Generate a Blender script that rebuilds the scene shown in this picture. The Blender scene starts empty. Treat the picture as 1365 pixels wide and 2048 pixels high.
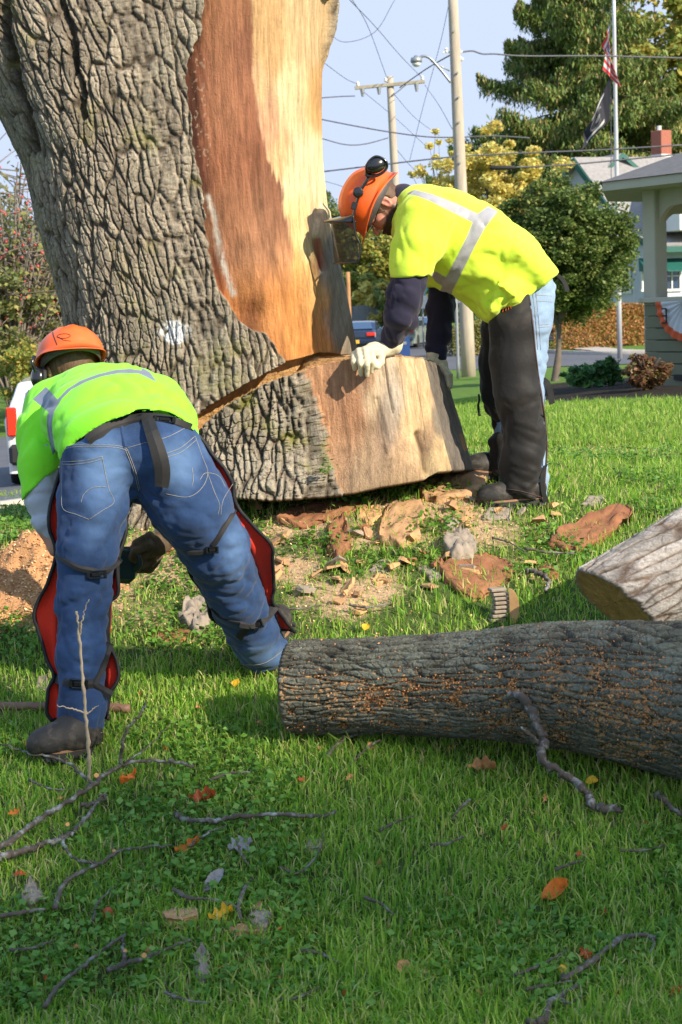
import bpy, math, random
import numpy as np
from mathutils import Vector, Matrix
from mathutils.bvhtree import BVHTree
import openvdb
random.seed(7); rng = np.random.default_rng(7)
sc = bpy.context.scene
COL = sc.collection
# ------------------------------------------------------------ camera
PW, PH, F = 1365.0, 2048.0, 3400.0
CX, CY = PW/2, PH/2
CAMZ = 2.0
PITCH = math.atan(406.0/F); ROLL = math.radians(2.2)
cp, sp = math.cos(PITCH), math.sin(PITCH)
FWD = np.array([0, cp, -sp]); R0 = np.array([1.0, 0, 0]); U0 = np.array([0, sp, cp])
RGT = R0*math.cos(ROLL) - U0*math.sin(ROLL)
UP = R0*math.sin(ROLL) + U0*math.cos(ROLL)
CAM = np.array([0, 0, CAMZ])
cd = bpy.data.cameras.new("camera"); cam = bpy.data.objects.new("camera", cd); COL.objects.link(cam)
cam.matrix_world = Matrix(((RGT[0], UP[0], -FWD[0], 0), (RGT[1], UP[1], -FWD[1], 0), (RGT[2], UP[2], -FWD[2], CAMZ), (0, 0, 0, 1)))
cd.sensor_fit = 'VERTICAL'; cd.sensor_height = 36.0; cd.lens = F/PH*36.0
cd.clip_start = 0.1; cd.clip_end = 3000
cd.dof.use_dof = True; cd.dof.focus_distance = 6.6; cd.dof.aperture_fstop = 10.0
sc.camera = cam
# ------------------------------------------------------------ sky and sun
SUN_D = Vector((0.72, -0.63, 0.57)).normalized()
elev = math.asin(SUN_D.z); az = math.atan2(SUN_D.x, SUN_D.y)
w = bpy.data.worlds.new("World"); sc.world = w; w.use_nodes = True
nt = w.node_tree; sky = nt.nodes.new('ShaderNodeTexSky'); sky.sky_type = 'NISHITA'; sky.sun_disc = False
sky.sun_elevation = elev; sky.sun_rotation = az; sky.air_density = 0.8; sky.dust_density = 0.6; sky.ozone_density = 1.5; sky.altitude = 200
bg = nt.nodes['Background']; bg.inputs[1].default_value = 0.15
cap = nt.nodes.new('ShaderNodeVectorMath'); cap.operation = 'MINIMUM'   # keeps the haze near the horizon from burning out
nt.links.new(sky.outputs[0], cap.inputs[0]); cap.inputs[1].default_value = (1.14, 1.34, 1.76)
nt.links.new(cap.outputs[0], bg.inputs[0])
sl = bpy.data.lights.new("sun", 'SUN'); sl.energy = 2.0; sl.angle = math.radians(0.5); sl.color = (1.0, 0.88, 0.70)
so = bpy.data.objects.new("sun", sl); COL.objects.link(so); so.rotation_euler = SUN_D.to_track_quat('Z', 'Y').to_euler()
sc.view_settings.view_transform = 'Standard'; sc.view_settings.look = 'None'
sc.view_settings.exposure = 2.0; sc.view_settings.gamma = 1.0
sc.cycles.max_bounces = 6; sc.cycles.transparent_max_bounces = 12
sc.cycles.use_adaptive_sampling = True
# ------------------------------------------------------------ helpers
def pt(px, py, Y):
    d = FWD*F + RGT*(px-CX) + UP*(CY-py)
    return CAM + d*(Y/d[1])
def pts(L): return np.array([pt(*p[:3]) for p in L])
def proj(V):
    V = np.asarray(V) - CAM; z = V@FWD
    return CX + F*(V@RGT)/z, CY - F*(V@UP)/z
def lin(c):
    c = np.asarray(c, float)/255.0
    return np.where(c <= 0.04045, c/12.92, ((c+0.055)/1.055)**2.4)
def _h(ix, iy, iz, s):
    n = (ix.astype(np.int64)*374761393 + iy.astype(np.int64)*668265263 + iz.astype(np.int64)*1274126177 + s*974634777) & 0xffffffff
    n = ((n ^ (n >> 13))*1274126177) & 0xffffffff
    n = ((n ^ (n >> 16))*2246822519) & 0xffffffff
    return ((n ^ (n >> 15)) & 0xffffff)/float(0xffffff)
def noise(x, y, z=None, s=0):
    x = np.asarray(x, float); y = np.asarray(y, float); z = np.zeros_like(x) if z is None else np.asarray(z, float)
    ix, iy, iz = np.floor(x), np.floor(y), np.floor(z)
    fx, fy, fz = x-ix, y-iy, z-iz
    fx, fy, fz = (t*t*(3-2*t) for t in (fx, fy, fz))
    r = 0
    for a in (0, 1):
        for b in (0, 1):
            for c in (0, 1):
                wgt = (fx if a else 1-fx)*(fy if b else 1-fy)*(fz if c else 1-fz)
                r = r + wgt*_h(ix+a, iy+b, iz+c, s)
    return r*2-1
def fbm(x, y, z=None, o=4, s=0):
    z = np.zeros_like(np.asarray(x, float)) if z is None else z
    r = 0; a = 1; t = 0
    for i in range(o):
        r = r + a*noise(x*2**i, y*2**i, z*2**i, s+i); t += a; a *= .5
    return r/t
def voro(u, v, s=0):
    iu, iv = np.floor(u), np.floor(v)
    f1 = np.full(u.shape, 9.); f2 = f1.copy(); cid = np.zeros(u.shape)
    for a in (-1, 0, 1):
        for b in (-1, 0, 1):
            cu, cv = iu+a, iv+b; z = np.zeros_like(cu)
            qx = cu + .08+.84*_h(cu, cv, z, s); qy = cv + .08+.84*_h(cu, cv, z, s+1)
            d = np.hypot(qx-u, qy-v); h = _h(cu, cv, z, s+2)
            n1 = d < f1
            f2 = np.where(n1, f1, np.minimum(f2, d)); cid = np.where(n1, h, cid); f1 = np.where(n1, d, f1)
    return f1, f2, cid
def sstep(a, b, x):
    t = np.clip((x-a)/(b-a), 0, 1); return t*t*(3-2*t)
def sdpoly(px, py, poly):
    """signed distance to a polygon, negative inside"""
    P = np.array(poly, float); d = np.full(px.shape, 1e9); ins = np.zeros(px.shape, bool)
    for i in range(len(P)):
        a, b = P[i], P[(i+1) % len(P)]
        e = b-a; t = np.clip(((px-a[0])*e[0]+(py-a[1])*e[1])/max(e@e, 1e-9), 0, 1)
        d = np.minimum(d, np.hypot(px-a[0]-t*e[0], py-a[1]-t*e[1]))
        c = ((a[1] <= py) & (b[1] > py)) | ((b[1] <= py) & (a[1] > py))
        with np.errstate(divide='ignore', invalid='ignore'):
            xi = a[0] + (py-a[1])/(b[1]-a[1]+1e-12)*e[0]
        ins ^= c & (px < xi)
    return np.where(ins, -d, d)
def dline(px, py, pl):
    P = np.array(pl, float); d = np.full(px.shape, 1e9)
    for a, b in zip(P[:-1], P[1:]):
        e = b-a; t = np.clip(((px-a[0])*e[0]+(py-a[1])*e[1])/max(e@e, 1e-9), 0, 1)
        d = np.minimum(d, np.hypot(px-a[0]-t*e[0], py-a[1]-t*e[1]))
    return d
def paint(px, py, samples, ay=.42):
    """colour of a surface, spread from spots given as (x, y, radius, rgb 0-255)"""
    acc = np.zeros(px.shape+(3,)); ws = np.full(px.shape, 1e-9)
    for x, y, r, c in samples:
        q2 = (px-x)**2+((py-y)*ay)**2; wg = np.exp(-q2/(.7*r*r)) + 1e-5/(1+q2/300)**2
        acc += wg[..., None]*lin(c); ws += wg
    return acc/ws[..., None]
def spline(P, n):
    """Catmull-Rom through points (any number of columns)"""
    P = np.array(P, float)
    if len(P) == 2: return P[0]+(P[1]-P[0])*np.linspace(0, 1, n)[:, None]
    Q = np.vstack([2*P[0]-P[1], P, 2*P[-1]-P[-2]]); m = len(P)-1
    t = np.linspace(0, m, n); i = np.minimum(t.astype(int), m-1); f = (t-i)[:, None]
    a, b, c, d = Q[i], Q[i+1], Q[i+2], Q[i+3]
    return .5*((2*b)+(-a+c)*f+(2*a-5*b+4*c-d)*f*f+(-a+3*b-3*c+d)*f**3)
ORG = {}
def thing(name, label, cat, loc=(0, 0, 0), group=None, kind=None):
    o = bpy.data.objects.new(name, None); COL.objects.link(o); o.location = tuple(float(a) for a in loc)
    o.empty_display_size = .1
    tag(o, label, cat, group, kind); ORG[o.name] = np.array(loc, float); return o
def tag(o, label=None, cat=None, group=None, kind=None):
    if label: o['label'] = label
    if cat: o['category'] = cat
    if group: o['group'] = group
    if kind: o['kind'] = kind
    return o
def mk(name, V, Fc, mat, parent=None, smooth=True, attrs=None, colors=None, mats=None, mi=None, center=False):
    V = np.asarray(V, float)
    org = ORG[parent.name] if parent is not None else (np.array([V[:, 0].mean(), V[:, 1].mean(), V[:, 2].min()]) if center else np.zeros(3))
    me = bpy.data.meshes.new(name); Vl = V-org
    if isinstance(Fc, np.ndarray):
        k = Fc.shape[1]; n = len(Fc)
        me.vertices.add(len(Vl)); me.vertices.foreach_set('co', Vl.astype(np.float32).ravel())
        me.loops.add(n*k); me.polygons.add(n)
        me.loops.foreach_set('vertex_index', Fc.astype(np.int32).ravel())
        me.polygons.foreach_set('loop_start', np.arange(0, n*k, k, dtype=np.int32))
        me.update(calc_edges=True); me.validate()
    else:
        me.from_pydata(Vl.tolist(), [], [list(map(int, f)) for f in Fc]); me.update()
    if smooth: me.polygons.foreach_set('use_smooth', np.ones(len(me.polygons), bool))
    for m in (mats or [mat]): me.materials.append(m)
    if mi is not None: me.polygons.foreach_set('material_index', np.asarray(mi, np.int32))
    if attrs:
        for k_, a in attrs.items():
            at = me.attributes.new(k_, 'FLOAT', 'POINT'); at.data.foreach_set('value', np.asarray(a, np.float32).ravel())
    if colors is not None:
        c = np.ones((len(V), 4), np.float32); c[:, :3] = colors
        at = me.attributes.new('Col', 'FLOAT_COLOR', 'POINT'); at.data.foreach_set('color', c.ravel())
    o = bpy.data.objects.new(name, me); COL.objects.link(o)
    if parent is not None: o.parent = parent
    else: o.location = tuple(org)
    ORG[o.name] = org
    return o
def clone(o, parent=None, loc=None, rot=None, scale=None):
    c = o.copy(); COL.objects.link(c)
    if parent is not None: c.parent = parent
    if loc is not None: c.location = tuple(float(a) for a in loc)
    if rot is not None: c.rotation_euler = rot
    if scale is not None: c.scale = (scale,)*3 if np.isscalar(scale) else scale
    for ch in list(o.children): clone(ch, c)
    return c
def gridF(n, m, wrap=False):
    """n rows of m points -> quads"""
    i = np.arange(n-1)[:, None]; j = np.arange(m if wrap else m-1)[None, :]; j2 = (j+1) % m
    a = i*m+j; b = i*m+j2; c = (i+1)*m+j2; d = (i+1)*m+j
    return np.stack([a, b, c, d], -1).reshape(-1, 4)
class MB:
    def __init__(s): s.v = []; s.f = []; s.n = 0
    def add(s, V, Fc):
        V = np.asarray(V, float); s.v.append(V); s.f += [tuple(int(i)+s.n for i in f) for f in Fc]; s.n += len(V); return s
    def box(s, c, d, R=None, bev=0.0):
        """box, optionally bevelled (chamfered edges)"""
        hx, hy, hz = np.array(d)/2.0; b = min(bev, hx*.9, hy*.9, hz*.9)
        if b <= 0:
            V = np.array([[x, y, z] for x in (-hx, hx) for y in (-hy, hy) for z in (-hz, hz)])
            Fc = [(0, 1, 3, 2), (4, 6, 7, 5), (0, 4, 5, 1), (2, 3, 7, 6), (0, 2, 6, 4), (1, 5, 7, 3)]
        else:
            V = []; ix = {}
            for i, x in enumerate((-1, 1)):
                for j, y in enumerate((-1, 1)):
                    for k, z in enumerate((-1, 1)):
                        ix[(x, y, z, 0)] = len(V); V.append((x*hx, y*(hy-b), z*(hz-b)))
                        ix[(x, y, z, 1)] = len(V); V.append((x*(hx-b), y*hy, z*(hz-b)))
                        ix[(x, y, z, 2)] = len(V); V.append((x*(hx-b), y*(hy-b), z*hz))
            V = np.array(V); Fc = []; S = (-1, 1)
            for x in S: Fc.append([ix[(x, -1, -1, 0)], ix[(x, 1, -1, 0)], ix[(x, 1, 1, 0)], ix[(x, -1, 1, 0)]][::x])
            for y in S: Fc.append([ix[(-1, y, -1, 1)], ix[(-1, y, 1, 1)], ix[(1, y, 1, 1)], ix[(1, y, -1, 1)]][::y])
            for z in S: Fc.append([ix[(-1, -1, z, 2)], ix[(1, -1, z, 2)], ix[(1, 1, z, 2)], ix[(-1, 1, z, 2)]][::z])
            for a in S:
                for c_ in S:
                    Fc.append([ix[(a, c_, -1, 0)], ix[(a, c_, 1, 0)], ix[(a, c_, 1, 1)], ix[(a, c_, -1, 1)]])
                    Fc.append([ix[(a, -1, c_, 0)], ix[(a, 1, c_, 0)], ix[(a, 1, c_, 2)], ix[(a, -1, c_, 2)]])
                    Fc.append([ix[(-1, a, c_, 1)], ix[(1, a, c_, 1)], ix[(1, a, c_, 2)], ix[(-1, a, c_, 2)]])
                    for e in S: Fc.append([ix[(a, c_, e, 0)], ix[(a, c_, e, 1)], ix[(a, c_, e, 2)]])
            # fix orientation
            G = []
            for f in Fc:
                p = V[list(f)]; nn = np.cross(p[1]-p[0], p[2]-p[0])
                G.append(list(f) if nn@p.mean(0) > 0 else list(f)[::-1])
            Fc = G
        if R is not None: V = V@np.array(R).T
        return s.add(V+np.array(c), Fc)
    def tube(s, P, r, n=8, cap=True, flat=None):
        """tube along points P with radius r (scalar or per point)"""
        P = np.asarray(P, float); r = np.broadcast_to(np.asarray(r, float), (len(P),))
        T = np.gradient(P, axis=0); T /= np.linalg.norm(T, axis=1)[:, None]+1e-12
        up = np.array([0, 0, 1.]) if abs(T[0][2]) < .9 else np.array([0, 1., 0]); V = []
        nrm = np.cross(T[0], up); nrm /= np.linalg.norm(nrm)
        a = np.linspace(0, 2*math.pi, n, endpoint=False)
        for i in range(len(P)):
            nrm = nrm-T[i]*(nrm@T[i]); nrm /= np.linalg.norm(nrm)+1e-12; b = np.cross(T[i], nrm)
            fb = 1.0 if flat is None else flat
            V.append(P[i]+r[i]*(np.cos(a)[:, None]*nrm+fb*np.sin(a)[:, None]*b))
        V = np.vstack(V); Fc = gridF(len(P), n, True).tolist()
        if cap: Fc += [list(range(n))[::-1], [(len(P)-1)*n+k for k in range(n)]]
        return s.add(V, Fc)
    def lathe(s, prof, n=24, M=None):
        """profile [(r,z)...] round the z axis, M 4x4 placing it"""
        a = np.linspace(0, 2*math.pi, n, endpoint=False); V = []
        for r, z in prof: V.append(np.stack([r*np.cos(a), r*np.sin(a), np.full(n, z)], 1))
        V = np.vstack(V); Fc = gridF(len(prof), n, True).tolist()
        Fc += [list(range(n))[::-1], [(len(prof)-1)*n+k for k in range(n)]]
        if M is not None: M = np.array(M); V = V@M[:3, :3].T+M[:3, 3]
        return s.add(V, Fc)
    def prism(s, poly, d, wdir):
        """flat polygon of 3D points given thickness d along wdir"""
        P = np.asarray(poly, float); wd = np.array(wdir, float)*d; n = len(P)
        Fc = [list(range(n)), [n+k for k in range(n)][::-1]]+[[i, n+i, n+(i+1) % n, (i+1) % n] for i in range(n)]
        return s.add(np.vstack([P-wd/2, P+wd/2]), Fc)
    def build(s, name, mat, parent=None, smooth=False, **k):
        return mk(name, np.vstack(s.v), s.f, mat, parent, smooth=smooth, **k)
# ------------------------------------------------------------ materials
def NM(name):
    m = bpy.data.materials.new(name); m.use_nodes = True; t = m.node_tree
    b = t.nodes['Principled BSDF']; return m, t, b
def N(t, ty, ins=None, **props):
    n = t.nodes.new(ty)
    for k, v in props.items(): setattr(n, k, v)
    for k, v in (ins or {}).items():
        if isinstance(v, bpy.types.NodeSocket): t.links.new(v, n.inputs[k])
        else: n.inputs[k].default_value = v
    return n
def rgba(c): return (float(c[0]), float(c[1]), float(c[2]), 1)
def ramp(t, fac, stops):
    n = t.nodes.new('ShaderNodeValToRGB'); e = n.color_ramp.elements
    while len(e) < len(stops): e.new(.5)
    for el, (p, c) in zip(e, stops): el.position = p; el.color = rgba(c)
    t.links.new(fac, n.inputs[0]); return n.outputs[0]
def mixc(t, f, a, b, mode='MIX'):
    n = t.nodes.new('ShaderNodeMix'); n.data_type = 'RGBA'; n.blend_type = mode
    for i, v in ((0, f), (6, a), (7, b)):
        if isinstance(v, bpy.types.NodeSocket): t.links.new(v, n.inputs[i])
        else: n.inputs[i].default_value = v if i == 0 else rgba(v)
    return n.outputs[2]
def math_(t, op, a, b=0.0, c=0.0):
    n = t.nodes.new('ShaderNodeMath'); n.operation = op
    for i, v in enumerate((a, b, c)):
        if isinstance(v, bpy.types.NodeSocket): t.links.new(v, n.inputs[i])
        else: n.inputs[i].default_value = v
    return n.outputs[0]
def attr(t, name): return N(t, 'ShaderNodeAttribute', attribute_name=name)
def mat(name, col, rough=.6, var=.15, vs=6.0, bump=0.0, bs=60.0, bd=.002, metal=0.0, stretch=(1, 1, 1), spec=.5, attrcol=False, coat=0.0, dirt=None, trans=None, sheen=0.0):
    m, t, b = NM(name)
    tc = N(t, 'ShaderNodeTexCoord').outputs['Object']; mp = N(t, 'ShaderNodeMapping', {'Vector': tc, 'Scale': stretch}).outputs[0]
    n1 = N(t, 'ShaderNodeTexNoise', {'Vector': mp, 'Scale': vs, 'Detail': 5.0, 'Roughness': .6}).outputs[0]
    base = attr(t, 'Col').outputs[0] if attrcol else None
    c = rgba(col)
    mul = N(t, 'ShaderNodeMapRange', {'Value': n1, 'From Min': .25, 'From Max': .75, 'To Min': 1-var, 'To Max': 1+var}).outputs[0]
    out = N(t, 'ShaderNodeVectorMath', {0: base if base else (c[0], c[1], c[2])}, operation='SCALE'); t.links.new(mul, out.inputs['Scale']); out = out.outputs[0]
    if dirt:
        n2 = N(t, 'ShaderNodeTexNoise', {'Vector': mp, 'Scale': dirt[1], 'Detail': 6.0, 'Roughness': .7}).outputs[0]
        f = N(t, 'ShaderNodeMapRange', {'Value': n2, 'From Min': .5, 'From Max': .75, 'To Min': 0.0, 'To Max': dirt[2]}).outputs[0]
        out = mixc(t, f, out, dirt[0])
    t.links.new(out, b.inputs['Base Color'])
    b.inputs['Roughness'].default_value = rough; b.inputs['Metallic'].default_value = metal
    b.inputs['Specular IOR Level'].default_value = spec; b.inputs['Coat Weight'].default_value = coat
    if sheen: b.inputs['Sheen Weight'].default_value = sheen; b.inputs['Sheen Roughness'].default_value = .4
    if bump:
        nb = N(t, 'ShaderNodeTexNoise', {'Vector': mp, 'Scale': bs, 'Detail': 4.0}).outputs[0]
        bp = N(t, 'ShaderNodeBump', {'Height': nb, 'Strength': bump, 'Distance': bd}).outputs[0]
        t.links.new(bp, b.inputs['Normal'])
    if trans:
        tr = N(t, 'ShaderNodeBsdfTranslucent', {'Color': out}).outputs[0]
        mx = N(t, 'ShaderNodeMixShader', {0: trans, 1: b.outputs[0], 2: tr}).outputs[0]
        t.links.new(mx, t.nodes['Material Output'].inputs[0])
    return m
def leafmat(name, cols, trans=.35, rough=.5, gain=1.0):
    cols = [tuple(min(.85, v*gain) for v in c) for c in cols]
    """each leaf (mesh island) its own colour"""
    m, t, b = NM(name); g = N(t, 'ShaderNodeNewGeometry').outputs['Random Per Island']
    n = len(cols); out = ramp(t, g, [((i+.5)/n, c) for i, c in enumerate(cols)])
    t.links.new(out, b.inputs['Base Color']); b.inputs['Roughness'].default_value = rough; b.inputs['Specular IOR Level'].default_value = .3
    tr = N(t, 'ShaderNodeBsdfTranslucent', {'Color': out}).outputs[0]
    mx = N(t, 'ShaderNodeMixShader', {0: trans, 1: b.outputs[0], 2: tr}).outputs[0]
    t.links.new(mx, t.nodes['Material Output'].inputs[0]); return m
# ------------------------------------------------------------ terrain height
PROF = [(-.2, [(0, .2), (4, .35), (5.36, .61), (6, .72), (6.4, .84), (6.9, .98), (7.6, 1.08), (8.5, 1.05), (12, .4), (17, -.1), (21, -.25), (28, -.6), (54, -.8), (100, -.5), (300, 0)]),
        (0., [(0, .2), (4, .32), (4.6, .473), (5.36, .614), (6, .714), (6.4, .835), (6.9, 1.028), (7.4, 1.17), (8, 1.24), (9.5, 1.22), (12, 1.1), (20, .7), (35, .2), (50, 0), (300, 0)]),
        (.2, [(0, .2), (4, .32), (4.6, .46), (5.36, .60), (6, .71), (6.4, .82), (6.9, 1.0), (7.4, 1.12), (8, 1.17), (9.2, 1.2), (12, 1.15), (15.8, 1.08), (19.6, .99), (25, .8), (35, .45), (50, .05), (57, 0), (300, 0)])]
_t = np.linspace(math.log(1.0), math.log(301.0), 900); _TAB = []
for u_, pr in PROF:
    a = np.interp(np.exp(_t)-1, [p[0] for p in pr], [p[1] for p in pr]); k = np.hanning(23); k /= k.sum()
    _TAB.append(np.convolve(np.pad(a, 11, 'edge'), k, 'valid'))
def gz(x, y):
    x = np.asarray(x, float); y = np.asarray(y, float); yy = np.clip(y, 0, 300)
    u = np.clip(x/np.maximum(y, 1.0), -.3, .3); lt = np.log(yy+1)
    A, B, C = (np.interp(lt, _t, T) for T in _TAB)
    wl = sstep(0, .2, -u)*.999; wr = sstep(0, .2, u)
    z = B*(1-wl-wr)+A*wl+C*wr
    z = z + .012*noise(x*2.3, y*2.3, s=5)+.006*noise(x*7, y*7, s=6)
    return z
def gp(px, py, off=0.0):
    """point of the ground seen at a pixel"""
    d = FWD*F + RGT*(px-CX) + UP*(CY-py); d = d/d[1]
    Y = np.exp(np.linspace(math.log(2.5), math.log(250), 4000)); P = CAM+d*Y[:, None]
    h = P[:, 2]-gz(P[:, 0], P[:, 1])-off; i = np.argmax(h < 0)
    if h[i] >= 0: i = len(Y)-1
    return P[i]
# ------------------------------------------------------------ materials of the setting
def bark_mat(name, lo, hi, lichen, lf=.5, sawdust=None, vsc=(60, 60, 16)):
    m, t, b = NM(name)
    tc = N(t, 'ShaderNodeTexCoord').outputs['Object']; h = attr(t, 'h').outputs['Fac']; wd = attr(t, 'wood').outputs['Fac']; col = attr(t, 'Col').outputs[0]
    mk_ = attr(t, 'mark').outputs['Fac']; cell = attr(t, 'cell').outputs['Fac']
    n1 = N(t, 'ShaderNodeTexNoise', {'Vector': tc, 'Scale': 9.0, 'Detail': 8.0, 'Roughness': .65}).outputs[0]
    n2 = N(t, 'ShaderNodeTexNoise', {'Vector': tc, 'Scale': 2.2, 'Detail': 6.0, 'Roughness': .65}).outputs[0]
    n3 = N(t, 'ShaderNodeTexNoise', {'Vector': tc, 'Scale': 90.0, 'Detail': 5.0, 'Roughness': .7}).outputs[0]
    bk = mixc(t, N(t, 'ShaderNodeMapRange', {'Value': h, 'From Min': .1, 'From Max': .75}).outputs[0], lo, hi)
    br = N(t, 'ShaderNodeMapRange', {'Value': math_(t, 'ADD', n1, math_(t, 'MULTIPLY', cell, .25)), 'From Min': .4, 'From Max': .85, 'To Min': .62, 'To Max': 1.35}).outputs[0]
    sc_ = N(t, 'ShaderNodeVectorMath', {0: bk}, operation='SCALE'); t.links.new(br, sc_.inputs['Scale']); bk = sc_.outputs[0]
    lich = math_(t, 'MULTIPLY', N(t, 'ShaderNodeMapRange', {'Value': n2, 'From Min': .48, 'From Max': .68, 'To Max': lf}).outputs[0], h)
    bk = mixc(t, lich, bk, lichen)
    mv = N(t, 'ShaderNodeMapping', {'Vector': tc, 'Scale': vsc}).outputs[0]
    n4 = N(t, 'ShaderNodeTexNoise', {'Vector': mv, 'Scale': 1.0, 'Detail': 8.0, 'Roughness': .75, 'Distortion': .8}).outputs[0]
    fl = N(t, 'ShaderNodeMapRange', {'Value': math_(t, 'ADD', math_(t, 'MULTIPLY', n4, .65), math_(t, 'MULTIPLY', n3, .35)), 'From Min': .36, 'From Max': .62, 'To Min': .5, 'To Max': 1.4}).outputs[0]
    s5 = N(t, 'ShaderNodeVectorMath', {0: bk}, operation='SCALE'); t.links.new(fl, s5.inputs['Scale']); bk = s5.outputs[0]
    bk = mixc(t, math_(t, 'MULTIPLY', attr(t, 'moss').outputs['Fac'], N(t, 'ShaderNodeMapRange', {'Value': n1, 'From Min': .45, 'From Max': .62}).outputs[0]), bk, (.19, .18, .035))
    if sawdust:
        sp1 = N(t, 'ShaderNodeMapRange', {'Value': math_(t, 'ADD', math_(t, 'MULTIPLY', N(t, 'ShaderNodeTexNoise', {'Vector': tc, 'Scale': 140.0, 'Detail': 3.0}).outputs[0], .6), math_(t, 'MULTIPLY', n1, .6)), 'From Min': .60, 'From Max': .74, 'To Max': .75}).outputs[0]
        bk = mixc(t, sp1, bk, (.22, .245, .20))
        sd = N(t, 'ShaderNodeMapRange', {'Value': math_(t, 'MULTIPLY', attr(t, 'dust').outputs['Fac'], N(t, 'ShaderNodeMapRange', {'Value': n3, 'From Min': .45, 'From Max': .62}).outputs[0]), 'From Min': .3, 'From Max': .45}).outputs[0]
        bk = mixc(t, sd, bk, sawdust)
    bk = mixc(t, mk_, bk, (.72, .75, .78))
    # bare wood: vertex colours with grain streaks along the trunk
    mp = N(t, 'ShaderNodeMapping', {'Vector': attr(t, 'uvw').outputs['Vector'] if False else tc, 'Scale': (22, 22, 1.1)}).outputs[0]
    g1 = N(t, 'ShaderNodeTexNoise', {'Vector': mp, 'Scale': 1.6, 'Detail': 9.0, 'Roughness': .7, 'Distortion': .35}).outputs[0]
    g2 = N(t, 'ShaderNodeTexNoise', {'Vector': tc, 'Scale': 26.0, 'Detail': 7.0, 'Roughness': .75}).outputs[0]
    mp3 = N(t, 'ShaderNodeMapping', {'Vector': tc, 'Scale': (95, 95, 2.4)}).outputs[0]; g3 = N(t, 'ShaderNodeTexNoise', {'Vector': mp3, 'Scale': 1.5, 'Detail': 6.0, 'Roughness': .7}).outputs[0]
    gm = math_(t, 'ADD', math_(t, 'MULTIPLY', g1, .5), math_(t, 'ADD', math_(t, 'MULTIPLY', g2, .18), math_(t, 'MULTIPLY', g3, .32)))
    gs = N(t, 'ShaderNodeMapRange', {'Value': gm, 'From Min': .34, 'From Max': .64, 'To Min': .5, 'To Max': 1.4}).outputs[0]
    s2 = N(t, 'ShaderNodeVectorMath', {0: col}, operation='SCALE'); t.links.new(gs, s2.inputs['Scale'])
    out = mixc(t, wd, bk, s2.outputs[0])
    t.links.new(out, b.inputs['Base Color']); b.inputs['Roughness'].default_value = .85; b.inputs['Specular IOR Level'].default_value = .25
    hh = math_(t, 'ADD', math_(t, 'MULTIPLY', n3, .6), math_(t, 'ADD', math_(t, 'MULTIPLY', g1, .3), n4))
    bp = N(t, 'ShaderNodeBump', {'Height': hh, 'Strength': .9, 'Distance': .010}).outputs[0]; t.links.new(bp, b.inputs['Normal'])
    return m
M = {}
M['bark'] = bark_mat('oak_bark', (.085, .065, .046), (.31, .262, .20), (.23, .25, .185), .6)
M['bark_dark'] = bark_mat('mossy_log_bark', (.032, .027, .019), (.115, .112, .088), (.18, .20, .155), .8, sawdust=(.46, .27, .12), vsc=(16, 50, 50))
M['bark_pale'] = bark_mat('pale_log_bark', (.14, .095, .065), (.37, .335, .30), (.42, .40, .385), .6, vsc=(20, 40, 45))

def bark_relief(u, v, s=0, cu=.031, cv=.18):
    uw = u+.020*fbm(u*6, v*3.5, s=s+11, o=3)+.007*noise(u*28, v*17, s=s+15); vw = v+.06*fbm(u*9, v*5, s=s+12, o=3)
    f1, f2, c = voro(uw/cu, vw/cv, s); e = f2-f1+.07*fbm(u*70, v*45, s=s+16, o=2)
    hgt = .35+.65*sstep(.02, .30, e)
    hgt *= .25+.75*sstep(-.05, .12, e)
    g1, g2, c2 = voro(uw/(cu*.8)+3, vw/(cv*.22), s+7)
    hgt = hgt*(.70+.30*sstep(0, .16, g2-g1+.05*noise(u*90, v*60, s=s+17)))
    hgt = hgt*(.70+.15*c2+.15*c)
    hgt += (.13*fbm(u*75, v*45, s=s+3, o=3)+.12*fbm(u*16, v*9, s=s+4, o=2))*hgt
    return np.clip(hgt, 0, 1.2), c
K = .68
# ------------------------------------------------------------ oak: standing trunk
oak = thing('oak_tree', 'massive old oak trunk stripped of bark on its right, notched near the ground', 'tree', tuple(pt(420, 1000, 8.0)*[1, 1, 0]+[0, 0, 1.1]))
def loft_angles(nf, nb):
    a = np.linspace(-.08*math.pi, 1.08*math.pi, nf); b = np.linspace(1.08*math.pi, 1.92*math.pi, nb+2)[1:-1]
    return np.concatenate([a, b])   # 0 = right, pi/2 = front (towards the camera), pi = left
TH = loft_angles(820, 50)
TR = [(-420, -430, 668), (-300, -340, 668), (-100, -190, 664), (0, -118, 655), (100, -62, 643), (240, -2, 640), (330, 36, 641), (440, 60, 652), (520, 84, 666), (600, 108, 684), (690, 124, 701), (760, 128, 706), (850, 128, 706), (930, 118, 706), (1000, 95, 700), (1060, 60, 700), (1120, 10, 700)]
rows = np.concatenate([np.linspace(-420, 0, 60)[:-1], np.linspace(0, 900, 640), np.linspace(900, 1120, 90)[1:]])
xl = np.interp(rows, [r[0] for r in TR], [r[1] for r in TR]); xr = np.interp(rows, [r[0] for r in TR], [r[2] for r in TR])
xl = xl+38*sstep(-100, 330, rows)
kk = np.hanning(41); kk /= kk.sum()
xl = np.convolve(np.pad(xl, 20, 'edge'), kk, 'valid'); xr = np.convolve(np.pad(xr, 20, 'edge'), kk, 'valid')
YA = 8.0
PL = np.array([pt(a, r, YA) for a, r in zip(xl, rows)]); PR = np.array([pt(a, r, YA) for a, r in zip(xr, rows)])
cx = (PL[:, 0]+PR[:, 0])/2; ax = (PR[:, 0]-PL[:, 0])/2*.985; zz = (PL[:, 2]+PR[:, 2])/2
def sup(th, e): 
    c, s = np.cos(th), np.sin(th); return np.sign(c)*np.abs(c)**(2/e), np.sign(s)*np.abs(s)**(2/e)
c_, s_ = sup(TH, 2.8)
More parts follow.
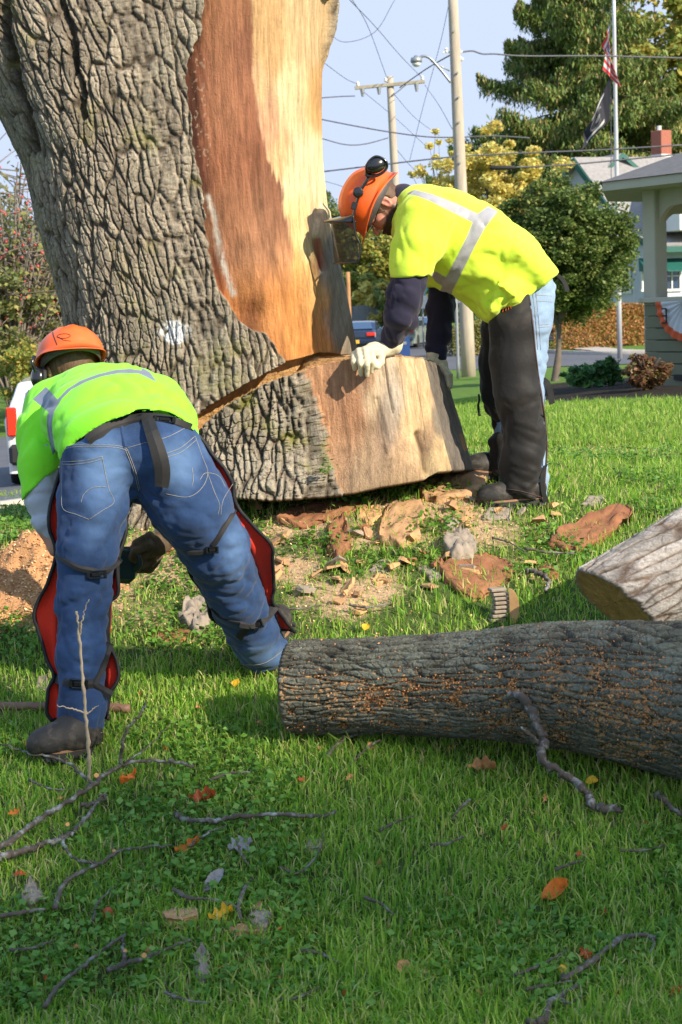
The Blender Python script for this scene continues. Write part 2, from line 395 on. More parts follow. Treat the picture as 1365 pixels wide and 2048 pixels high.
X0 = cx[:, None]+ax[:, None]*c_[None]; Y0 = YA-.64*s_[None]*(1+0*zz[:, None]); Z0 = np.repeat(zz[:, None], len(TH), 1)
# gentle long swells
arc = np.concatenate([[0], np.cumsum(np.hypot(np.diff(.62*c_), np.diff(.64*s_)))])
UU = np.repeat(arc[None], len(rows), 0); VV = Z0
nx = c_[None]+0*Z0; ny = -s_[None]+0*Z0; nl = np.hypot(nx, ny); nx = nx/nl; ny = ny/nl
sw = .03*noise(UU*2.2, VV*.8, s=21)+.012*noise(UU*6, VV*2, s=22)
PXf, PYf = proj(np.stack([X0, Y0, Z0], -1).reshape(-1, 3)); PXf = PXf.reshape(Z0.shape); PYf = PYf.reshape(Z0.shape)
front = np.repeat((s_ > -.05)[None], len(rows), 0)
wob = 6*fbm(PXf/18, PYf/18, s=31, o=3)
woodpoly = [(402, -600), (402, 0), (397, 80), (377, 110), (370, 160), (383, 260), (388, 320), (400, 370), (406, 420), (412, 470), (424, 530), (436, 580), (455, 605), (474, 640), (500, 660), (522, 664), (540, 690), (560, 725), (575, 760), (900, 760), (900, -600)]
sd = sdpoly(PXf+wob, PYf+wob*.7, woodpoly)
strip = sdpoly(PXf+wob*.6, PYf, [(644, -700), (648, 0), (652, 60), (646, 110), (641, 160), (640, 230), (700, 230), (760, -700)])
sd = np.maximum(sd, -strip)
wood = np.where(front, sstep(2.0, -2.0, sd), 0)
wood = np.where(~front, np.where(c_[None] > .0, sstep(60, 135, PYf+22*fbm(UU*9, VV*6, s=171, o=3)), 0), wood)
hb, cellb = bark_relief(UU, VV)
# deep fissures
fis = np.minimum(dline(PXf+wob, PYf, [(110, -60), (135, 20), (152, 70), (163, 130), (176, 190), (180, 235)])/7., dline(PXf+wob, PYf, [(10, -80), (25, 60), (42, 130), (66, 220), (85, 300)])/11.)
fis = np.where(front, np.exp(-fis**2), 0)
rimx = [300, 378, 390, 420, 480, 530, 560, 600, 640, 668, 712, 760]; rimy = [1300, 850, 836, 812, 773, 742, 726, 716, 705, 712, 705, 705]
rim = np.interp(PXf, rimx, rimy)+1.5*fbm(PXf/9, PYf*0, s=77)
cut = np.where(front | True, sstep(0, 1, (PYf-rim)/30.), 0)*np.where(PXf > 300, 1, 0)
cutz = np.where(PXf > 372, 1., 0.)*sstep(-1.5, 1.0, PYf-rim)
cutd = (.055*sstep(0, 4, PYf-rim)+.05*np.clip((PYf-rim)/40., 0, 1))*np.where(PXf > 360, 1, 0)
slab = np.where(front, sstep(0, 5, PXf-np.interp(PYf, [380, 425, 470, 540, 560, 700], [648, 628, 622, 640, 638, 647])), 0)*sstep(405, 425, PYf)
grain = .004*fbm(UU*55, VV*2.5, s=41, o=3)+.010*fbm(UU*9, VV*.9, s=42, o=2)
bd_ = .034+.024*np.clip(hb, 0, 1.1)
disp = sw+(1-wood)*(bd_-.045*fis)+wood*(grain-.004+.022*slab)
hole = np.where(front, np.exp(-(((PXf-500)/38)**2+((PYf-628)/24)**2)), 0); disp -= .03*hole*wood
isw = np.maximum(wood, cutz)
disp = disp*(1-.85*cutz)-cutd+.004*cutz*fbm(UU*14, VV*60, s=43, o=3)
disp -= .2*sstep(0, 60, PYf-rim-45)*sstep(340, 420, PXf)
V = np.stack([X0+nx*disp, Y0+ny*disp, Z0], -1).reshape(-1, 3)
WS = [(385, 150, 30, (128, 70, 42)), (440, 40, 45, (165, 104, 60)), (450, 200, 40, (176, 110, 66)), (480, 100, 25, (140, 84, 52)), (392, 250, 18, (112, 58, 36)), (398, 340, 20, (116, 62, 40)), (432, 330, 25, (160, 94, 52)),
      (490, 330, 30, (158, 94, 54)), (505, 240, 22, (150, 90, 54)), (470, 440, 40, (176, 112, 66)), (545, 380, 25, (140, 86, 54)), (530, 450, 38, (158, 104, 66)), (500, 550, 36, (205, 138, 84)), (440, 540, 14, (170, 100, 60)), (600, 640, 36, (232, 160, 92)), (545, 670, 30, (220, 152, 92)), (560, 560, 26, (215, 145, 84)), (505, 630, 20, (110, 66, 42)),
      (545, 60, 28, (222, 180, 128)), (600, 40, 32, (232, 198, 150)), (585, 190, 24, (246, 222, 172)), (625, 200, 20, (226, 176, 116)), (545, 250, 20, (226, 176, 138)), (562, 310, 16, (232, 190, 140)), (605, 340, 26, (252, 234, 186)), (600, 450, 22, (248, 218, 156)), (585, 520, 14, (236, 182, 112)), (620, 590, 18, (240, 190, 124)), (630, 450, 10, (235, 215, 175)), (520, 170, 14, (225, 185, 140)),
      (660, 460, 16, (178, 166, 152)), (662, 540, 18, (176, 168, 158)), (672, 620, 18, (172, 164, 152)), (692, 680, 14, (156, 142, 122))]  # grey slab: weathered wood with the helmet's shadow put into its colour
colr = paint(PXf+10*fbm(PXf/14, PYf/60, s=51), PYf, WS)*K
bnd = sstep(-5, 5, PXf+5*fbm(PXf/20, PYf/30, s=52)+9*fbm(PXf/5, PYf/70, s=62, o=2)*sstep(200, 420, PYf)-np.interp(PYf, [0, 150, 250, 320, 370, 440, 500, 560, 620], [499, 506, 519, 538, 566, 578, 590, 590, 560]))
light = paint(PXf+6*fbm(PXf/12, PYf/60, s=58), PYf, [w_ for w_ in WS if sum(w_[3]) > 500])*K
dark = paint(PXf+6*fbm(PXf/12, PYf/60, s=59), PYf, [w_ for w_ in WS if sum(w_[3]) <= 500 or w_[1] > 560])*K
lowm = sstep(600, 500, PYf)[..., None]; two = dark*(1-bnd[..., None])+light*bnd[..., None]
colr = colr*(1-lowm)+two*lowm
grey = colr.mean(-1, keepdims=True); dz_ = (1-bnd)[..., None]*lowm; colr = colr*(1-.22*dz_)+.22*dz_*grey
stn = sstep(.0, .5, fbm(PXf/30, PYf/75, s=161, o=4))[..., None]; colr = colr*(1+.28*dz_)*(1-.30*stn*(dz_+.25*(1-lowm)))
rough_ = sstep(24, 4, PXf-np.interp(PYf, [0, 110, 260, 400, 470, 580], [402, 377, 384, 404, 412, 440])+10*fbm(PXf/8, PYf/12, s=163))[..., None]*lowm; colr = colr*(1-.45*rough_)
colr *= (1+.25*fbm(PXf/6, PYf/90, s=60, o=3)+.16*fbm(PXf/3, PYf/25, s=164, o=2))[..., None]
crust = np.exp(-(dline(PXf+4*fbm(PXf/6, PYf/8, s=53), PYf, [(416, 395), (428, 430), (434, 470), (444, 520), (456, 560), (466, 588)])/6.)**2)*sstep(-.7, -.1, fbm(PXf/9, PYf/16, s=57, o=2))
colr = colr*(1-crust[..., None])+crust[..., None]*np.array([.5, .46, .4])*.8
white = np.where((np.abs(dline(PXf, PYf, [(395, 120), (400, 200), (410, 320)])) < 14) & (fbm(PXf/4, PYf/6, s=54, o=2) > .42), 1, 0)
colr = colr*(1-.3*white[..., None])+.3*white[..., None]*np.array([.5, .42, .3])
cw = cutz[..., None]; colr = colr*(1-cw)+cw*lin((240, 192, 130))*.72
redm = np.where(front, np.exp(-(dline(PXf, PYf, [(628, 480), (637, 535)])/4.5)**2), 0)[..., None]; colr = colr*(1-redm*.8)+redm*.8*np.array([.3, .06, .03])
mark = np.where(front, sstep(.0, .5, 1-((PXf-356)/30)**2-((PYf-663)/26)**2+.7*fbm(PXf/9, PYf/12, s=55))*sstep(.1, .35, hb), 0)
moss = np.where(front, sstep(.1, .5, fbm(PXf/70, PYf/90, s=56, o=2)+np.where(PXf < 60, .5, 0)), 0)*.5
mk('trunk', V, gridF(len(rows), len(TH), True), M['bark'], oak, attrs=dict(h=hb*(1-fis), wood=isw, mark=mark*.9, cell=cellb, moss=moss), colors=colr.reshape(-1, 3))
# ------------------------------------------------------------ oak: lower block below the notch
TS = loft_angles(620, 40); nr = 330
e2 = 3.0; c_, s_ = sup(TS, e2)
ZB_x = [300, 400, 490, 560, 640, 700, 760, 840, 860, 945, 1000]; ZB_y = [1000, 992, 991, 997, 991, 986, 972, 958, 943, 938, 930]
ZT_x = [280, 386, 412, 445, 478, 537, 570, 613, 650, 705, 780, 850, 880, 895, 1000]; ZT_y = [930, 888, 866, 829, 802, 767, 754, 741, 728, 718, 713, 719, 727, 742, 750]
SR_y = [690, 715, 735, 760, 800, 850, 915, 945, 1010]; SR_x = [872, 884, 893, 903, 916, 933, 949, 951, 945]
q = np.linspace(0, 1, nr)[:, None]
YS = 7.86
def stump_pt(pyv, rad=1.0):
    xrp = np.interp(pyv, SR_y, SR_x); xlp = np.full_like(pyv, 330.)
    return xlp, xrp
# iterate: px of each column, then the heights of its top and base
cpx = 330+(890-330)*(c_+1)/2
top = np.interp(cpx, ZT_x, ZT_y); bot = np.interp(330+(948-330)*(c_+1)/2, ZB_x, ZB_y)
PYr = top[None]+(bot-top)[None]*q
XR = np.interp(PYr, SR_y, SR_x); XM = (XR+330)/2; XH = (XR-330)/2
bulge = .60+.10*sstep(.55, 1., q)
Yv = YS-bulge*s_[None]
pxx = XM+XH*c_[None]
dx = (pxx-CX)/F; dyv = (CY-PYr)/F
D = FWD[None, None]+RGT[None, None]*dx[..., None]+UP[None, None]*dyv[..., None]
Ysil = YS-.1   # silhouettes are laid out near the block's middle depth
P3 = CAM+D*(Ysil/D[..., 1])[..., None]; 
X1 = P3[..., 0]; 
ztop = np.array([pt(a, b, YS-.60*max(s, 0)-.0)[2] for a, b, s in zip(cpx, top, s_)]); zbot = np.array([pt(a, b, YS-.70*max(s, 0))[2] for a, b, s in zip(330+(948-330)*(c_+1)/2, bot, s_)])
Z1 = ztop[None]+(zbot-ztop)[None]*q
nx = c_[None]+0*Z1; ny = -s_[None]+0*Z1; nl = np.hypot(nx, ny); nx /= nl; ny /= nl
arc = np.concatenate([[0], np.cumsum(np.hypot(np.diff(.62*c_), np.diff(.64*s_)))]); UU = np.repeat(arc[None], nr, 0); VV = Z1
PXs, PYs = proj(np.stack([X1, Yv, Z1], -1).reshape(-1, 3)); PXs = PXs.reshape(Z1.shape); PYs = PYs.reshape(Z1.shape)
front = np.repeat((s_ > -.05)[None], nr, 0)
wob = 13*fbm(PXs/16, PYs/16, s=61, o=4)
line = np.interp(PYs+wob, [700, 735, 760, 800, 860, 900, 940, 975, 1000], [604, 608, 618, 634, 652, 662, 668, 682, 690])
sdw = PXs+wob-line; wood = np.where(front, sstep(-2, 2, sdw), 1.0)
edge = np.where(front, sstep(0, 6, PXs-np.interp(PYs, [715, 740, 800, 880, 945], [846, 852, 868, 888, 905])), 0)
hb, cellb = bark_relief(UU, VV, s=5)
grain = .005*fbm(UU*50, VV*2.2, s=62, o=3)+.014*fbm(UU*7, VV*1.6, s=63, o=2)
crk = np.exp(-(dline(PXs, PYs, [(768, 720), (775, 770), (785, 820)])/2.)**2)*.010+np.exp(-(dline(PXs, PYs, [(752, 800), (765, 860), (775, 885)])/6)**2)*.010+np.exp(-(dline(PXs, PYs, [(836, 870), (850, 905), (856, 945)])/8)**2)*.03
disp = .02*noise(UU*3, VV*2, s=64)+(1-wood)*(.015+.036*np.clip(hb, 0, 1.1))+wood*(grain-crk)-edge*wood*(.02+.012*fbm(UU*60, VV*4, s=65, o=2))
V = np.stack([X1+nx*disp, Yv+ny*disp, Z1], -1)
BS = [(640, 770, 26, (205, 140, 88)), (680, 760, 26, (186, 124, 80)), (700, 840, 26, (190, 120, 70)), (735, 760, 18, (150, 100, 66)), (690, 900, 26, (180, 128, 84)), (742, 800, 14, (236, 206, 164)), (760, 750, 18, (226, 200, 170)), (785, 790, 18, (206, 190, 172)), (780, 850, 16, (178, 160, 142)),
      (760, 880, 24, (118, 82, 56)), (730, 940, 30, (176, 140, 100)), (820, 760, 22, (226, 190, 142)), (830, 830, 22, (224, 184, 130)), (800, 930, 26, (206, 164, 116)), (850, 880, 14, (150, 112, 74)), (880, 925, 18, (208, 176, 122)), (880, 840, 12, (110, 98, 88)), (905, 860, 12, (104, 94, 86)), (930, 910, 12, (112, 98, 86)), (880, 780, 12, (112, 100, 90))]
colr = paint(PXs+8*fbm(PXs/12, PYs/50, s=66), PYs, BS)*K
colr = colr*.85+.24*np.array([.52, .44, .34]); colr *= (1+.22*fbm(PXs/5, PYs/70, s=68, o=3)-.16*sstep(.1, .5, fbm(PXs/22, PYs/50, s=69, o=3)))[..., None]
ck = np.maximum(np.exp(-(dline(PXs, PYs, [(768, 715), (772, 745), (776, 775), (785, 825)])/1.5)**2), np.exp(-(dline(PXs, PYs, [(700, 740), (703, 800), (712, 870)])/1.1)**2)*.6)
for pl_, w_ in (([(800, 722), (804, 780), (812, 850)], .9), ([(830, 728), (838, 800), (850, 880)], 1.0), ([(745, 792), (757, 840), (768, 885), (772, 905)], 3.2), ([(660, 760), (668, 830)], .9), ([(838, 868), (850, 900), (856, 940)], 3.0)): ck = np.maximum(ck, .7*np.exp(-(dline(PXs+1.5*fbm(PXs/9, PYs/14, s=172), PYs, pl_)/w_)**2))
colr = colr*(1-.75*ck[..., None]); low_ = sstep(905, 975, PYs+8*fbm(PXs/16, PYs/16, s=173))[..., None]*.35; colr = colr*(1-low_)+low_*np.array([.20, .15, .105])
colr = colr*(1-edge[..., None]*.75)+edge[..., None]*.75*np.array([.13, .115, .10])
ed = np.where(front, np.exp(-(dline(PXs, PYs, [(935, 870), (940, 900)])/3.)**2), 0)[..., None]; colr = colr*(1-ed)+ed*np.array([.4, .2, .08])
# top: shrink to the middle; bottom: curl under
def ringin(base, f, dz): 
    c = base.mean(0); r = c+(base-c)*f; r[:, 2] = base[:, 2]+dz; return r
tops = [ringin(V[0], f, -.01*(1-f)+.006*np.random.default_rng(int(f*50)).normal(size=len(TS))*(f > .1)) for f in (.02, .3, .6, .85, .97)]
bots = [ringin(V[-1], f, d) for f, d in ((.97, -.012), (.8, .02), (.5, .03))]
A = np.vstack(tops+[V.reshape(-1, 3)]+bots); nT = len(tops); nB = len(bots); nc = len(TS)
ext = lambda a, t, b: np.concatenate([np.full(nT*nc, t), a.ravel(), np.full(nB*nc, b)])
cc = np.vstack([np.tile(lin((236, 186, 124))*K, (nT*nc, 1)), colr.reshape(-1, 3), np.tile([.05, .035, .02], (nB*nc, 1))])
mo = np.where(front, sstep(-.05, .4, fbm(PXs/45, PYs/60, s=67, o=2)), 0)*.9
mk('stump', A, gridF(nT+nr+nB, nc, True), M['bark'], oak, attrs=dict(h=ext(hb, 1, 0), wood=ext(wood, 1, 1), mark=ext(hb*0, 0, 0), cell=ext(cellb, .5, .5), moss=ext(mo, 0, 0)), colors=cc)
# ------------------------------------------------------------ logs
M['dustchip'] = leafmat('sawdust_crumb', [lin((205, 140, 85)), lin((176, 112, 62)), lin((226, 168, 112)), lin((190, 128, 76))], .02, .9)
def leaves_mesh0(P, s):
    n = len(P); t1 = rng.normal(size=(n, 3)); t1 /= np.linalg.norm(t1, axis=1)[:, None]; t2 = np.cross(t1, rng.normal(size=(n, 3))); t2 /= np.linalg.norm(t2, axis=1)[:, None]; L = s*(.5+rng.random(n))[:, None]/2
    V = np.stack([P-t1*L, P+t2*L*.7, P+t1*L, P-t2*L*.7], 1).reshape(-1, 3); k = np.arange(n)[:, None]*4; return V, np.concatenate([k+[0, 1, 2], k+[0, 2, 3]], 1).reshape(-1, 3)
def make_log(name, label, P, R, mat_, nlen, nth, cu, cv, amp, seed, dustf=0, endcol=(200, 150, 95), skew=0):
    C = spline(np.array(P, float), nlen); Rr = spline(np.array(R, float)[:, None], nlen)[:, 0]
    T = np.gradient(C, axis=0); T /= np.linalg.norm(T, axis=1)[:, None]
    upv = np.array([0, 0, 1.]); S = np.cross(T, upv); S /= np.linalg.norm(S, axis=1)[:, None]; B = np.cross(S, T)
    a = np.linspace(0, 2*math.pi, nth, endpoint=False)
    L = np.concatenate([[0], np.cumsum(np.linalg.norm(np.diff(C, axis=0), axis=1))])
    UU = Rr.mean()*a[None]+0*L[:, None]; VV = L[:, None]+0*a[None]
    # relief periodic enough: seam is put underneath
    a0 = a-math.pi/2
    hb, cell = bark_relief(UU, VV, s=seed, cu=cu, cv=cv)
    rr = Rr[:, None]*(1+.05*noise(np.cos(a0)[None]*1.5+0*VV, np.sin(a0)[None]*1.5+0*VV, VV*2.5, s=seed+1)+.02*noise(np.cos(a0)[None]*4+0*VV, np.sin(a0)[None]*4+0*VV, VV*6, s=seed+2))+amp*(hb-.6)
    V = C[:, None]+rr[..., None]*(np.cos(a0)[None, :, None]*S[:, None]+np.sin(a0)[None, :, None]*B[:, None])
    V = V+T[:, None]*(skew*np.exp(-L/.35))[:, None, None]*((V-C[:, None])@upv)[..., None]
    # worn, uneven ends
    V = V*1.0; jag = np.exp(-L/.03)[:, None]*.07*fbm(np.cos(a0)[None]*5+0*VV, np.sin(a0)[None]*5+0*VV, 0*VV, s=seed+40, o=3); V = V+(V-C[:, None])*jag[..., None]+T[:, None]*(jag*.6*Rr[:, None])[..., None]
    ends = []; 
    for k, sgn in ((0, -1), (-1, 1)):
        rg = V[k]; c = C[k]
        lst = [c+(rg-c)*f+T[k]*sgn*d for f, d in ((.94, .012), (.86, .004), (.6, .006), (.3, .002), (.02, 0))]
        ends.append(lst)
    A = np.vstack(ends[0][::-1]+[V.reshape(-1, 3)]+ends[1]); ne = 5
    ex = lambda x, v: np.concatenate([np.full(ne*nth, v), x.ravel(), np.full(ne*nth, v)])
    wv = np.concatenate([np.ones(4*nth), np.full(nth, .35), np.zeros(V.shape[0]*nth), np.full(nth, .35), np.ones(4*nth)])
    X, Y_, Z = V[..., 0], V[..., 1], V[..., 2]
    d = sstep(.10, .45, 1-hb+.30*fbm(UU*14, VV*10, s=seed+9, o=3))*sstep(-.6, .05, fbm(UU*3, VV*2.2, s=seed+10, o=3)+.15) if dustf else hb*0
    if dustf:
        d = d*sstep(.95, .2, np.sin(a0)[None]+.35*noise(UU*3, VV*3, s=seed+4))
        nn = 130000; ri = rng.integers(2, nlen-2, nn); ci = rng.integers(0, nth, nn); vis_ = (np.cos(a0)[ci]*S[ri, 1] < .35) & (np.sin(a0)[ci] > -.75)
        k = vis_ & (rng.random(nn) < np.clip(d[ri, ci]*.7*sstep(-.5, .4, fbm(UU[ri, ci]*9, VV[ri, ci]*5, s=seed+30, o=3)), .012, 1)); Pq = V[ri, ci][k]; out_ = Pq-C[ri[k]]; out_ /= np.linalg.norm(out_, axis=1)[:, None]; Pq = Pq+out_*.002
        Vc, Fq = leaves_mesh0(Pq+rng.normal(size=Pq.shape)*.0015, .0064)
        tag(mk('sawdust', Vc, Fq, M['dustchip'], None, smooth=False), 'orange tan sawdust crumbs caught in the dark mossy log bark', 'sawdust', kind='stuff')
    o = mk(name, A, gridF(V.shape[0]+2*ne, nth, True), mat_, None, attrs=dict(h=ex(hb, 1), wood=wv, mark=ex(hb*0, 0), cell=ex(cell, .5), moss=ex(hb*0, 0), dust=ex(d, 0)), colors=np.tile(lin(endcol)*K, (len(A), 1)))
    tag(o, label, 'log'); return o
make_log('log', 'dark mossy oak log dusted with sawdust lying across the shaded grass in front', [pt(588, 1372, 5.42), pt(860, 1368, 5.30), pt(1120, 1368, 5.16), pt(1400, 1404, 5.0), pt(1640, 1425, 4.9)], [.150, .158, .192, .238, .25], M['bark_dark'], 1000, 460, .026, .15, .015, 101, dustf=1)
A0 = pt(1232, 1205, 5.80); dr = np.array([.88, .475, .0]); L2 = 1.7
P2 = []
for k in (0, .35, .7, 1): 
    q_ = A0+dr*L2*k; q_[2] = A0[2]+.50*k; P2.append(q_)
make_log('log', 'pale grey log with peeling bark and sawn end behind the dark log', P2, [.165, .20, .225, .24], M['bark_pale'], 620, 460, .055, .30, .010, 203, endcol=(225, 178, 116), skew=-.55)
# ------------------------------------------------------------ ground sheet
def ground_axis(lo, hi, step, far, g):
    a = list(np.arange(lo, hi, step)); s = step
    while a[-1] < far: s *= g; a.append(a[-1]+s)
    b = []; s = step; q = lo
    while q > -far: s *= g; q -= s; b.append(q)
    return np.array(b[::-1]+a)
gx = ground_axis(-2.6, 3.0, .035, 1500, 1.07)
gy = list(np.arange(3.2, 9.5, .035)); s_g = .035
while gy[-1] < 2500: s_g *= 1.045; gy.append(gy[-1]+s_g)
gy = np.array([-400, -120, -40, -15, -6, -2, 0, 1, 2, 2.6, 2.9]+gy)
GX, GY = np.meshgrid(gx, gy); GZ = gz(GX, GY)
gpx, gpy = proj(np.stack([GX, GY, GZ], -1).reshape(-1, 3)); gpx = gpx.reshape(GX.shape); gpy = gpy.reshape(GX.shape)
def dust_at(px, py, X, Y):
    """how much sawdust lies on the grass, 0..1"""
    n = fbm(X*5, Y*5, s=301, o=4); b = np.zeros(px.shape)
    for x, y, rx, ry, a in ((10, 1150, 150, 90, 1.2), (290, 1150, 90, 110, .9), (370, 1200, 110, 90, .55), (600, 1060, 260, 70, .62), (700, 1190, 120, 70, .6), (930, 1060, 180, 60, .55), (830, 1010, 140, 30, .8), (1040, 1120, 130, 60, .45), (330, 1260, 160, 40, .35), (1230, 905, 160, 12, .5), (640, 1130, 200, 50, .5)):
        b = np.maximum(b, a*np.exp(-((px-x)/rx)**2-((py-y)/ry)**2))
    return np.where(Y > 3, np.clip(b*(1.0+1.1*n), 0, 1), 0)
dst = dust_at(gpx, gpy, GX, GY)
m, t, b = NM('ground_turf'); tc = N(t, 'ShaderNodeTexCoord').outputs['Object']
n1 = N(t, 'ShaderNodeTexNoise', {'Vector': tc, 'Scale': 1.3, 'Detail': 8.0, 'Roughness': .65}).outputs[0]
n2 = N(t, 'ShaderNodeTexNoise', {'Vector': tc, 'Scale': 38.0, 'Detail': 8.0, 'Roughness': .75}).outputs[0]
near = attr(t, 'near').outputs['Fac']; du = attr(t, 'dust').outputs['Fac']; bed = attr(t, 'bed').outputs['Fac']
far = mixc(t, n1, (.105, .19, .035), (.17, .27, .05)); far = mixc(t, N(t, 'ShaderNodeMapRange', {'Value': n2, 'From Min': .35, 'From Max': .7}).outputs[0], far, (.075, .14, .025))
soil = mixc(t, n2, (.05, .075, .022), (.10, .15, .04))
c = mixc(t, near, far, soil)
sdc = mixc(t, n2, (.40, .26, .15), (.62, .45, .28)); sdf = N(t, 'ShaderNodeMapRange', {'Value': math_(t, 'ADD', du, math_(t, 'MULTIPLY', math_(t, 'SUBTRACT', n2, .5), .9)), 'From Min': .3, 'From Max': .5}).outputs[0]
c = mixc(t, math_(t, 'MULTIPLY', sdf, math_(t, 'GREATER_THAN', du, .02)), c, sdc)
c = mixc(t, bed, c, mixc(t, n2, (.012, .010, .008), (.05, .04, .03)))
t.links.new(c, b.inputs['Base Color']); b.inputs['Roughness'].default_value = .95; b.inputs['Specular IOR Level'].default_value = .1
bp = N(t, 'ShaderNodeBump', {'Height': n2, 'Strength': .8, 'Distance': .02}).outputs[0]; t.links.new(bp, b.inputs['Normal']); M['ground'] = m
nearA = sstep(14, 8.5, GY)
bedA = sstep(3, -3, sdpoly(gpx, gpy, [(1068, 800), (1080, 770), (1150, 757), (1250, 748), (1420, 745), (1420, 796), (1250, 795), (1120, 803)]))*np.where((GY > 12) & (GY < 30), 1, 0)
g = mk('ground', np.stack([GX, GY, GZ], -1).reshape(-1, 3), gridF(len(gy), len(gx))[:, ::-1], M['ground'], None, attrs=dict(near=nearA, dust=dst, bed=bedA)); tag(g, kind='structure')
# ------------------------------------------------------------ grass, clover, sawdust
def blades(name, label, n, y0, y1, ln, wd, xspread, mat_, pw=1.0, dens=None):
    Y = y0+(y1-y0)*rng.random(n)**pw; X = (rng.random(n)*2-1)*(.2*Y*xspread+.35)+0
    if dens is not None:
        k = rng.random(n) < dens(X, Y); X, Y = X[k], Y[k]
    n = len(X); Z = gz(X, Y)-.004
    a = rng.random(n)*2*math.pi
    lean = (rng.random(n)**1.1)*1.45; la = rng.random(n)*2*math.pi
    clump = .75+.5*(fbm(X*3, Y*3, s=401, o=3)+.5)
    L = ln*(.45+.9*rng.random(n)**1.4)*clump; W = wd*(.6+.7*rng.random(n))
    wv = np.stack([np.cos(a), np.sin(a), 0*a], 1)*W[:, None]/2
    ld = np.stack([np.cos(la), np.sin(la), 0*la], 1); P = np.stack([X, Y, Z], 1)
    def at(t): 
        s = lean*t*t; return P+ld*(L*t*np.sin(s*.9))[:, None]+np.array([0, 0, 1.])*(L*t*np.cos(s*.9))[:, None]
    m1, m2, tp = at(.4), at(.75), at(1.0)
    V = np.stack([P-wv, P+wv, m1-wv*.95, m1+wv*.95, m2-wv*.65, m2+wv*.65, tp], 1).reshape(-1, 3)
    b = np.arange(n)[:, None]*7
    Fc = np.concatenate([b+[0, 1, 3], b+[0, 3, 2], b+[2, 3, 5], b+[2, 5, 4], b+[4, 5, 6]], 1).reshape(-1, 3)
    o = mk(name, V, Fc, mat_, None, smooth=False); tag(o, label, 'grass', kind='stuff'); return o
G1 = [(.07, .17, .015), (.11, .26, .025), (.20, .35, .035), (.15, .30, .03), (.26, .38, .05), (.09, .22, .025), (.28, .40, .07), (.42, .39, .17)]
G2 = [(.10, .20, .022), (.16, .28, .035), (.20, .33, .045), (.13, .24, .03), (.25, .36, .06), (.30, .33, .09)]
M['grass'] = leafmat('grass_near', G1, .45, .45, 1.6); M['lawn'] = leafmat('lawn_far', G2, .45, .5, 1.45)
def dnear(X, Y):
    px, py = proj(np.stack([X, Y, gz(X, Y)], 1)); d = dust_at(px, py, X, Y)
    base = np.where(Y < 6.1, 1.0, np.where(px > 1030, .9, .48)); base = base*(1-.85*np.clip(d*1.5, 0, 1))
    return base*(.72+.5*fbm(X*4, Y*4, s=402, o=3)+.1)
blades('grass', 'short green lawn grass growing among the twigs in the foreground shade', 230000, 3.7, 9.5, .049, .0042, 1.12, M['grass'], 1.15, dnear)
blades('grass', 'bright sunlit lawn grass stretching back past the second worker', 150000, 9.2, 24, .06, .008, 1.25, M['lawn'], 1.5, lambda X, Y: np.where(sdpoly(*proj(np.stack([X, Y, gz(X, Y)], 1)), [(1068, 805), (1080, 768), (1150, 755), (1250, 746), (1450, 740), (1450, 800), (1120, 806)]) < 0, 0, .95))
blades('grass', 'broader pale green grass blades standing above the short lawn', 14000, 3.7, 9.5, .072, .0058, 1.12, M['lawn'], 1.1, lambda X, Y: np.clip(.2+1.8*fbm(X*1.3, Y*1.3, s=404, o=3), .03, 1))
M['thatch'] = leafmat('dry_thatch', [(.42, .34, .18), (.52, .44, .25), (.34, .28, .15), (.30, .33, .12)], .2, .7)
blades('thatch', 'dry straw coloured thatch lying among the green grass', 34000, 3.7, 9.5, .045, .0034, 1.12, M['thatch'], 1.1, lambda X, Y: np.clip(.35+1.3*fbm(X*1.6, Y*1.6, s=403, o=3), .05, 1))
def leaves_mesh(P, size, nrm_up=.5, asp=1.4, jitter=.35, droop=False, seed=0):
    """one small folded leaf (2 quads -> 4 triangles) per point"""
    r = np.random.default_rng(seed); n = len(P); s = size*(1-jitter+2*jitter*r.random(n))
    nr = r.normal(size=(n, 3)); nr[:, 2] = np.abs(nr[:, 2])+nrm_up; nr /= np.linalg.norm(nr, axis=1)[:, None]
    t = r.normal(size=(n, 3)); 
    if droop: t = t*.25; t[:, 2] -= 1
    t -= nr*(t*nr).sum(1)[:, None]; t /= np.linalg.norm(t, axis=1)[:, None]+1e-9; b = np.cross(nr, t)
    L = (s*asp/2)[:, None]; W = (s/2)[:, None]
    V = np.stack([P-t*L, P+b*W+nr*W*.25-t*L*.1, P+t*L, P-b*W+nr*W*.25-t*L*.1], 1).reshape(-1, 3)
    k = np.arange(n)[:, None]*4; return V, np.concatenate([k+[0, 1, 2], k+[0, 2, 3]], 1).reshape(-1, 3)
M['clover'] = leafmat('clover_leaf', [(.07, .17, .02), (.11, .24, .03), (.14, .30, .04), (.08, .20, .03), (.19, .34, .07)], .4, .4, 1.25)
n = 60000; Y = 3.7+5.2*rng.random(n); X = (rng.random(n)*2-1)*(.2*Y*1.1+.3)
k = fbm(X*2.2, Y*2.2, s=410, o=3)+.10*rng.random(n)+np.where((Y > 6.6) & (X < .9), .18, 0) > .12; X, Y = X[k], Y[k]
P = np.stack([X, Y, gz(X, Y)+.012+.03*rng.random(len(X))], 1); V, Fc = leaves_mesh(P, .019, 1.6, 1.1, seed=3)
tag(mk('clover', V, Fc, M['clover'], None, smooth=False), 'low clover and broad leaved weeds growing between the grass', 'ground cover', kind='stuff')
M['chip'] = leafmat('sawdust_chip', [lin((205, 160, 110)), lin((224, 184, 134)), lin((190, 140, 90)), lin((236, 204, 160))], .05, .9)
n = 160000; Y = 4.6+5*rng.random(n); X = (rng.random(n)*2-1)*(.2*Y*1.1+.3); px, py = proj(np.stack([X, Y, gz(X, Y)], 1))
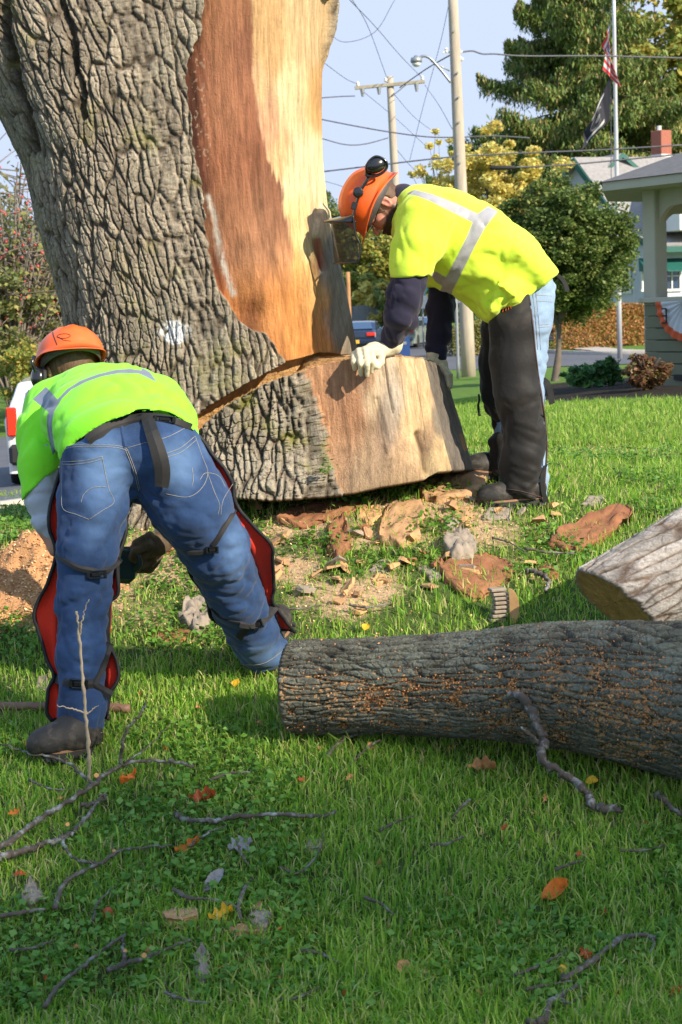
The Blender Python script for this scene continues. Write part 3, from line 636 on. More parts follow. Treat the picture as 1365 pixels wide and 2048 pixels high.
k = rng.random(n) < np.clip(dust_at(px, py, X, Y), 0, 1)*.55+.012; X, Y = X[k], Y[k]
P = np.stack([X, Y, gz(X, Y)+.004+.012*rng.random(len(X))], 1); V, Fc = leaves_mesh(P, .0055, .6, 1.6, .5, seed=4)
tag(mk('sawdust', V, Fc, M['chip'], None, smooth=False), 'pale sawdust and small wood chips sprinkled over the grass', 'sawdust', kind='stuff')
# sawdust heap on the left
M['heap'] = mat('sawdust_heap', lin((200, 150, 104))*.75, .95, .25, 30, .9, 160, .006)
nu, nv = 170, 130; hc = gp(40, 1185); hx = np.linspace(-.62, .52, nu); hy = np.linspace(-.42, .55, nv); HX, HY = np.meshgrid(hx, hy)
hh = .13*np.exp(-((HX+.05)/.30)**2-((HY-.05)/.25)**2)+.09*np.exp(-((HX-.12)/.18)**2-((HY-.15)/.2)**2)+.09*np.exp(-((HX+.4)/.2)**2-((HY)/.25)**2)
hh = hh*(1+.6*fbm(HX*8, HY*8, s=420, o=5))-.015+.018*fbm(HX*35, HY*35, s=421, o=3)
V = np.stack([HX+hc[0], HY+hc[1], gz(HX+hc[0], HY+hc[1])+hh], -1).reshape(-1, 3)
tag(mk('sawdust_pile', V, gridF(nv, nu), M['heap'], None, center=True), 'heap of orange brown sawdust on the grass left of the bending worker', 'sawdust pile')
n = 14000; ii = rng.integers(0, nv, n); jj = rng.integers(0, nu, n); Ph = np.stack([HX[ii, jj]+hc[0], HY[ii, jj]+hc[1], 0*ii], 1)+rng.normal(size=(n, 3))*.004; Ph[:, 2] = gz(Ph[:, 0], Ph[:, 1])+hh[ii, jj]+.003
k = hh[ii, jj] > .004; V, Fc = leaves_mesh(Ph[k], .007, .8, 1.7, .5, seed=8); tag(mk('sawdust', V, Fc, M['chip'], None, smooth=False), 'loose pale shavings lying over the sawdust heap', 'sawdust', kind='stuff')
# ------------------------------------------------------------ fallen branches
M['twig'] = mat('twig_bark', (.10, .078, .06), .8, .5, 25, .6, 120, .003, dirt=((.34, .38, .36), 30, .8))
M['twig_lichen'] = mat('lichened_twig_bark', (.085, .066, .052), .8, .5, 25, .6, 120, .003, dirt=((.42, .47, .45), 24, 1.0))
M['twig_pale'] = mat('pale_twig_bark', (.36, .29, .20), .8, .3, 25, .4, 120, .002)
M['cutend'] = mat('fresh_cut_wood', lin((235, 175, 105))*.7, .8, .2, 40)
M['handle'] = mat('worn_tool_handle', lin((150, 112, 92))*.7, .6, .2, 12, .2, 80, .001)
TW = 0
def stick(label, pl, r, mat_, branches=(), up=.034, name='stick', cat='stick', taper=.45, lumps=True, group=None, cuts=()):
    """a dead stick lying in the grass; pl = picture points on the ground, or with a depth"""
    global TW; TW += 1; r *= 1.15; rr_ = np.random.default_rng(TW)
    def path(pl, up):
        Q = [gp(p[0], p[1], up) if len(p) == 2 else pt(*p) for p in pl]
        n = max(6, int(len(pl)*7)); C = spline(np.array(Q), n); C += rr_.normal(size=C.shape)*r*.22; return C
    C = path(pl, up+r); rad = np.linspace(1, taper, len(C))*r*(1+(.18*rr_.normal(size=len(C)) if lumps else 0))
    mb = MB(); mb.tube(C, np.clip(rad, r*.2, None), 8)
    root = thing(name, label, cat, C.mean(0)*[1, 1, 0]+[0, 0, C[:, 2].min()], group)
    mb.build('stem', mat_, root, smooth=True)
    for b in branches:
        C2 = path(b[0], up+r); m2 = MB(); m2.tube(C2, np.linspace(1, .4, len(C2))*b[1], 6); m2.build('side_branch', mat_, root, smooth=True)
    for cpx in cuts:
        c0 = gp(cpx[0], cpx[1], up+r*1.3); m3 = MB(); m3.tube([c0, c0+np.array([.002, -.006, .004])], cpx[2], 10); m3.build('cut_stub', M['cutend'], root)
    return root
stick('thick lichen spotted branch forking in the grass before the left worker', [(-40, 1715), (0, 1695), (50, 1660), (90, 1630), (140, 1600), (185, 1570), (215, 1545), (262, 1525), (330, 1522), (385, 1532)], .0095, M['twig_lichen'],
      [([(240, 1530), (247, 1480, 5.12), (262, 1450, 5.12), (283, 1425, 5.14), (292, 1403, 5.15)], .006), ([(185, 1568), (130, 1523), (60, 1507), (0, 1488)], .006), ([(250, 1525), (300, 1490), (345, 1440)], .003)], cuts=[(193, 1552, .008)])
stick('thin bare twig standing upright in front of the left worker\'s leg', [(180, 1560, 4.98), (178, 1500, 4.97), (172, 1430, 4.96), (165, 1340, 4.96), (158, 1265, 4.96), (153, 1222, 4.96)], .0052, M['twig_pale'],
      [([(160, 1270, 4.96), (166, 1235, 4.95), (178, 1198, 4.95)], .003), ([(172, 1425, 4.96), (140, 1416, 4.94), (113, 1411, 4.93)], .003), ([(172, 1430, 4.96), (186, 1418, 4.97), (196, 1412, 4.97)], .0025)], taper=.6)
stick('dark lichened branch with a broken fork at the left edge of the grass', [(-30, 1722), (0, 1715), (40, 1705), (80, 1690), (120, 1678), (150, 1660), (180, 1625), (205, 1590)], .010, M['twig_lichen'], [([(125, 1680), (140, 1710), (162, 1724)], .006), ([(165, 1612), (195, 1605), (215, 1590)], .008)], cuts=[(135, 1650, .006)])
stick('long crooked twig curling right from the dark lichened branch', [(110, 1818), (125, 1772), (160, 1745), (205, 1725), (240, 1702), (290, 1695), (345, 1690)], .0060, M['twig'], [([(205, 1725), (228, 1704), (222, 1690)], .004), ([(160, 1722), (200, 1728), (205, 1725)], .006)], cuts=[(228, 1703, .005)])
stick('straight grey lichened stick lying across the middle of the grass', [(350, 1628), (380, 1640), (440, 1640), (480, 1632), (560, 1628), (640, 1632), (672, 1624)], .0080, M['twig_lichen'], [([(380, 1690), (420, 1665), (455, 1650)], .004)])
stick('forked Y shaped twig poking up among the fallen leaves', [(482, 1840), (478, 1815), (490, 1775), (507, 1748, 4.55), (490, 1718, 4.56), (472, 1680, 4.58)], .0048, M['twig'], [([(507, 1748, 4.55), (545, 1748, 4.56), (585, 1735, 4.58), (606, 1717, 4.6)], .003)], taper=.7)
stick('thin brown twig ending at the forked Y shaped twig', [(348, 1778), (380, 1795), (430, 1800), (478, 1815)], .0052, M['twig'])
stick('short curved twig beside the orange brown nut', [(188, 1840), (193, 1812), (213, 1788), (230, 1774)], .0036, M['twig'])
stick('long straight thin twig slanting up from the lower left corner', [(90, 2012), (120, 1970), (150, 1945), (200, 1905), (252, 1868)], .0045, M['twig'], taper=.8)
stick('pruned twig with pale cut stubs near the bottom left', [(215, 1940), (250, 1928), (290, 1915), (340, 1895), (382, 1880)], .0065, M['twig_lichen'], [([(250, 1928), (248, 1895), (246, 1870)], .006)], cuts=[(288, 1912, .007), (250, 1903, .005)])
stick('dark stick running in from the left edge below the bark flake', [(-20, 1836), (40, 1825), (92, 1818)], .006, M['twig'])
stick('hooked grey stick with a knobbly end at lower right', [(1128, 1958), (1165, 1935), (1200, 1910), (1240, 1880), (1270, 1870), (1312, 1875)], .0072, M['twig'], [([(1308, 1876), (1308, 1892), (1300, 1908)], .004)], taper=.8)
stick('slim forked grey twig left of the hooked stick', [(1030, 1950), (1070, 1935), (1110, 1915), (1136, 1898)], .0036, M['twig'])
stick('pale thin twig lying under the hooked stick', [(1052, 1980), (1095, 1970), (1148, 1962)], .0040, M['twig'])
stick('rough broken branch piece at the bottom edge below the hooked stick', [(1060, 2046), (1090, 2040), (1096, 2010), (1120, 1990), (1152, 1974)], .0085, M['twig'], [([(1115, 1995), (1140, 2005), (1165, 1990)], .004)])
stick('smooth crooked branch leaning down against the dark mossy log', [(958, 1368, 5.10), (1000, 1383, 5.07), (1045, 1398, 5.00), (1070, 1440, 4.96), (1087, 1482, 4.92), (1084, 1518, 4.88), (1130, 1548, 4.86), (1175, 1585, 4.82), (1190, 1612), (1240, 1622)], .0125, M['twig_lichen'], [([(1084, 1490, 4.92), (1062, 1472, 4.90), (1044, 1454, 4.89)], .009)], taper=.85)
stick('dark twig under the left end of the mossy log', [(655, 1512), (690, 1476), (745, 1464)], .006, M['twig'])
stick('smooth wooden tool handle lying behind the left worker\'s boot', [(-60, 1411), (60, 1413), (160, 1414), (262, 1417)], .0135, M['handle'], name='tool_handle', cat='tool handle', taper=1.0, lumps=False, up=.02)
stick('thin crooked twig between the workers near the bark scraps', [(530, 1190), (548, 1212), (590, 1218), (645, 1210)], .0055, M['twig'])
stick('short dark twig right of the thin crooked twig', [(700, 1210), (740, 1214), (780, 1208)], .0058, M['twig'])
stick('dark stick beside the pale sawn log', [(1050, 1096), (1090, 1104), (1150, 1106)], .006, M['twig'])
stick('bent mossy stick in front of the pale sawn log end', [(1055, 1140), (1085, 1150), (1098, 1168), (1092, 1180)], .010, M['twig_lichen'])
stick('broken reddish stick at the right edge below the dark log', [(1312, 1588), (1330, 1600), (1345, 1618), (1372, 1630)], .009, M['twig'])
stick('slender twig among grass left of the tan curled leaf', [(760, 1480), (730, 1500), (700, 1530)], .004, M['twig'])
stick('small grey twig in the grass below the straight lichened stick', [(560, 1735), (600, 1745), (640, 1700), (648, 1655)], .0035, M['twig'])
stick('short twig lying near the middle right of the grass', [(762, 1660), (790, 1645), (830, 1632)], .004, M['twig'])
stick('tiny dark twig above the curled orange leaf', [(1110, 1740), (1140, 1728), (1165, 1722)], .0045, M['twig'])
for i, (a, b, c, d, l) in enumerate([(60, 1560, 130, 1580, 'short dead twig lying left of the pale cut stub'), (420, 1560, 500, 1545, 'faint grey twig lying above the orange leaf pair'), (860, 1690, 930, 1672, 'weathered twig in the grass below the tan leaf'), (600, 1900, 680, 1925, 'brown twig near the bottom between both leaf groups'), (1240, 1700, 1330, 1690, 'thin twig lying near the right edge of the grass'), (940, 1600, 905, 1640, 'dark little twig standing slanted right of centre'), (330, 1985, 420, 2005, 'grey twig near the bottom edge left of centre'), (730, 1795, 790, 1830, 'slanting twig in the clover at centre right'), (20, 1900, 110, 1880, 'short twig by the left edge above the long thin twig'), (985, 1075, 1060, 1110, 'weathered stick behind the rusty bark slab'), (560, 2000, 640, 1975, 'short brown twig at the bottom centre of the grass')]):
    stick(l, [(a, b), ((a+c)/2, (b+d)/2+((-1)**i)*6), (c, d)], .0042, M['twig'])
# ------------------------------------------------------------ bark scraps and fallen leaves
M['scrap_tan'] = mat('bark_inner_tan', lin((192, 150, 108))*.8, .9, .3, 14, .8, 60, .004)
M['scrap_brown'] = mat('bark_rotten_brown', lin((158, 104, 70))*.75, .9, .4, 16, .8, 60, .005, dirt=(lin((200, 150, 100))*.6, 12, .8))
M['scrap_grey'] = mat('bark_outer_grey', lin((168, 154, 138))*.7, .9, .35, 18, .8, 60, .005)
M['scrap_pale'] = mat('fresh_wood_scrap', lin((224, 176, 120))*.7, .8, .2, 20, .4, 60, .003)
def scrap(label, poly, h, mat_, name='bark_piece', cat='bark piece', lift=0.0, rough=1.0, edge=None):
    """an irregular thick flake lying on the ground; poly in picture points of its outline"""
    P = np.array(poly, float); n = 48
    PP = np.vstack([P, P[:1]]); tt = np.linspace(0, len(P), n+1)[:-1]; Q = np.stack([np.interp(tt, np.arange(len(P)+1), PP[:, i]) for i in (0, 1)], 1); h = h*.62; seed = int(P[0, 0]*7+P[0, 1]) % 9999
    G = np.array([gp(a, b+2) for a, b in Q]); c = G.mean(0); rg = np.random.default_rng(seed)
    G[:, :2] = c[:2]+(G[:, :2]-c[:2])*(1+.10*fbm(np.arange(n)*.55, np.zeros(n), s=seed, o=3))[:, None]
    layers = []; 
    for f, zf in ((.96, 0.0), (1.0, .3), (.985, .62), (.99, .9), (.95, 1.0), (.78, 1.0), (.6, 1.0), (.4, 1.0), (.2, 1.0), (.02, 1.0)):
        R = c+(G-c)*f; R[:, 2] = gz(R[:, 0], R[:, 1])-.01+lift+(h+.01)*zf
        nz = fbm(R[:, 0]*26, R[:, 1]*26, s=seed+1, o=4); R[:, 2] += (nz*.6+.3*np.round(2*nz))*h*.42*rough*(zf > .5)+np.clip((R[:, :2]-c[:2])@rg.normal(size=2)*.10, -h*.5, h)
        nn = fbm(R[:, 0]*30+9, R[:, 1]*30+zf*7, s=seed+2, o=2)*.012*rough; R[:, :2] += ((G-c)[:, :2]/(np.linalg.norm((G-c)[:, :2], axis=1)[:, None]+1e-6))*nn[:, None]*(f > .5)
        layers.append(R)
    V = np.vstack(layers); Fc = gridF(len(layers), n, True)
    o = mk(name, V, Fc, mat_, None, center=True, smooth=False); tag(o, label, cat); return o
scrap('blocky tan bark chunk lying in front of the stump', [(770, 1032), (790, 1012), (846, 1008), (854, 1038), (838, 1050), (842, 1080), (800, 1100), (758, 1088)], .05, M['scrap_tan'])
scrap('broad tan bark slab wedged under the stump beside the boot', [(840, 978), (868, 960), (930, 955), (975, 962), (972, 985), (930, 1000), (875, 1008), (845, 998)], .045, M['scrap_tan'])
scrap('long reddish brown bark strip below the stump', [(556, 1046), (600, 1020), (690, 1008), (728, 1018), (660, 1042), (600, 1060)], .03, M['scrap_brown'])
scrap('pale orange wood chip beside the blocky tan chunk', [(718, 1040), (722, 1022), (762, 1020), (766, 1040), (742, 1050)], .03, M['scrap_pale'], 'wood_chip', 'wood chip')
scrap('lumpy grey rotten chunk behind the rusty bark slab', [(890, 1110), (900, 1082), (935, 1078), (955, 1100), (945, 1128), (905, 1135)], .085, M['scrap_grey'], rough=1.3)
scrap('wide rusty brown bark slab beside the small sawn wedge', [(880, 1146), (905, 1128), (960, 1122), (1015, 1128), (1030, 1150), (1008, 1172), (965, 1204), (925, 1196), (892, 1168)], .04, M['scrap_brown'])
scrap('large flat brown bark sheet leaning toward the pale log', [(1100, 1100), (1120, 1070), (1180, 1045), (1255, 1028), (1264, 1044), (1215, 1080), (1150, 1112)], .055, M['scrap_brown'])
scrap('small flat grey bark scrap just below the boot', [(965, 1040), (975, 1022), (1025, 1024), (1022, 1040)], .02, M['scrap_grey'])
scrap('tan bark scrap left of the small flat grey one', [(902, 1040), (915, 1024), (945, 1020), (948, 1036), (925, 1046)], .025, M['scrap_tan'])
scrap('dark reddish rotten bark lump left of the tan chunk', [(655, 1110), (662, 1070), (690, 1050), (702, 1075), (700, 1108), (675, 1120)], .06, M['scrap_brown'], rough=1.3)
scrap('pale narrow strip of bark lying in the sunlit grass', [(735, 1140), (760, 1126), (806, 1124), (800, 1136), (760, 1146)], .015, M['scrap_grey'])
scrap('smooth grey bark curl left of the rusty slab', [(836, 1140), (850, 1134), (880, 1144), (882, 1160), (862, 1164), (852, 1150)], .02, M['scrap_grey'], rough=.3)
scrap('orange bark flake in the sunlit grass', [(742, 1160), (755, 1150), (772, 1152), (770, 1166), (752, 1170)], .015, M['scrap_pale'])
scrap('crumbling grey brown rot chunk between the left worker\'s legs', [(362, 1250), (370, 1222), (400, 1208), (425, 1228), (420, 1262), (390, 1272)], .07, M['scrap_grey'], rough=1.5)
scrap('flat brown bark strip below the crumbling rot chunk', [(290, 1272), (340, 1262), (385, 1268), (370, 1282), (310, 1286)], .02, M['scrap_brown'])
scrap('ragged straw coloured bark flake at lower left of centre', [(328, 1846), (345, 1832), (392, 1834), (398, 1846), (370, 1856), (335, 1856)], .018, M['scrap_tan'], lift=.015)
scrap('thin straw coloured splinter below the pale grey lump', [(452, 1876), (480, 1864), (520, 1872), (528, 1882), (480, 1884)], .014, M['scrap_tan'], lift=.02)
scrap('pale grey crumbly lump in the lower grass', [(498, 1862), (502, 1842), (528, 1838), (542, 1852), (535, 1870), (510, 1872)], .026, M['scrap_grey'], lift=.015)
scrap('upright dark bark splinter near the bottom of the grass', [(395, 1970), (392, 1935), (406, 1912), (420, 1935), (420, 1968), (405, 1980)], .035, M['scrap_grey'], lift=.01)
scrap('rough grey brown bark flake near the left edge', [(45, 1818), (50, 1785), (62, 1765), (80, 1790), (88, 1816), (65, 1822)], .03, M['scrap_grey'], lift=.01)
scrap('short pale splinter standing near the pale grey lump', [(508, 1836), (510, 1812), (518, 1808), (524, 1826), (518, 1838)], .022, M['scrap_tan'], lift=.01)
scrap('grey bark flake left of the tool handle', [(70, 1388), (76, 1366), (96, 1364), (100, 1386), (88, 1394)], .03, M['scrap_grey'])
scrap('white edged wood splinter near the bottom right of centre', [(842, 1958), (850, 1944), (868, 1962), (864, 1970)], .015, M['scrap_pale'], lift=.01)
scrap('small pale chip under the right end of the lichened stick', [(610, 1706), (620, 1690), (645, 1692), (642, 1708)], .012, M['scrap_grey'], lift=.012)
scrap('brown bark crumb between pale log and rusty slab', [(1080, 1146), (1092, 1136), (1120, 1140), (1116, 1156), (1092, 1158)], .03, M['scrap_brown'])
scrap('greyish bark flake behind the worker on the right lawn', [(1160, 1012), (1176, 998), (1210, 1000), (1204, 1016)], .03, M['scrap_grey'])
# many small chips around the stump: five shapes, copied
protos = []
r_ = np.random.default_rng(99); chip_spots = []
while len(chip_spots) < 64:
    x, y = r_.uniform(300, 1130), r_.uniform(995, 1235)
    if sdpoly(np.array([x]), np.array([y]), [(520, 985), (860, 960), (1130, 1000), (1130, 1140), (880, 1235), (560, 1235), (300, 1280), (300, 1060)])[0] < 0: chip_spots.append((x, y))
for i, (x, y) in enumerate(chip_spots):
    c = gp(x, y); c[2] = gz(c[0], c[1])+.012; mt_ = ['scrap_tan', 'scrap_pale', 'scrap_brown', 'scrap_grey', 'scrap_pale', 'scrap_tan'][i % 6]
    if i < 6:
        n_ = 9; a = np.sort(r_.random(n_))*6.283; R_ = .020+.016*r_.random(n_); out = np.stack([R_*np.cos(a)*1.4, R_*np.sin(a)*.8, 0*a], 1); up_ = out*[.9, .9, 0]+[0, 0, .010]; up_[:, 2] += .004*r_.normal(size=n_)
        o = mk('bark_chip', np.vstack([out, up_])+c, gridF(2, n_, True).tolist()+[list(range(n_))[::-1], [n_+k for k in range(n_)]], M[mt_], None, smooth=False); o.data.transform(Matrix.Translation(-Vector(c))); o.location = tuple(c); protos.append(o)
    else: o = clone(protos[i % 6], loc=c)
    o.rotation_euler = (r_.normal()*.35, r_.normal()*.35, r_.random()*6.28); s_ = .6+.9*r_.random(); o.scale = (s_, s_, s_)
    kd = ['tan bark', 'pale fresh wood', 'rusty brown bark', 'grey bark', 'pale fresh wood', 'tan bark'][i % 6]; wh = 'behind the bending worker' if x < 560 else 'under the stump' if y < 1075 else 'near the dark log' if y > 1160 else 'on the sawdust'; wh2 = ', left of the tan chunk' if x < 760 else ', right of the tan chunk'
    tag(o, 'small '+kd+' chip '+wh+wh2, 'bark chip', 'small '+kd+' chips '+wh+wh2)
# the little sawn wedge standing on edge
wc = gp(1006, 1244); wt = thing('wood_wedge', 'small sawn oak wedge standing on edge with grey bark outside', 'wood wedge', wc)
nn_ = 26; prof = np.array([(math.sin(a)*.062*(1 if a < math.pi/2 else 1), .058-math.cos(a)*.070) for a in np.linspace(0, math.pi, nn_)]); prof[:, 0] *= .75
ax1 = np.array([.94, -.34, 0]); ax2 = np.array([.34, .94, 0]); 
Lf = wc+prof[:, :1]*ax1*.8+np.array([0, 0, 1.])*prof[:, 1:]-np.array([.0, 0, 0]); 
mb = MB(); F0 = Lf-ax1*.0; mb.prism(Lf+ax1*.028, .006, ax1*.2+ax2*-.98); mb.build('sawn_face', M['scrap_pale'], wt)
mb = MB(); P0 = np.array([wc+np.array([-.055, .02, z])+np.array([.012*math.sin(z*60), 0, 0]) for z in np.linspace(0, .128, 14)]); 
for zz_ in np.linspace(0, .115, 8): mb.box(wc+np.array([-.022+.02*math.sin(zz_*25), .015, zz_+.007]), (.062, .045, .0125), Matrix.Rotation(.25, 3, 'Z'), .003)
mb.build('bark_layer', M['scrap_grey'], wt)
def leafcol(name, c): M[name] = mat(name, np.minimum(lin(c)*1.15, .9), .6, .3, 50, .3, 120, .001, trans=.3, dirt=(lin(c)*.35, 60, .7))
leafcol('leaf_orange', (226, 128, 52)); leafcol('leaf_yellow', (238, 178, 40)); leafcol('leaf_tan', (196, 144, 96)); leafcol('leaf_rust', (176, 84, 42)); leafcol('leaf_grey', (165, 160, 162))
def dead_leaf(label, px, py, w_, mat_, rot=0., curl=.4, asp=.5, lobes=True):
    c = gp(px, py, .03); Yd = c[1]; s = w_*Yd/F; nl, nw = 19, 9
    t = np.linspace(0, 1, nl); lob = (.62+.38*np.cos(t*6*math.pi)) if lobes else 1.0
    wid = np.sin(np.clip(t, 0.02, .98)*math.pi)**.7*lob*s*asp*.62+.0008
    rg = np.random.default_rng(int(px*3+py)); V = []
    vx = np.linspace(-1, 1, nw)
    X = (t[:, None]-.5)*s+0*vx[None]; Yl = wid[:, None]*vx[None]; Z = curl*.35*s*(np.abs(vx[None])**1.5)*(1+.6*np.sin(t*5+rg.random()*6))[:, None]+.08*s*np.sin(t*4+rg.random()*6)[:, None]+.02*s*rg.normal(size=X.shape)
    ca, sa = math.cos(rot), math.sin(rot); X, Yl = X*ca-Yl*sa, X*sa+Yl*ca
    # tilted towards the camera, as leaves caught in grass are
    V = c+np.stack([X, Yl*.75-Z*.5, Z*.85+Yl*.62], -1).reshape(-1, 3)
    o = mk('fallen_leaf', V, gridF(nl, nw), mat_, None, center=True); tag(o, label, 'leaf'); return o
dead_leaf('bright orange curled leaf at the centre left of the lower grass', 442, 1830, 52, M['leaf_yellow'], .2, .5, .75)
dead_leaf('orange brown leaf lying left of the grey leaf', 375, 1694, 54, M['leaf_orange'], .5, .5, .5)
dead_leaf('jagged rust leaf above the straight lichened stick', 405, 1595, 56, M['leaf_rust'], 0, .6, .6)
dead_leaf('tall folded orange leaf below the forking branch', 258, 1558, 46, M['leaf_orange'], .9, .8, .4)
dead_leaf('yellow leaf leaning on the left worker\'s boot', 66, 1492, 28, M['leaf_yellow'], 1.2, .5, .9, False)
dead_leaf('small orange leaf by the left edge above the branches', 29, 1626, 24, M['leaf_orange'], .4, .4, .8)
dead_leaf('long curled orange leaf in the right half of the grass', 1110, 1786, 68, M['leaf_orange'], .55, .7, .42, False)
dead_leaf('tan curled leaf below the dark mossy log', 964, 1536, 58, M['leaf_tan'], .05, .7, .5)
dead_leaf('small yellow leaf below the crooked leaning branch', 1184, 1563, 26, M['leaf_yellow'], 0, .4, .6, False)
dead_leaf('rust red leaf crossed by the hooked grey stick', 1172, 1912, 38, M['leaf_rust'], -.9, .6, .6)
dead_leaf('smooth brown oval leaf near the bottom centre', 808, 1934, 32, M['leaf_tan'], -.9, .3, .75, False)
dead_leaf('reddish brown leaf cut off by the lower right edge', 1356, 1984, 40, M['leaf_rust'], .3, .4, .6)
dead_leaf('grey upturned leaf crossed by the Y shaped twig', 482, 1692, 54, M['leaf_grey'], .5, .4, .8)
dead_leaf('narrow grey leaf pointing down at centre left', 428, 1762, 62, M['leaf_grey'], .85, .3, .35, False)
dead_leaf('small yellow leaf between left worker and mossy log', 472, 1366, 18, M['leaf_yellow'], 0, .3, .8, False)
dead_leaf('rusty leaf scrap lying low by the left edge', 40, 1749, 26, M['leaf_rust'], 0, .3, .5)
dead_leaf('small pale yellow leaf right of the hooked stick base', 1126, 1938, 18, M['leaf_yellow'], .6, .3, .7, False)
dead_leaf('tiny rust leaf in the middle of the upper grass', 604, 1560, 20, M['leaf_rust'], .2, .3, .6)
dead_leaf('tiny orange leaf near the right side of the lower grass', 1158, 1568+140, 18, M['leaf_rust'], 1.2, .3, .5)
dead_leaf('tan leaf standing against the left end of the mossy log', 742, 1494, 26, M['leaf_tan'], 1.2, .4, .45, False)
dead_leaf('yellow oval leaf behind the top of the mossy log', 732, 1254, 16, M['leaf_yellow'], 1.3, .3, .8, False)
dead_leaf('brown leaf on the grass left of the small wedge', 1300+30, 1944, 16, M['leaf_rust'], .3, .3, .6) if False else None
lp = [dead_leaf('small dry tan leaf sunk in the foreground grass', 300, 1900, 22, M['leaf_tan'], .3, .5, .6), dead_leaf('small dry rust leaf sunk in the foreground grass', 560, 1860, 18, M['leaf_rust'], 1.1, .5, .5)]
for i, (x, y) in enumerate([(120, 1600), (330, 1500), (520, 1450), (610, 1640), (700, 1560), (830, 1600), (900, 1500), (1010, 1660), (1090, 1600), (1290, 1650), (1330, 1790), (1210, 1830), (1000, 1850), (900, 1790), (760, 1730), (690, 1990), (560, 1960), (440, 1940), (150, 1900), (90, 1960), (960, 1990), (1240, 1990), (640, 1500), (280, 1390), (400, 1420), (560, 1400)]):
    c = gp(x, y, .026); o = clone(lp[i % 2], loc=c, rot=(.2*math.sin(i), .2*math.cos(i*2), i*1.7), scale=.7+.5*((i*37) % 10)/10.) if i > -1 else None
    tag(o, ('small dry tan leaf sunk in the foreground grass', 'small dry rust leaf sunk in the foreground grass')[i % 2])
for o in COL.objects:
    if 'sunk in the foreground grass' in str(o.get('label', '')): o['group'] = 'small dry leaves scattered in the foreground grass'
nutc = gp(217, 1836, .012); mb = MB(); mb.lathe([(.002, -.018), (.010, -.013), (.014, -.002), (.0135, .008), (.009, .016), (.003, .019)], 14, Matrix.Translation(nutc+np.array([0, 0, .012]))@Matrix.Rotation(.4, 4, 'X'))
tag(mb.build('gall', M['leaf_rust'], None, smooth=True, center=True), 'round orange brown nut or gall lying in the lower left grass', 'nut')
# weed growing at the foot of the trunk
for i, (x, y, l, ns, sz) in enumerate([(655, 948, 'tiny green weed sprouting from the stump bark', 60, .012), (535, 1005, 'broad leaved green weed at the left foot of the stump', 90, .03), (690, 1000, 'leafy green ground ivy in front of the stump middle', 200, .026), (770, 990, 'leafy green ground ivy near the tan bark slab', 160, .024), (815, 985, 'small bright weed beside the tan bark slab', 50, .022), (30, 1090, 'green leafy weed beside the sawdust heap', 160, .03), (640, 1100, 'low leafy weed left of the blocky tan chunk', 160, .02), (880, 1060, 'low leafy weed right of the blocky tan chunk', 160, .02)]):
    c = gp(x, y) if i else pt(655, 950, 7.10); r_ = np.random.default_rng(i+50); sp_ = .16 if i else .035
    P = c+np.stack([r_.normal(size=ns)*sp_*.6, r_.normal(size=ns)*sp_*.4, np.abs(r_.normal(size=ns))*.03+.01], 1)
    if i: P[:, 2] += gz(P[:, 0], P[:, 1])-c[2]
    V, Fc = leaves_mesh(P, sz, 1.2, 1.2, seed=60+i); tag(mk('weed', V, Fc, M['clover'], None, smooth=False), l, 'ground cover', kind='stuff')
# ------------------------------------------------------------ signed distance modelling for bodies and clothes
def nd(px, py, Y, rpx): return (pt(px, py, Y), rpx*Y/F)
def cone(P, a, ra, b, rb, S=None):
    A, B = np.asarray(a), np.asarray(b)
    if S is not None: P = P/S; A = A/S; B = B/S
    e = B-A; t = np.clip(((P-A)@e)/max(e@e, 1e-9), 0, 1)
    d = np.linalg.norm(P-A-t[:, None]*e, axis=1)-(ra+(rb-ra)*t)
    return d if S is None else d*min(S)
def smin(a, b, k):
    h = np.clip(.5+.5*(b-a)/k, 0, 1); return b+(a-b)*h-k*h*(1-h)
def chain(P, nodes, k=.02, S=None):
    S = None if S is None else np.array(S, float); d = None
    for (a, ra), (b, rb) in zip(nodes[:-1], nodes[1:]):
        c = cone(P, a, ra, b, rb, S); d = c if d is None else smin(d, c, k)
    return d
def ell(P, c, r, A=None):
    Q = P-np.asarray(c)
    if A is not None: Q = Q@np.array(A).T
    r = np.array(r, float); k0 = np.linalg.norm(Q/r, axis=1); k1 = np.linalg.norm(Q/(r*r), axis=1)+1e-9
    return k0*(k0-1)/k1
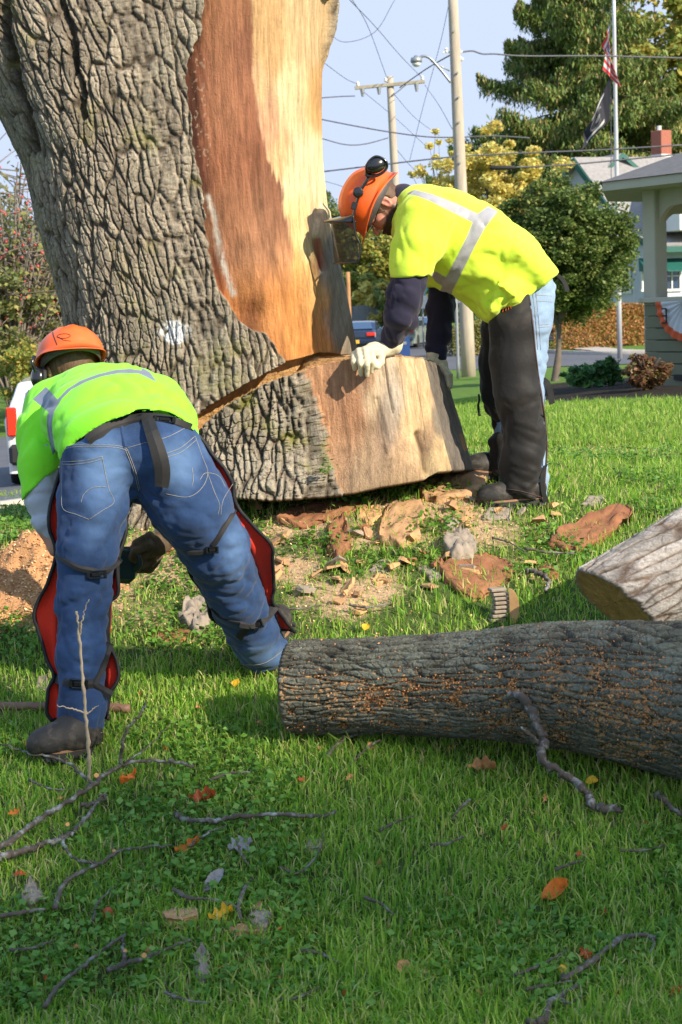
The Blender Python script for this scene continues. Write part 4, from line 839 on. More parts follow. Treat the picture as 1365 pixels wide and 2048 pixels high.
def sdmesh(fn, lo, hi, h):
    lo = np.array(lo, float); hi = np.array(hi, float); n = np.ceil((hi-lo)/h).astype(int)+1
    xs, ys, zs = (lo[i]+h*np.arange(n[i]) for i in range(3)); out = np.empty(n, np.float32)
    YY, ZZ = np.meshgrid(ys, zs, indexing='ij'); step = max(1, 400000//(n[1]*n[2]))
    for i in range(0, n[0], step):
        xx = xs[i:i+step]; P = np.stack([np.repeat(xx, n[1]*n[2]), np.tile(YY.ravel(), len(xx)), np.tile(ZZ.ravel(), len(xx))], 1)
        out[i:i+step] = fn(P).reshape(len(xx), n[1], n[2])
    out = np.clip(out, -4*h, 4*h); out[[0, -1]] = 4*h; out[:, [0, -1]] = 4*h; out[:, :, [0, -1]] = 4*h
    g = openvdb.FloatGrid(4*h); g.copyFromArray(np.ascontiguousarray(out, np.float32))
    p, q = g.convertToQuads(0.0); V = lo+np.asarray(p, float)*h; q = np.asarray(q).astype(np.int64)
    a, b, c, d = (V[q[:, i]] for i in range(4)); vol = np.einsum('ij,ij->i', a, np.cross(b, c)).sum()+np.einsum('ij,ij->i', a, np.cross(c, d)).sum()
    if vol < 0: q = q[:, ::-1]
    # light smoothing
    for _ in range(2):
        s = np.zeros_like(V); cnt = np.zeros(len(V))
        for i in range(4):
            np.add.at(s, q[:, i], V[q[:, (i+1) % 4]]); np.add.at(cnt, q[:, i], 1)
            np.add.at(s, q[:, (i+1) % 4], V[q[:, i]]); np.add.at(cnt, q[:, (i+1) % 4], 1)
        V = V*.5+.5*s/cnt[:, None]
    return V, q
def box_of(nodes, m=.04):
    A = np.array([n[0] for n in nodes]); r = max(n[1] for n in nodes)+m; return A.min(0)-r, A.max(0)+r
def folds(P, ax, f=18., st=.25, amp=.006, s=0):
    """cloth creases running along ax"""
    ax = np.array(ax, float)/np.linalg.norm(ax); al = P@ax; Q = P-al[:, None]*ax
    W = Q*f+(al*f*st)[:, None]*ax
    n = noise(W[:, 0]+1.5*noise(P[:, 0]*6, P[:, 1]*6, P[:, 2]*6, s+1), W[:, 1], W[:, 2], s)
    return amp*(1-2*np.abs(n)**.8)
BV = {}
def bvh(o):
    if o.name not in BV:
        me = o.data; n = len(me.vertices); c = np.empty(n*3, np.float32); me.vertices.foreach_get('co', c); c = c.reshape(-1, 3)+ORG_L(o)
        BV[o.name] = BVHTree.FromPolygons([tuple(v) for v in c.tolist()], [tuple(p.vertices) for p in me.polygons])
    return BV[o.name]
def ORG_L(o):
    return np.array(o.location)+(np.array(o.parent.location) if o.parent else 0)
def drape(pl, o, off=.003, Yf=None, n=None):
    """points of object o seen along a picture polyline, lifted off its surface"""
    P = spline(np.array([p[:2] for p in pl], float), n or max(4, int(len(pl)*6))); out = []; last = Yf
    for x, y in P:
        d = FWD*F+RGT*(x-CX)+UP*(CY-y); d /= np.linalg.norm(d)
        h = bvh(o).ray_cast(Vector(CAM), Vector(d)) if o is not None else (None,)
        if h[0] is not None and (Yf is None or abs(h[0][1]-Yf) < .5): q = np.array(h[0]); last = q[1]
        else: q = pt(x, y, last if last else 5.5)
        out.append(q-d*off)
    return np.array(out)
def ribbon(name, pl, width, o, mat_, parent, off=.006, th=.004, Yf=None, smooth=9, twist=None):
    C = drape(pl, o, off, Yf, n=max(10, len(pl)*8))
    k = min(smooth, len(C)//2*2-1)
    Cp = np.pad(C, ((k//2, k//2), (0, 0)), 'edge'); C = np.stack([np.convolve(Cp[:, i], np.ones(k)/k, 'valid') for i in range(3)], 1)
    vd = C-CAM; vd /= np.linalg.norm(vd, axis=1)[:, None]; T = np.gradient(C, axis=0); T /= np.linalg.norm(T, axis=1)[:, None]+1e-9
    S = np.cross(T, vd); S /= np.linalg.norm(S, axis=1)[:, None]; w_ = (np.broadcast_to(np.array(width, float), (len(C),)) if np.isscalar(width) else np.interp(np.linspace(0, 1, len(C)), np.linspace(0, 1, len(width)), width))*C[:, 1]/F/2
    bk = vd*th
    L, Rr = C-S*w_[:, None]+vd*.004, C+S*w_[:, None]+vd*.004
    V = np.stack([L, C, Rr, Rr+bk, C+bk, L+bk], 1).reshape(-1, 3); Fc = gridF(len(C), 6, True).tolist()+[[0, 1, 2, 3, 4, 5][::-1], [(len(C)-1)*6+i for i in range(6)]]
    return mk(name, V, Fc, mat_, parent, smooth=False)
def stitch(lines, o, mat_, parent, r=.0010, name='stitching'):
    mb = MB()
    for pl in lines: mb.tube(drape(pl, o, .0008), r, 5)
    s_ = mb.build(name, mat_, parent, smooth=True); bvh(o)
    with bpy.context.temp_override(active_object=o, selected_editable_objects=[o, s_], object=o, selected_objects=[o, s_]): bpy.ops.object.join()
    return o
# ------------------------------------------------------------ clothing materials
def cloth(name, col, rough=.85, weave=900, wav=.15, var=.12, stripe=None, fade=None, dirt=None, em=0):
    m, t, b = NM(name); tc = N(t, 'ShaderNodeTexCoord').outputs['Object']
    n1 = N(t, 'ShaderNodeTexNoise', {'Vector': tc, 'Scale': 7.0, 'Detail': 6.0, 'Roughness': .6}).outputs[0]
    n2 = N(t, 'ShaderNodeTexNoise', {'Vector': tc, 'Scale': weave*.3, 'Detail': 3.0}).outputs[0]
    v = N(t, 'ShaderNodeMapRange', {'Value': math_(t, 'ADD', math_(t, 'MULTIPLY', n1, .7), math_(t, 'MULTIPLY', n2, .3)), 'From Min': .3, 'From Max': .7, 'To Min': 1-var, 'To Max': 1+var}).outputs[0]
    s_ = N(t, 'ShaderNodeVectorMath', {0: (col[0], col[1], col[2])}, operation='SCALE'); t.links.new(v, s_.inputs['Scale']); out = s_.outputs[0]
    if fade: out = mixc(t, N(t, 'ShaderNodeMapRange', {'Value': math_(t, 'ADD', attr(t, 'fade').outputs['Fac'], math_(t, 'MULTIPLY', math_(t, 'SUBTRACT', n1, .5), .8)), 'From Min': .2, 'From Max': 1.0}).outputs[0], out, fade)
    if dirt: out = mixc(t, N(t, 'ShaderNodeMapRange', {'Value': n1, 'From Min': .52, 'From Max': .7, 'To Max': dirt[1]}).outputs[0], out, dirt[0])
    if stripe:
        sd = attr(t, 'stripe').outputs['Fac']; f = N(t, 'ShaderNodeMapRange', {'Value': sd, 'From Min': .6, 'From Max': -.6}).outputs[0]
        out = mixc(t, f, out, stripe); t.links.new(N(t, 'ShaderNodeMapRange', {'Value': f, 'To Min': rough, 'To Max': .45}).outputs[0], b.inputs['Roughness'])
    else: b.inputs['Roughness'].default_value = rough
    t.links.new(out, b.inputs['Base Color']); b.inputs['Specular IOR Level'].default_value = .25
    b.inputs['Sheen Weight'].default_value = .15; b.inputs['Sheen Roughness'].default_value = .5
    nb = N(t, 'ShaderNodeTexNoise', {'Vector': tc, 'Scale': 35.0, 'Detail': 6.0, 'Distortion': .6}).outputs[0]
    bp = N(t, 'ShaderNodeBump', {'Height': nb, 'Strength': .35, 'Distance': .004}).outputs[0]; t.links.new(bp, b.inputs['Normal']); return m
M['lime'] = cloth('shaded_lime_hi_vis_knit', (.25, .84, .03), stripe=(.17, .20, .27), var=.05)  # lime knit with the greener cast of shade put into its colour
M['yellow'] = cloth('yellow_hi_vis_knit', (.66, .86, .06), stripe=(.34, .34, .36), var=.05)
M['denim'] = cloth('dark_denim', (.022, .054, .140), var=.4, fade=(.11, .20, .37))
M['denim2'] = cloth('pale_denim', (.22, .32, .46), var=.3)
M['chaps'] = cloth('black_chaps_fabric', (.013, .012, .012), rough=.65, var=.4, dirt=((.06, .045, .035), .45))
M['red'] = cloth('red_chaps_lining', (.90, .045, .018), rough=.7, var=.2)
M['navy'] = cloth('navy_sleeve', (.020, .018, .040), var=.25)
M['greyslv'] = cloth('grey_sleeve', (.42, .45, .50), var=.12)
M['web'] = mat('black_webbing', (.012, .012, .013), .7, .3, 60, .5, 700, .001)
M['plastic'] = mat('black_plastic', (.010, .010, .012), .22, .1, 10, spec=.6, coat=.4)
M['orange'] = mat('orange_helmet_plastic', (.95, .13, .018), .38, .06, 12, spec=.5, coat=.15, dirt=((.55, .09, .03), 9, .35))
M['thread'] = mat('jeans_thread', (.26, .25, .22), .8, .3, 80)
M['thread_orange'] = mat('orange_thread', (.7, .12, .02), .8)
M['leather'] = mat('work_glove_leather', (.62, .55, .38), .8, .18, 22, .5, 120, .002, dirt=((.22, .18, .12), 14, .75))
M['leather_dark'] = mat('dirty_glove_leather', (.11, .07, .035), .8, .5, 22, .5, 120, .002, dirt=((.02, .02, .015), 14, .9))
M['boot'] = mat('worn_boot_leather', (.018, .016, .014), .65, .35, 18, .5, 90, .002, dirt=((.16, .13, .10), 22, .6))
M['sole'] = mat('boot_sole_rubber', (.03, .028, .026), .8, .3, 30); M['welt'] = mat('boot_welt', (.30, .16, .09), .7, .2, 40)
M['hair'] = mat('brown_hair', (.10, .05, .025), .6, .5, 160, .8, 300, .002, stretch=(1, 1, .3))
M['skin'] = mat('skin', (.6, .3, .2), .5, .10, 25, .3, 220, .0008, attrcol=True)
M['steel'] = mat('brushed_steel', (.5, .5, .5), .3, .2, 60, metal=1.0)
# mesh of the visor: see-through dark gauze
m, t, b = NM('visor_mesh'); b.inputs['Base Color'].default_value = (.035, .032, .02, 1); b.inputs['Roughness'].default_value = .5
tr = N(t, 'ShaderNodeBsdfTransparent').outputs[0]; mx = N(t, 'ShaderNodeMixShader', {0: .62, 1: tr, 2: b.outputs[0]}).outputs[0]; t.links.new(mx, t.nodes['Material Output'].inputs[0]); M['gauze'] = m
def fr(u, f):
    """frame columns: right-hand side, forward, up"""
    u = np.array(u, float); u /= np.linalg.norm(u); f = np.array(f, float); f -= u*(f@u); f /= np.linalg.norm(f); r = np.cross(f, u); return np.stack([r, f, u], 1)
def helmet(C, Fm, parent, W=.118, L=.142, H=.128, lip=.011):
    """hard hat: ribbed dome, short brim all round, longer in front; local x right, y forward, z up"""
    na, nb = 72, 26; a = np.linspace(0, 2*math.pi, na, endpoint=False); V = []
    for i in range(nb):
        p = i/(nb-1)*math.pi/2; rr, z = math.cos(p)**.86, math.sin(p)**.92
        x = W*rr*np.cos(a); y = L*rr*np.sin(a); zz_ = H*z+0*a
        rib = .006*np.exp(-(x/.017)**2)*(p > .35)+.0035*np.exp(-((np.abs(x)-.045)/.010)**2)*(p > .3); V.append(np.stack([x, y, zz_+rib], 1))
    fw = np.clip(np.sin(a), 0, 1)**2; ng = np.clip(-np.sin(a), 0, 1)**2
    def brim(o, dz): return np.stack([(W+o*(.7+.2*fw))*np.cos(a), (L+o*(1+2.6*fw+.2*ng))*np.sin(a), dz-.020*fw-.024*ng*(o > .001)+.010*np.abs(np.cos(a))**3+0*a], 1)
    lower = [brim(.003, -.006), brim(lip, -.014), brim(lip+.001, -.018), brim(.001, -.014)]
    inner = [np.stack([(W-.008)*math.cos(p)**.86*np.cos(a), (L-.008)*math.cos(p)**.86*np.sin(a), (H-.008)*math.sin(p)**.92+0*a], 1) for p in np.linspace(0, math.pi/2, 10)]
    A = np.vstack([v for v in (V[::-1]+lower+inner)]); A = A@Fm.T+C
    mk('helmet_shell', A, gridF(nb+4+10, na, True)[:, ::-1], M['orange'], parent)
    mb = MB(); r2 = [np.stack([(W-q)*np.cos(a)*.93, (L-q)*np.sin(a)*.93, z+0*a], 1)@Fm.T+C for q, z in ((.004, -.004), (.008, -.034), (.011, -.034), (.008, -.004))]
    mb.add(np.vstack(r2), gridF(4, na, True).tolist()); mb.build('headband', mat('headband_grey', (.07, .065, .065), .5, .2, 30) if 'hb' not in M else M['hb'], parent, smooth=True)
M['hb'] = mat('headband_grey', (.07, .065, .065), .5, .2, 30)
def glove(nodes_p, fingers, thumb, cuff, mat_, parent, name='glove', h=.0045, k=.010):
    al = nodes_p+[n for f in fingers for n in f]+thumb+cuff; lo, hi = box_of(al, .012)
    def fn(P):
        d = chain(P, nodes_p, .02)
        for f in fingers: d = smin(d, chain(P, f, .004), k*.55)
        d = smin(d, chain(P, thumb, .006), .012)
        c = chain(P, cuff, .02); d = smin(d, np.abs(c+.003)-.0045 if False else c, .010)
        return d+folds(P, (1, .2, .3), 60, .5, .0018, 77)
    V, q = sdmesh(fn, lo, hi, h); return mk(name, V, q, mat_, parent)
# ================================================================ worker bending over at the left (seen from behind)
p1c = gp(150, 1500); m1 = thing('person', 'worker in lime shirt and strapped chaps bending away from us at left', 'person', p1c)
LL = [nd(205, 905, 5.50, 84), nd(186, 1010, 5.46, 70), nd(175, 1100, 5.43, 61), nd(166, 1200, 5.42, 53), nd(163, 1300, 5.40, 51), nd(164, 1400, 5.37, 47), nd(161, 1452, 5.36, 48)]
RL = [nd(315, 905, 5.52, 88), nd(382, 1010, 5.54, 78), nd(432, 1098, 5.62, 65), nd(472, 1190, 5.76, 54), nd(505, 1260, 5.88, 50), nd(528, 1302, 5.95, 50)]
WA = [nd(196, 868, 5.62, 70), nd(318, 858, 5.62, 74)]
def jeans1(P):
    a, b, c = chain(P, LL, .03), chain(P, RL, .03), chain(P, WA, .03)
    d = smin(smin(a, c, .06), b, .045); d = smin(d, smin(b, c, .06), .02)
    px, py = proj(P)
    d = np.maximum(d, (py-np.where(px < 300, 1478+.05*(px-160), 1346-.42*(px-535)))*5.5/F)
    d = np.maximum(d, (np.interp(px, [150, 190, 215, 260, 330, 385, 420], [890, 858, 842, 832, 832, 848, 880])-py)*5.5/F)
    low = sstep(980, 1150, py)
    z1 = np.minimum(1, .35+low)
    w_ = .6*folds(P, (1, 0, -.2), 48, .3, .0035, 23)+folds(P, (1, 0, .35), 26, .3, .0045, 3)*z1+folds(P, (.8, .1, -.6), 15, .3, .006, 9)*(.5+.3*low)
    seat = np.exp(-((px-285)/70)**2-((py-1010)/70)**2); w_ += seat*folds(P, (.7, 0, .7), 30, .3, .008, 14)
    knee = np.exp(-((py-1205)/50)**2)*(px < 260)+np.exp(-((px-465)/50)**2-((py-1165)/60)**2); w_ += knee*folds(P, (1, 0, .12), 34, .25, .006, 17)
    ank = sstep(1400, 1470, py)*(px < 260)+sstep(1240, 1310, py)*(px > 400); w_ += ank*folds(P, (1, 0, 0), 30, .3, .005, 19)
    return d+w_
lo, hi = box_of(LL+RL+WA, .03); V, q = sdmesh(jeans1, lo, hi, .0062)
px, py = proj(V)
fade = .9*np.exp(-((px-205)/62)**2-((py-930)/75)**2)+.85*np.exp(-((px-355)/50)**2-((py-930)/60)**2)+.6*np.exp(-((px-470)/30)**2-((py-1090)/80)**2)+.35*np.exp(-((px-165)/30)**2-((py-1300)/160)**2)+.7*np.exp(-((px-530)/50)**2-((py-1310)/30)**2)+.4*np.exp(-((px-190)/40)**2-((py-1070)/60)**2)
fade += .5*sstep(1462, 1475, py)*(px < 260)
jn = mk('jeans', V, q, M['denim'], m1, attrs=dict(fade=fade))
c1 = lambda L: [(x/3.25, y/3.25+620) for x, y in L]
stitch([c1([(400, 893), (500, 876), (620, 874), (760, 882), (828, 902)]), c1([(400, 906), (500, 889), (620, 887), (760, 895), (828, 914)]), [(255, 896), (289, 886), (335, 874), (378, 852)], c1([(815, 905), (850, 990), (880, 1080), (905, 1185)]), c1([(828, 905), (862, 990), (892, 1080), (912, 1170)]),
        c1([(405, 985), (480, 985), (580, 975), (665, 950)]), c1([(407, 1003), (480, 1003), (580, 992), (668, 968)]), c1([(665, 950), (690, 1080), (712, 1170), (742, 1250), (660, 1308), (580, 1362)]), c1([(580, 1362), (500, 1330), (412, 1292), (402, 1180), (405, 985)]), c1([(528, 1252), (545, 1200), (590, 1160), (650, 1148), (690, 1150)]),
        [(330, 908), (361, 896), (391, 872)], [(330, 916), (363, 904), (393, 880)], [(391, 872), (404, 910), (416, 945), (404, 976), (376, 994), (332, 988)], [(400, 960), (412, 946), (438, 952), (452, 975)], [(416, 947), (430, 985), (440, 1010), (436, 1030)], [(442, 1030), (447, 1000), (466, 968)],
        [(113, 1463), (160, 1474), (205, 1465)], [(486, 1330), (530, 1326), (580, 1291)], [(385, 935), (387, 960), (384, 972)]], jn, M['thread'], m1)
ribbon('belt_loop', [(241, 842), (246, 872), (252, 896)], 9, jn, M['denim'], m1, .006)
# seat belt, hanging strap
ribbon('belt', [(172, 884), (205, 862), (245, 846), (290, 838), (335, 842), (388, 862)], 25, jn, M['web'], m1, .010)
ribbon('hanging_strap', [(290, 806), (296, 840), (309, 878), (322, 918), (327, 952), (322, 980)], [26, 26, 29, 32, 31, 27], jn, M['web'], m1, .030, smooth=15)
mb = MB()
def buckle(mb, px, py, w_, h_, o, rot=0., Yf=None):
    c = drape([(px, py), (px+1, py)], o, .012, Yf, n=2)[0]; R = Matrix.Rotation(rot, 3, 'Y'); k = c[1]/F
    for dx_, dz_, a_, b_ in ((0, h_*.42, w_, h_*.18), (0, -h_*.42, w_, h_*.18), (-w_*.42, 0, w_*.16, h_), (w_*.42, 0, w_*.16, h_), (0, 0, w_*.5, h_*.5)):
        off = R@Vector((dx_*k, 0, dz_*k)); mb.box(c+np.array(off), (a_*k, .010, b_*k), R, .0015)
buckle(mb, 330, 838, 44, 13, jn, .12); mb.build('belt_buckle', M['plastic'], m1)
# chaps: one wrapped sheet per leg, red lining towards the leg
def chap(name, lo_, ro_, axis, r_front, Yoff=.05):
    n = 46; A = spline(np.array(lo_, float), n); B = spline(np.array(ro_, float), n)
    ys = np.linspace(0, 1, n)
    AX = spline(np.array([a[0] for a in axis]), n); RA = np.interp(ys, np.linspace(0, 1, len(axis)), [a[1] for a in axis])
    # centre of the leg at matching height
    V = []
    for i in range(n):
        l = np.array([*A[i]]); r_ = np.array([*B[i]])
        zc = pt((l[0]+r_[0])/2, (l[1]+r_[1])/2, AX[n//2][1])[2]
        j = np.argmin(np.abs(AX[:, 2]-zc)); c = AX[j]; rad = RA[j]+.012
        pl_, pr_ = pt(l[0], l[1], c[1]+Yoff-.03), pt(r_[0], r_[1], c[1]+Yoff-.03)
        row = [pl_]
        wl_ = c+np.array([-rad*.98, .03, 0]); wr_ = c+np.array([rad*.98, .03, 0])
        row.append(pl_*.45+wl_*.55+np.array([0, .03, 0]) if pl_[0] < wl_[0] else pl_*.6+wl_*.4+np.array([0, .03, 0]))
        for ang in np.linspace(math.pi*.92, math.pi*.08, 9): row.append(c+np.array([rad*math.cos(ang), rad*1.08*math.sin(ang)+.01, 0]))
        row.append(pr_*.45+wr_*.55+np.array([0, .03, 0]) if pr_[0] > wr_[0] else pr_*.6+wr_*.4+np.array([0, .03, 0])); row.append(pr_); V.append(row)
    V = np.array(V); V += .006*np.stack([noise(V[..., 0]*20, V[..., 2]*22, s=5), noise(V[..., 0]*18, V[..., 2]*14, s=6)*2.2, 0*V[..., 0]], -1)
    m_ = V.shape[1]; Fc = gridF(n, m_)
    o = mk(name, V.reshape(-1, 3), Fc, None, m1, mats=[M['chaps'], M['red']])
    so_ = o.modifiers.new('thickness', 'SOLIDIFY'); so_.thickness = .010; so_.offset = 1; so_.material_offset = 1; so_.use_rim = True; so_.material_offset_rim = 0
    sb = o.modifiers.new('sub', 'SUBSURF'); sb.levels = 1; sb.render_levels = 1
    mb = MB(); mb.tube(V[:, 0]-np.array([0, .002, 0]), .0062, 8); mb.tube(V[:, -1]-np.array([0, .002, 0]), .0062, 8); mb.tube(V[-1, :], .005, 6); tr_ = mb.build('edge_binding', M['web'], o, smooth=True)
    return o
lo1 = [(120, 930), (104, 1000), (102, 1053), (110, 1108), (96, 1160), (72, 1215), (74, 1255), (88, 1305), (106, 1351), (97, 1385), (94, 1425), (104, 1443)]
ro1 = [(262, 930), (254, 1000), (251, 1047), (248, 1085), (236, 1119), (237, 1187), (219, 1206), (214, 1264), (220, 1295), (237, 1340), (234, 1366), (220, 1386), (214, 1428)]
cl_ = chap('left_chap' if False else 'chap', lo1, ro1, LL, None)
lo2 = [(290, 960), (297, 1021), (318, 1050), (345, 1080), (372, 1103), (375, 1127), (386, 1158), (413, 1197), (422, 1232), (450, 1257), (476, 1278), (487, 1302)]
ro2 = [(391, 866), (422, 903), (462, 961), (470, 1003), (500, 1041), (544, 1092), (548, 1121), (548, 1168), (547, 1203), (568, 1238), (587, 1264)]
cr_ = chap('chap', lo2, ro2, RL, None)
sides = [([(108, 1108), (132, 1121), (153, 1134), (177, 1140), (209, 1142), (230, 1130), (243, 1115)], 13), ([(102, 1354), (127, 1361), (159, 1368), (190, 1368)], 20), ([(186, 1372), (205, 1335), (214, 1305), (222, 1284)], 16), ([(184, 1368), (204, 1380), (226, 1392)], 18),
         ([(474, 1004), (462, 1030), (447, 1055), (422, 1096)], 15), ([(372, 1104), (400, 1104), (438, 1096)], 13), ([(422, 1214), (438, 1232), (462, 1242), (484, 1245)], 6), ([(478, 1246), (505, 1250), (532, 1236), (556, 1206)], 17), ([(474, 1278), (486, 1264), (498, 1250)], 18)]
for i, (pl, w_) in enumerate(sides): ribbon('leg_strap', pl, w_, jn, M['web'], m1, .009, Yf=5.42 if pl[0][0] < 300 else 5.7)
for bx, by, bw, bh, rt in ((194, 1149, 40, 17, 0), (158, 1368, 38, 20, .1), (425, 1100, 26, 14, 0), (515, 1249, 24, 18, -.3)):
    mb = MB(); buckle(mb, bx, by, bw, bh, jn, rt); mb.build('strap_buckle', M['plastic'], m1)
# shirt
TS1 = [(pt(256, 884, 5.50), .142), (pt(238, 838, 5.70), .150), (pt(206, 795, 5.95), .120)]
HEM1 = ([40, 108, 118, 150, 210, 270, 300, 335, 365, 392, 430], [962, 948, 934, 889, 848, 824, 822, 826, 840, 868, 900])
SL1 = [nd(108, 812, 5.96, 56), nd(80, 862, 5.84, 45), nd(78, 930, 5.74, 38), nd(80, 990, 5.70, 36)]
SR1 = [nd(318, 800, 5.96, 50), nd(330, 880, 6.00, 40), nd(330, 930, 6.02, 36)]
def shirt1(P):
    px, py = proj(P)
    t_ = chain(P, TS1, .05, (1.62, 1.0, 1.0)); t_ = smin(t_, ell(P, pt(225, 800, 5.86), (.20, .16, .12)), .05)
    hem = np.interp(px, *HEM1); t_ = np.maximum(t_, (py-hem)*5.6/F)
    t_ = t_+.3*folds(P, (.9, .3, .3), 10, .35, .012, 31)+folds(P, (.8, .2, .7), 20, .3, .005, 32)
    s1 = chain(P, SL1, .03); s1 = np.maximum(s1, ((py-992)+.93*(px-55))*.73*5.7/F)
    s1 = s1+folds(P, (.3, .1, 1), 22, .35, .006, 33)
    s2 = chain(P, SR1, .03)
    d = smin(smin(t_, s1, .035), s2, .04)
    return d
lo, hi = box_of(SL1+SR1+[(a, .26) for a, b in TS1], .02); V, q = sdmesh(shirt1, lo, hi, .0065); px, py = proj(V)
s31 = [c1([(300, 498), (375, 582), (440, 512), (520, 462), (640, 417), (760, 388), (850, 382), (922, 392), (925, 376), (975, 402), (1022, 470), (960, 438), (900, 412), (780, 410), (660, 432), (560, 467), (470, 514), (405, 575), (352, 660), (338, 740), (345, 820), (362, 925), (345, 945), (320, 850), (306, 760), (308, 682), (322, 668), (214, 580)])]
st = np.full(len(V), 1e3)
for poly in s31: st = np.minimum(st, sdpoly(px, py, poly))
sh1 = mk('shirt', V, q, M['lime'], m1, attrs=dict(stripe=np.clip(st, -8, 8)))
def sleeve(name, nodes, mat_, parent, h=.006, amp=.006, s=0, clip=None):
    lo, hi = box_of(nodes, .02); ax = np.array(nodes[-1][0])-np.array(nodes[0][0]); side = np.cross(ax/np.linalg.norm(ax), (0, 1, 0))
    def fn(P):
        d = chain(P, nodes, .03)+folds(P, side+.25*ax, 30, .3, amp, s)+folds(P, ax+.6*side, 16, .3, amp, s+5)
        return d
    V, q = sdmesh(fn, lo, hi, h); return mk(name, V, q, mat_, parent)
sleeve('sleeve', [nd(84, 915, 5.76, 36), nd(87, 1000, 5.70, 33), nd(97, 1050, 5.66, 26), nd(124, 1092, 5.66, 20)], M['greyslv'], m1, s=41)
sleeve('sleeve', [nd(330, 920, 6.02, 33), nd(345, 1010, 6.02, 28), nd(330, 1066, 5.98, 21)], M['greyslv'], m1, s=43)
# body under the clothes, one continuous figure
HU1 = np.array([-.16, .42, .85]); H1 = fr(HU1, (-.35, .75, -.5)); HC1 = pt(140, 728, 6.05)
B1 = [[(LL[0][0], .10), (LL[2][0], .075), (LL[4][0], .062), (LL[6][0], .05)], [(RL[0][0], .10), (RL[2][0], .075), (RL[3][0], .062), (RL[5][0], .05)], [(TS1[0][0], .06), (TS1[1][0], .10), (TS1[2][0], .095)],
      [(SL1[0][0], .06), (SL1[2][0], .045), (pt(94, 1050, 5.66), .033), (pt(112, 1100, 5.64), .026)], [(SR1[0][0], .06), (SR1[2][0], .045), (pt(345, 1010, 6.02), .036), (pt(325, 1075, 5.97), .027)], [(TS1[2][0], .06), (pt(150, 752, 6.02), .055), (HC1, .07)]]
def body1(P):
    d = None
    for c in B1:
        x = chain(P, c, .03); d = x if d is None else smin(d, x, .04)
    Q = (P-HC1)@H1
    d = smin(d, ell(Q, (0, 0, 0), (.078, .098, .105)), .03); d = smin(d, cone(Q, (0, .03, -.05), .045, (0, .075, -.10), .03), .02)
    d = smin(d, cone(Q, (0, .095, -.02), .012, (0, .118, -.05), .014), .01)
    for sx in (-1, 1): d = smin(d, ell(Q, (sx*.08, -.01, -.03), (.012, .02, .032)), .006)
    return d
al = [n for c in B1 for n in c]; lo, hi = box_of(al, .06); V, q = sdmesh(body1, lo, hi, .010)
mk('body', V, q, M['skin'], m1, colors=np.tile([.5, .26, .18], (len(V), 1)))
helmet(pt(141, 716, 6.03), fr(HU1, (-.35, .75, -.5)), m1, W=.118, L=.140, H=.098)
def hair1(P):
    Q = (P-HC1)@H1; d = ell(Q, (0, -.008, .0), (.088, .104, .108)); return np.maximum(np.maximum(d, Q[:, 1]-.03), -Q[:, 2]-.075)+.003*noise(P[:, 0]*120, P[:, 1]*120, P[:, 2]*50, 3)
V, q = sdmesh(hair1, HC1-.14, HC1+.14, .005); mk('hair', V, q, M['hair'], m1)
# ear muffs
def muff(C, axis, r, parent, arm=None, name='ear_muff', fwd=(0, .3, 1), sq=.78):
    ax_ = np.array(axis, float); Fm = fr(ax_, fwd); Fm[:, 0] *= sq; M4 = np.eye(4); M4[:3, :3] = Fm; M4[:3, 3] = C
    mb = MB(); mb.lathe([(.004, r*.75), (r*.45, r*.72), (r*.8, r*.55), (r*.98, r*.25), (r*1.0, 0), (r*.94, -r*.12), (r*.8, -r*.14)], 28, M4); o = mb.build(name, M['plastic'], parent, smooth=True)
    mb = MB(); mb.lathe([(r*.95, -r*.12), (r*1.02, -r*.25), (r*.98, -r*.48), (r*.7, -r*.52)], 28, M4); mb.build('cushion', M['web'], o, smooth=True)
    if arm is not None: mb = MB(); mb.tube(arm, r*.16, 8); mb.build('muff_arm', M['plastic'], o, smooth=True)
    return o
muff(pt(80, 755, 5.97), (-.9, -.35, .1), .040, m1, [pt(74, 748, 5.95), pt(64, 725, 5.95), pt(70, 712, 5.96)])
muff(pt(205, 748, 6.12), (.9, .1, 0), .040, m1, [pt(212, 742, 6.12), pt(214, 722, 6.10)])
mb = MB(); ea = np.linspace(0, 2*math.pi, 26); shl = [c for c in m1.children if c.name.startswith('helmet_shell')][0]
mb.tube(drape([(128+13*math.cos(a), 672+4.5*math.sin(a)-.05*13*math.cos(a)) for a in ea], shl, .001, n=50), .0014, 5)
mb.tube(drape([(115, 690), (108, 672), (106, 664)], shl, .001), .0014, 5); mb.tube(drape([(118, 674), (128, 680), (142, 682)], shl, .001), .0012, 5); mb.build('emblem', M['web'], m1, smooth=True)
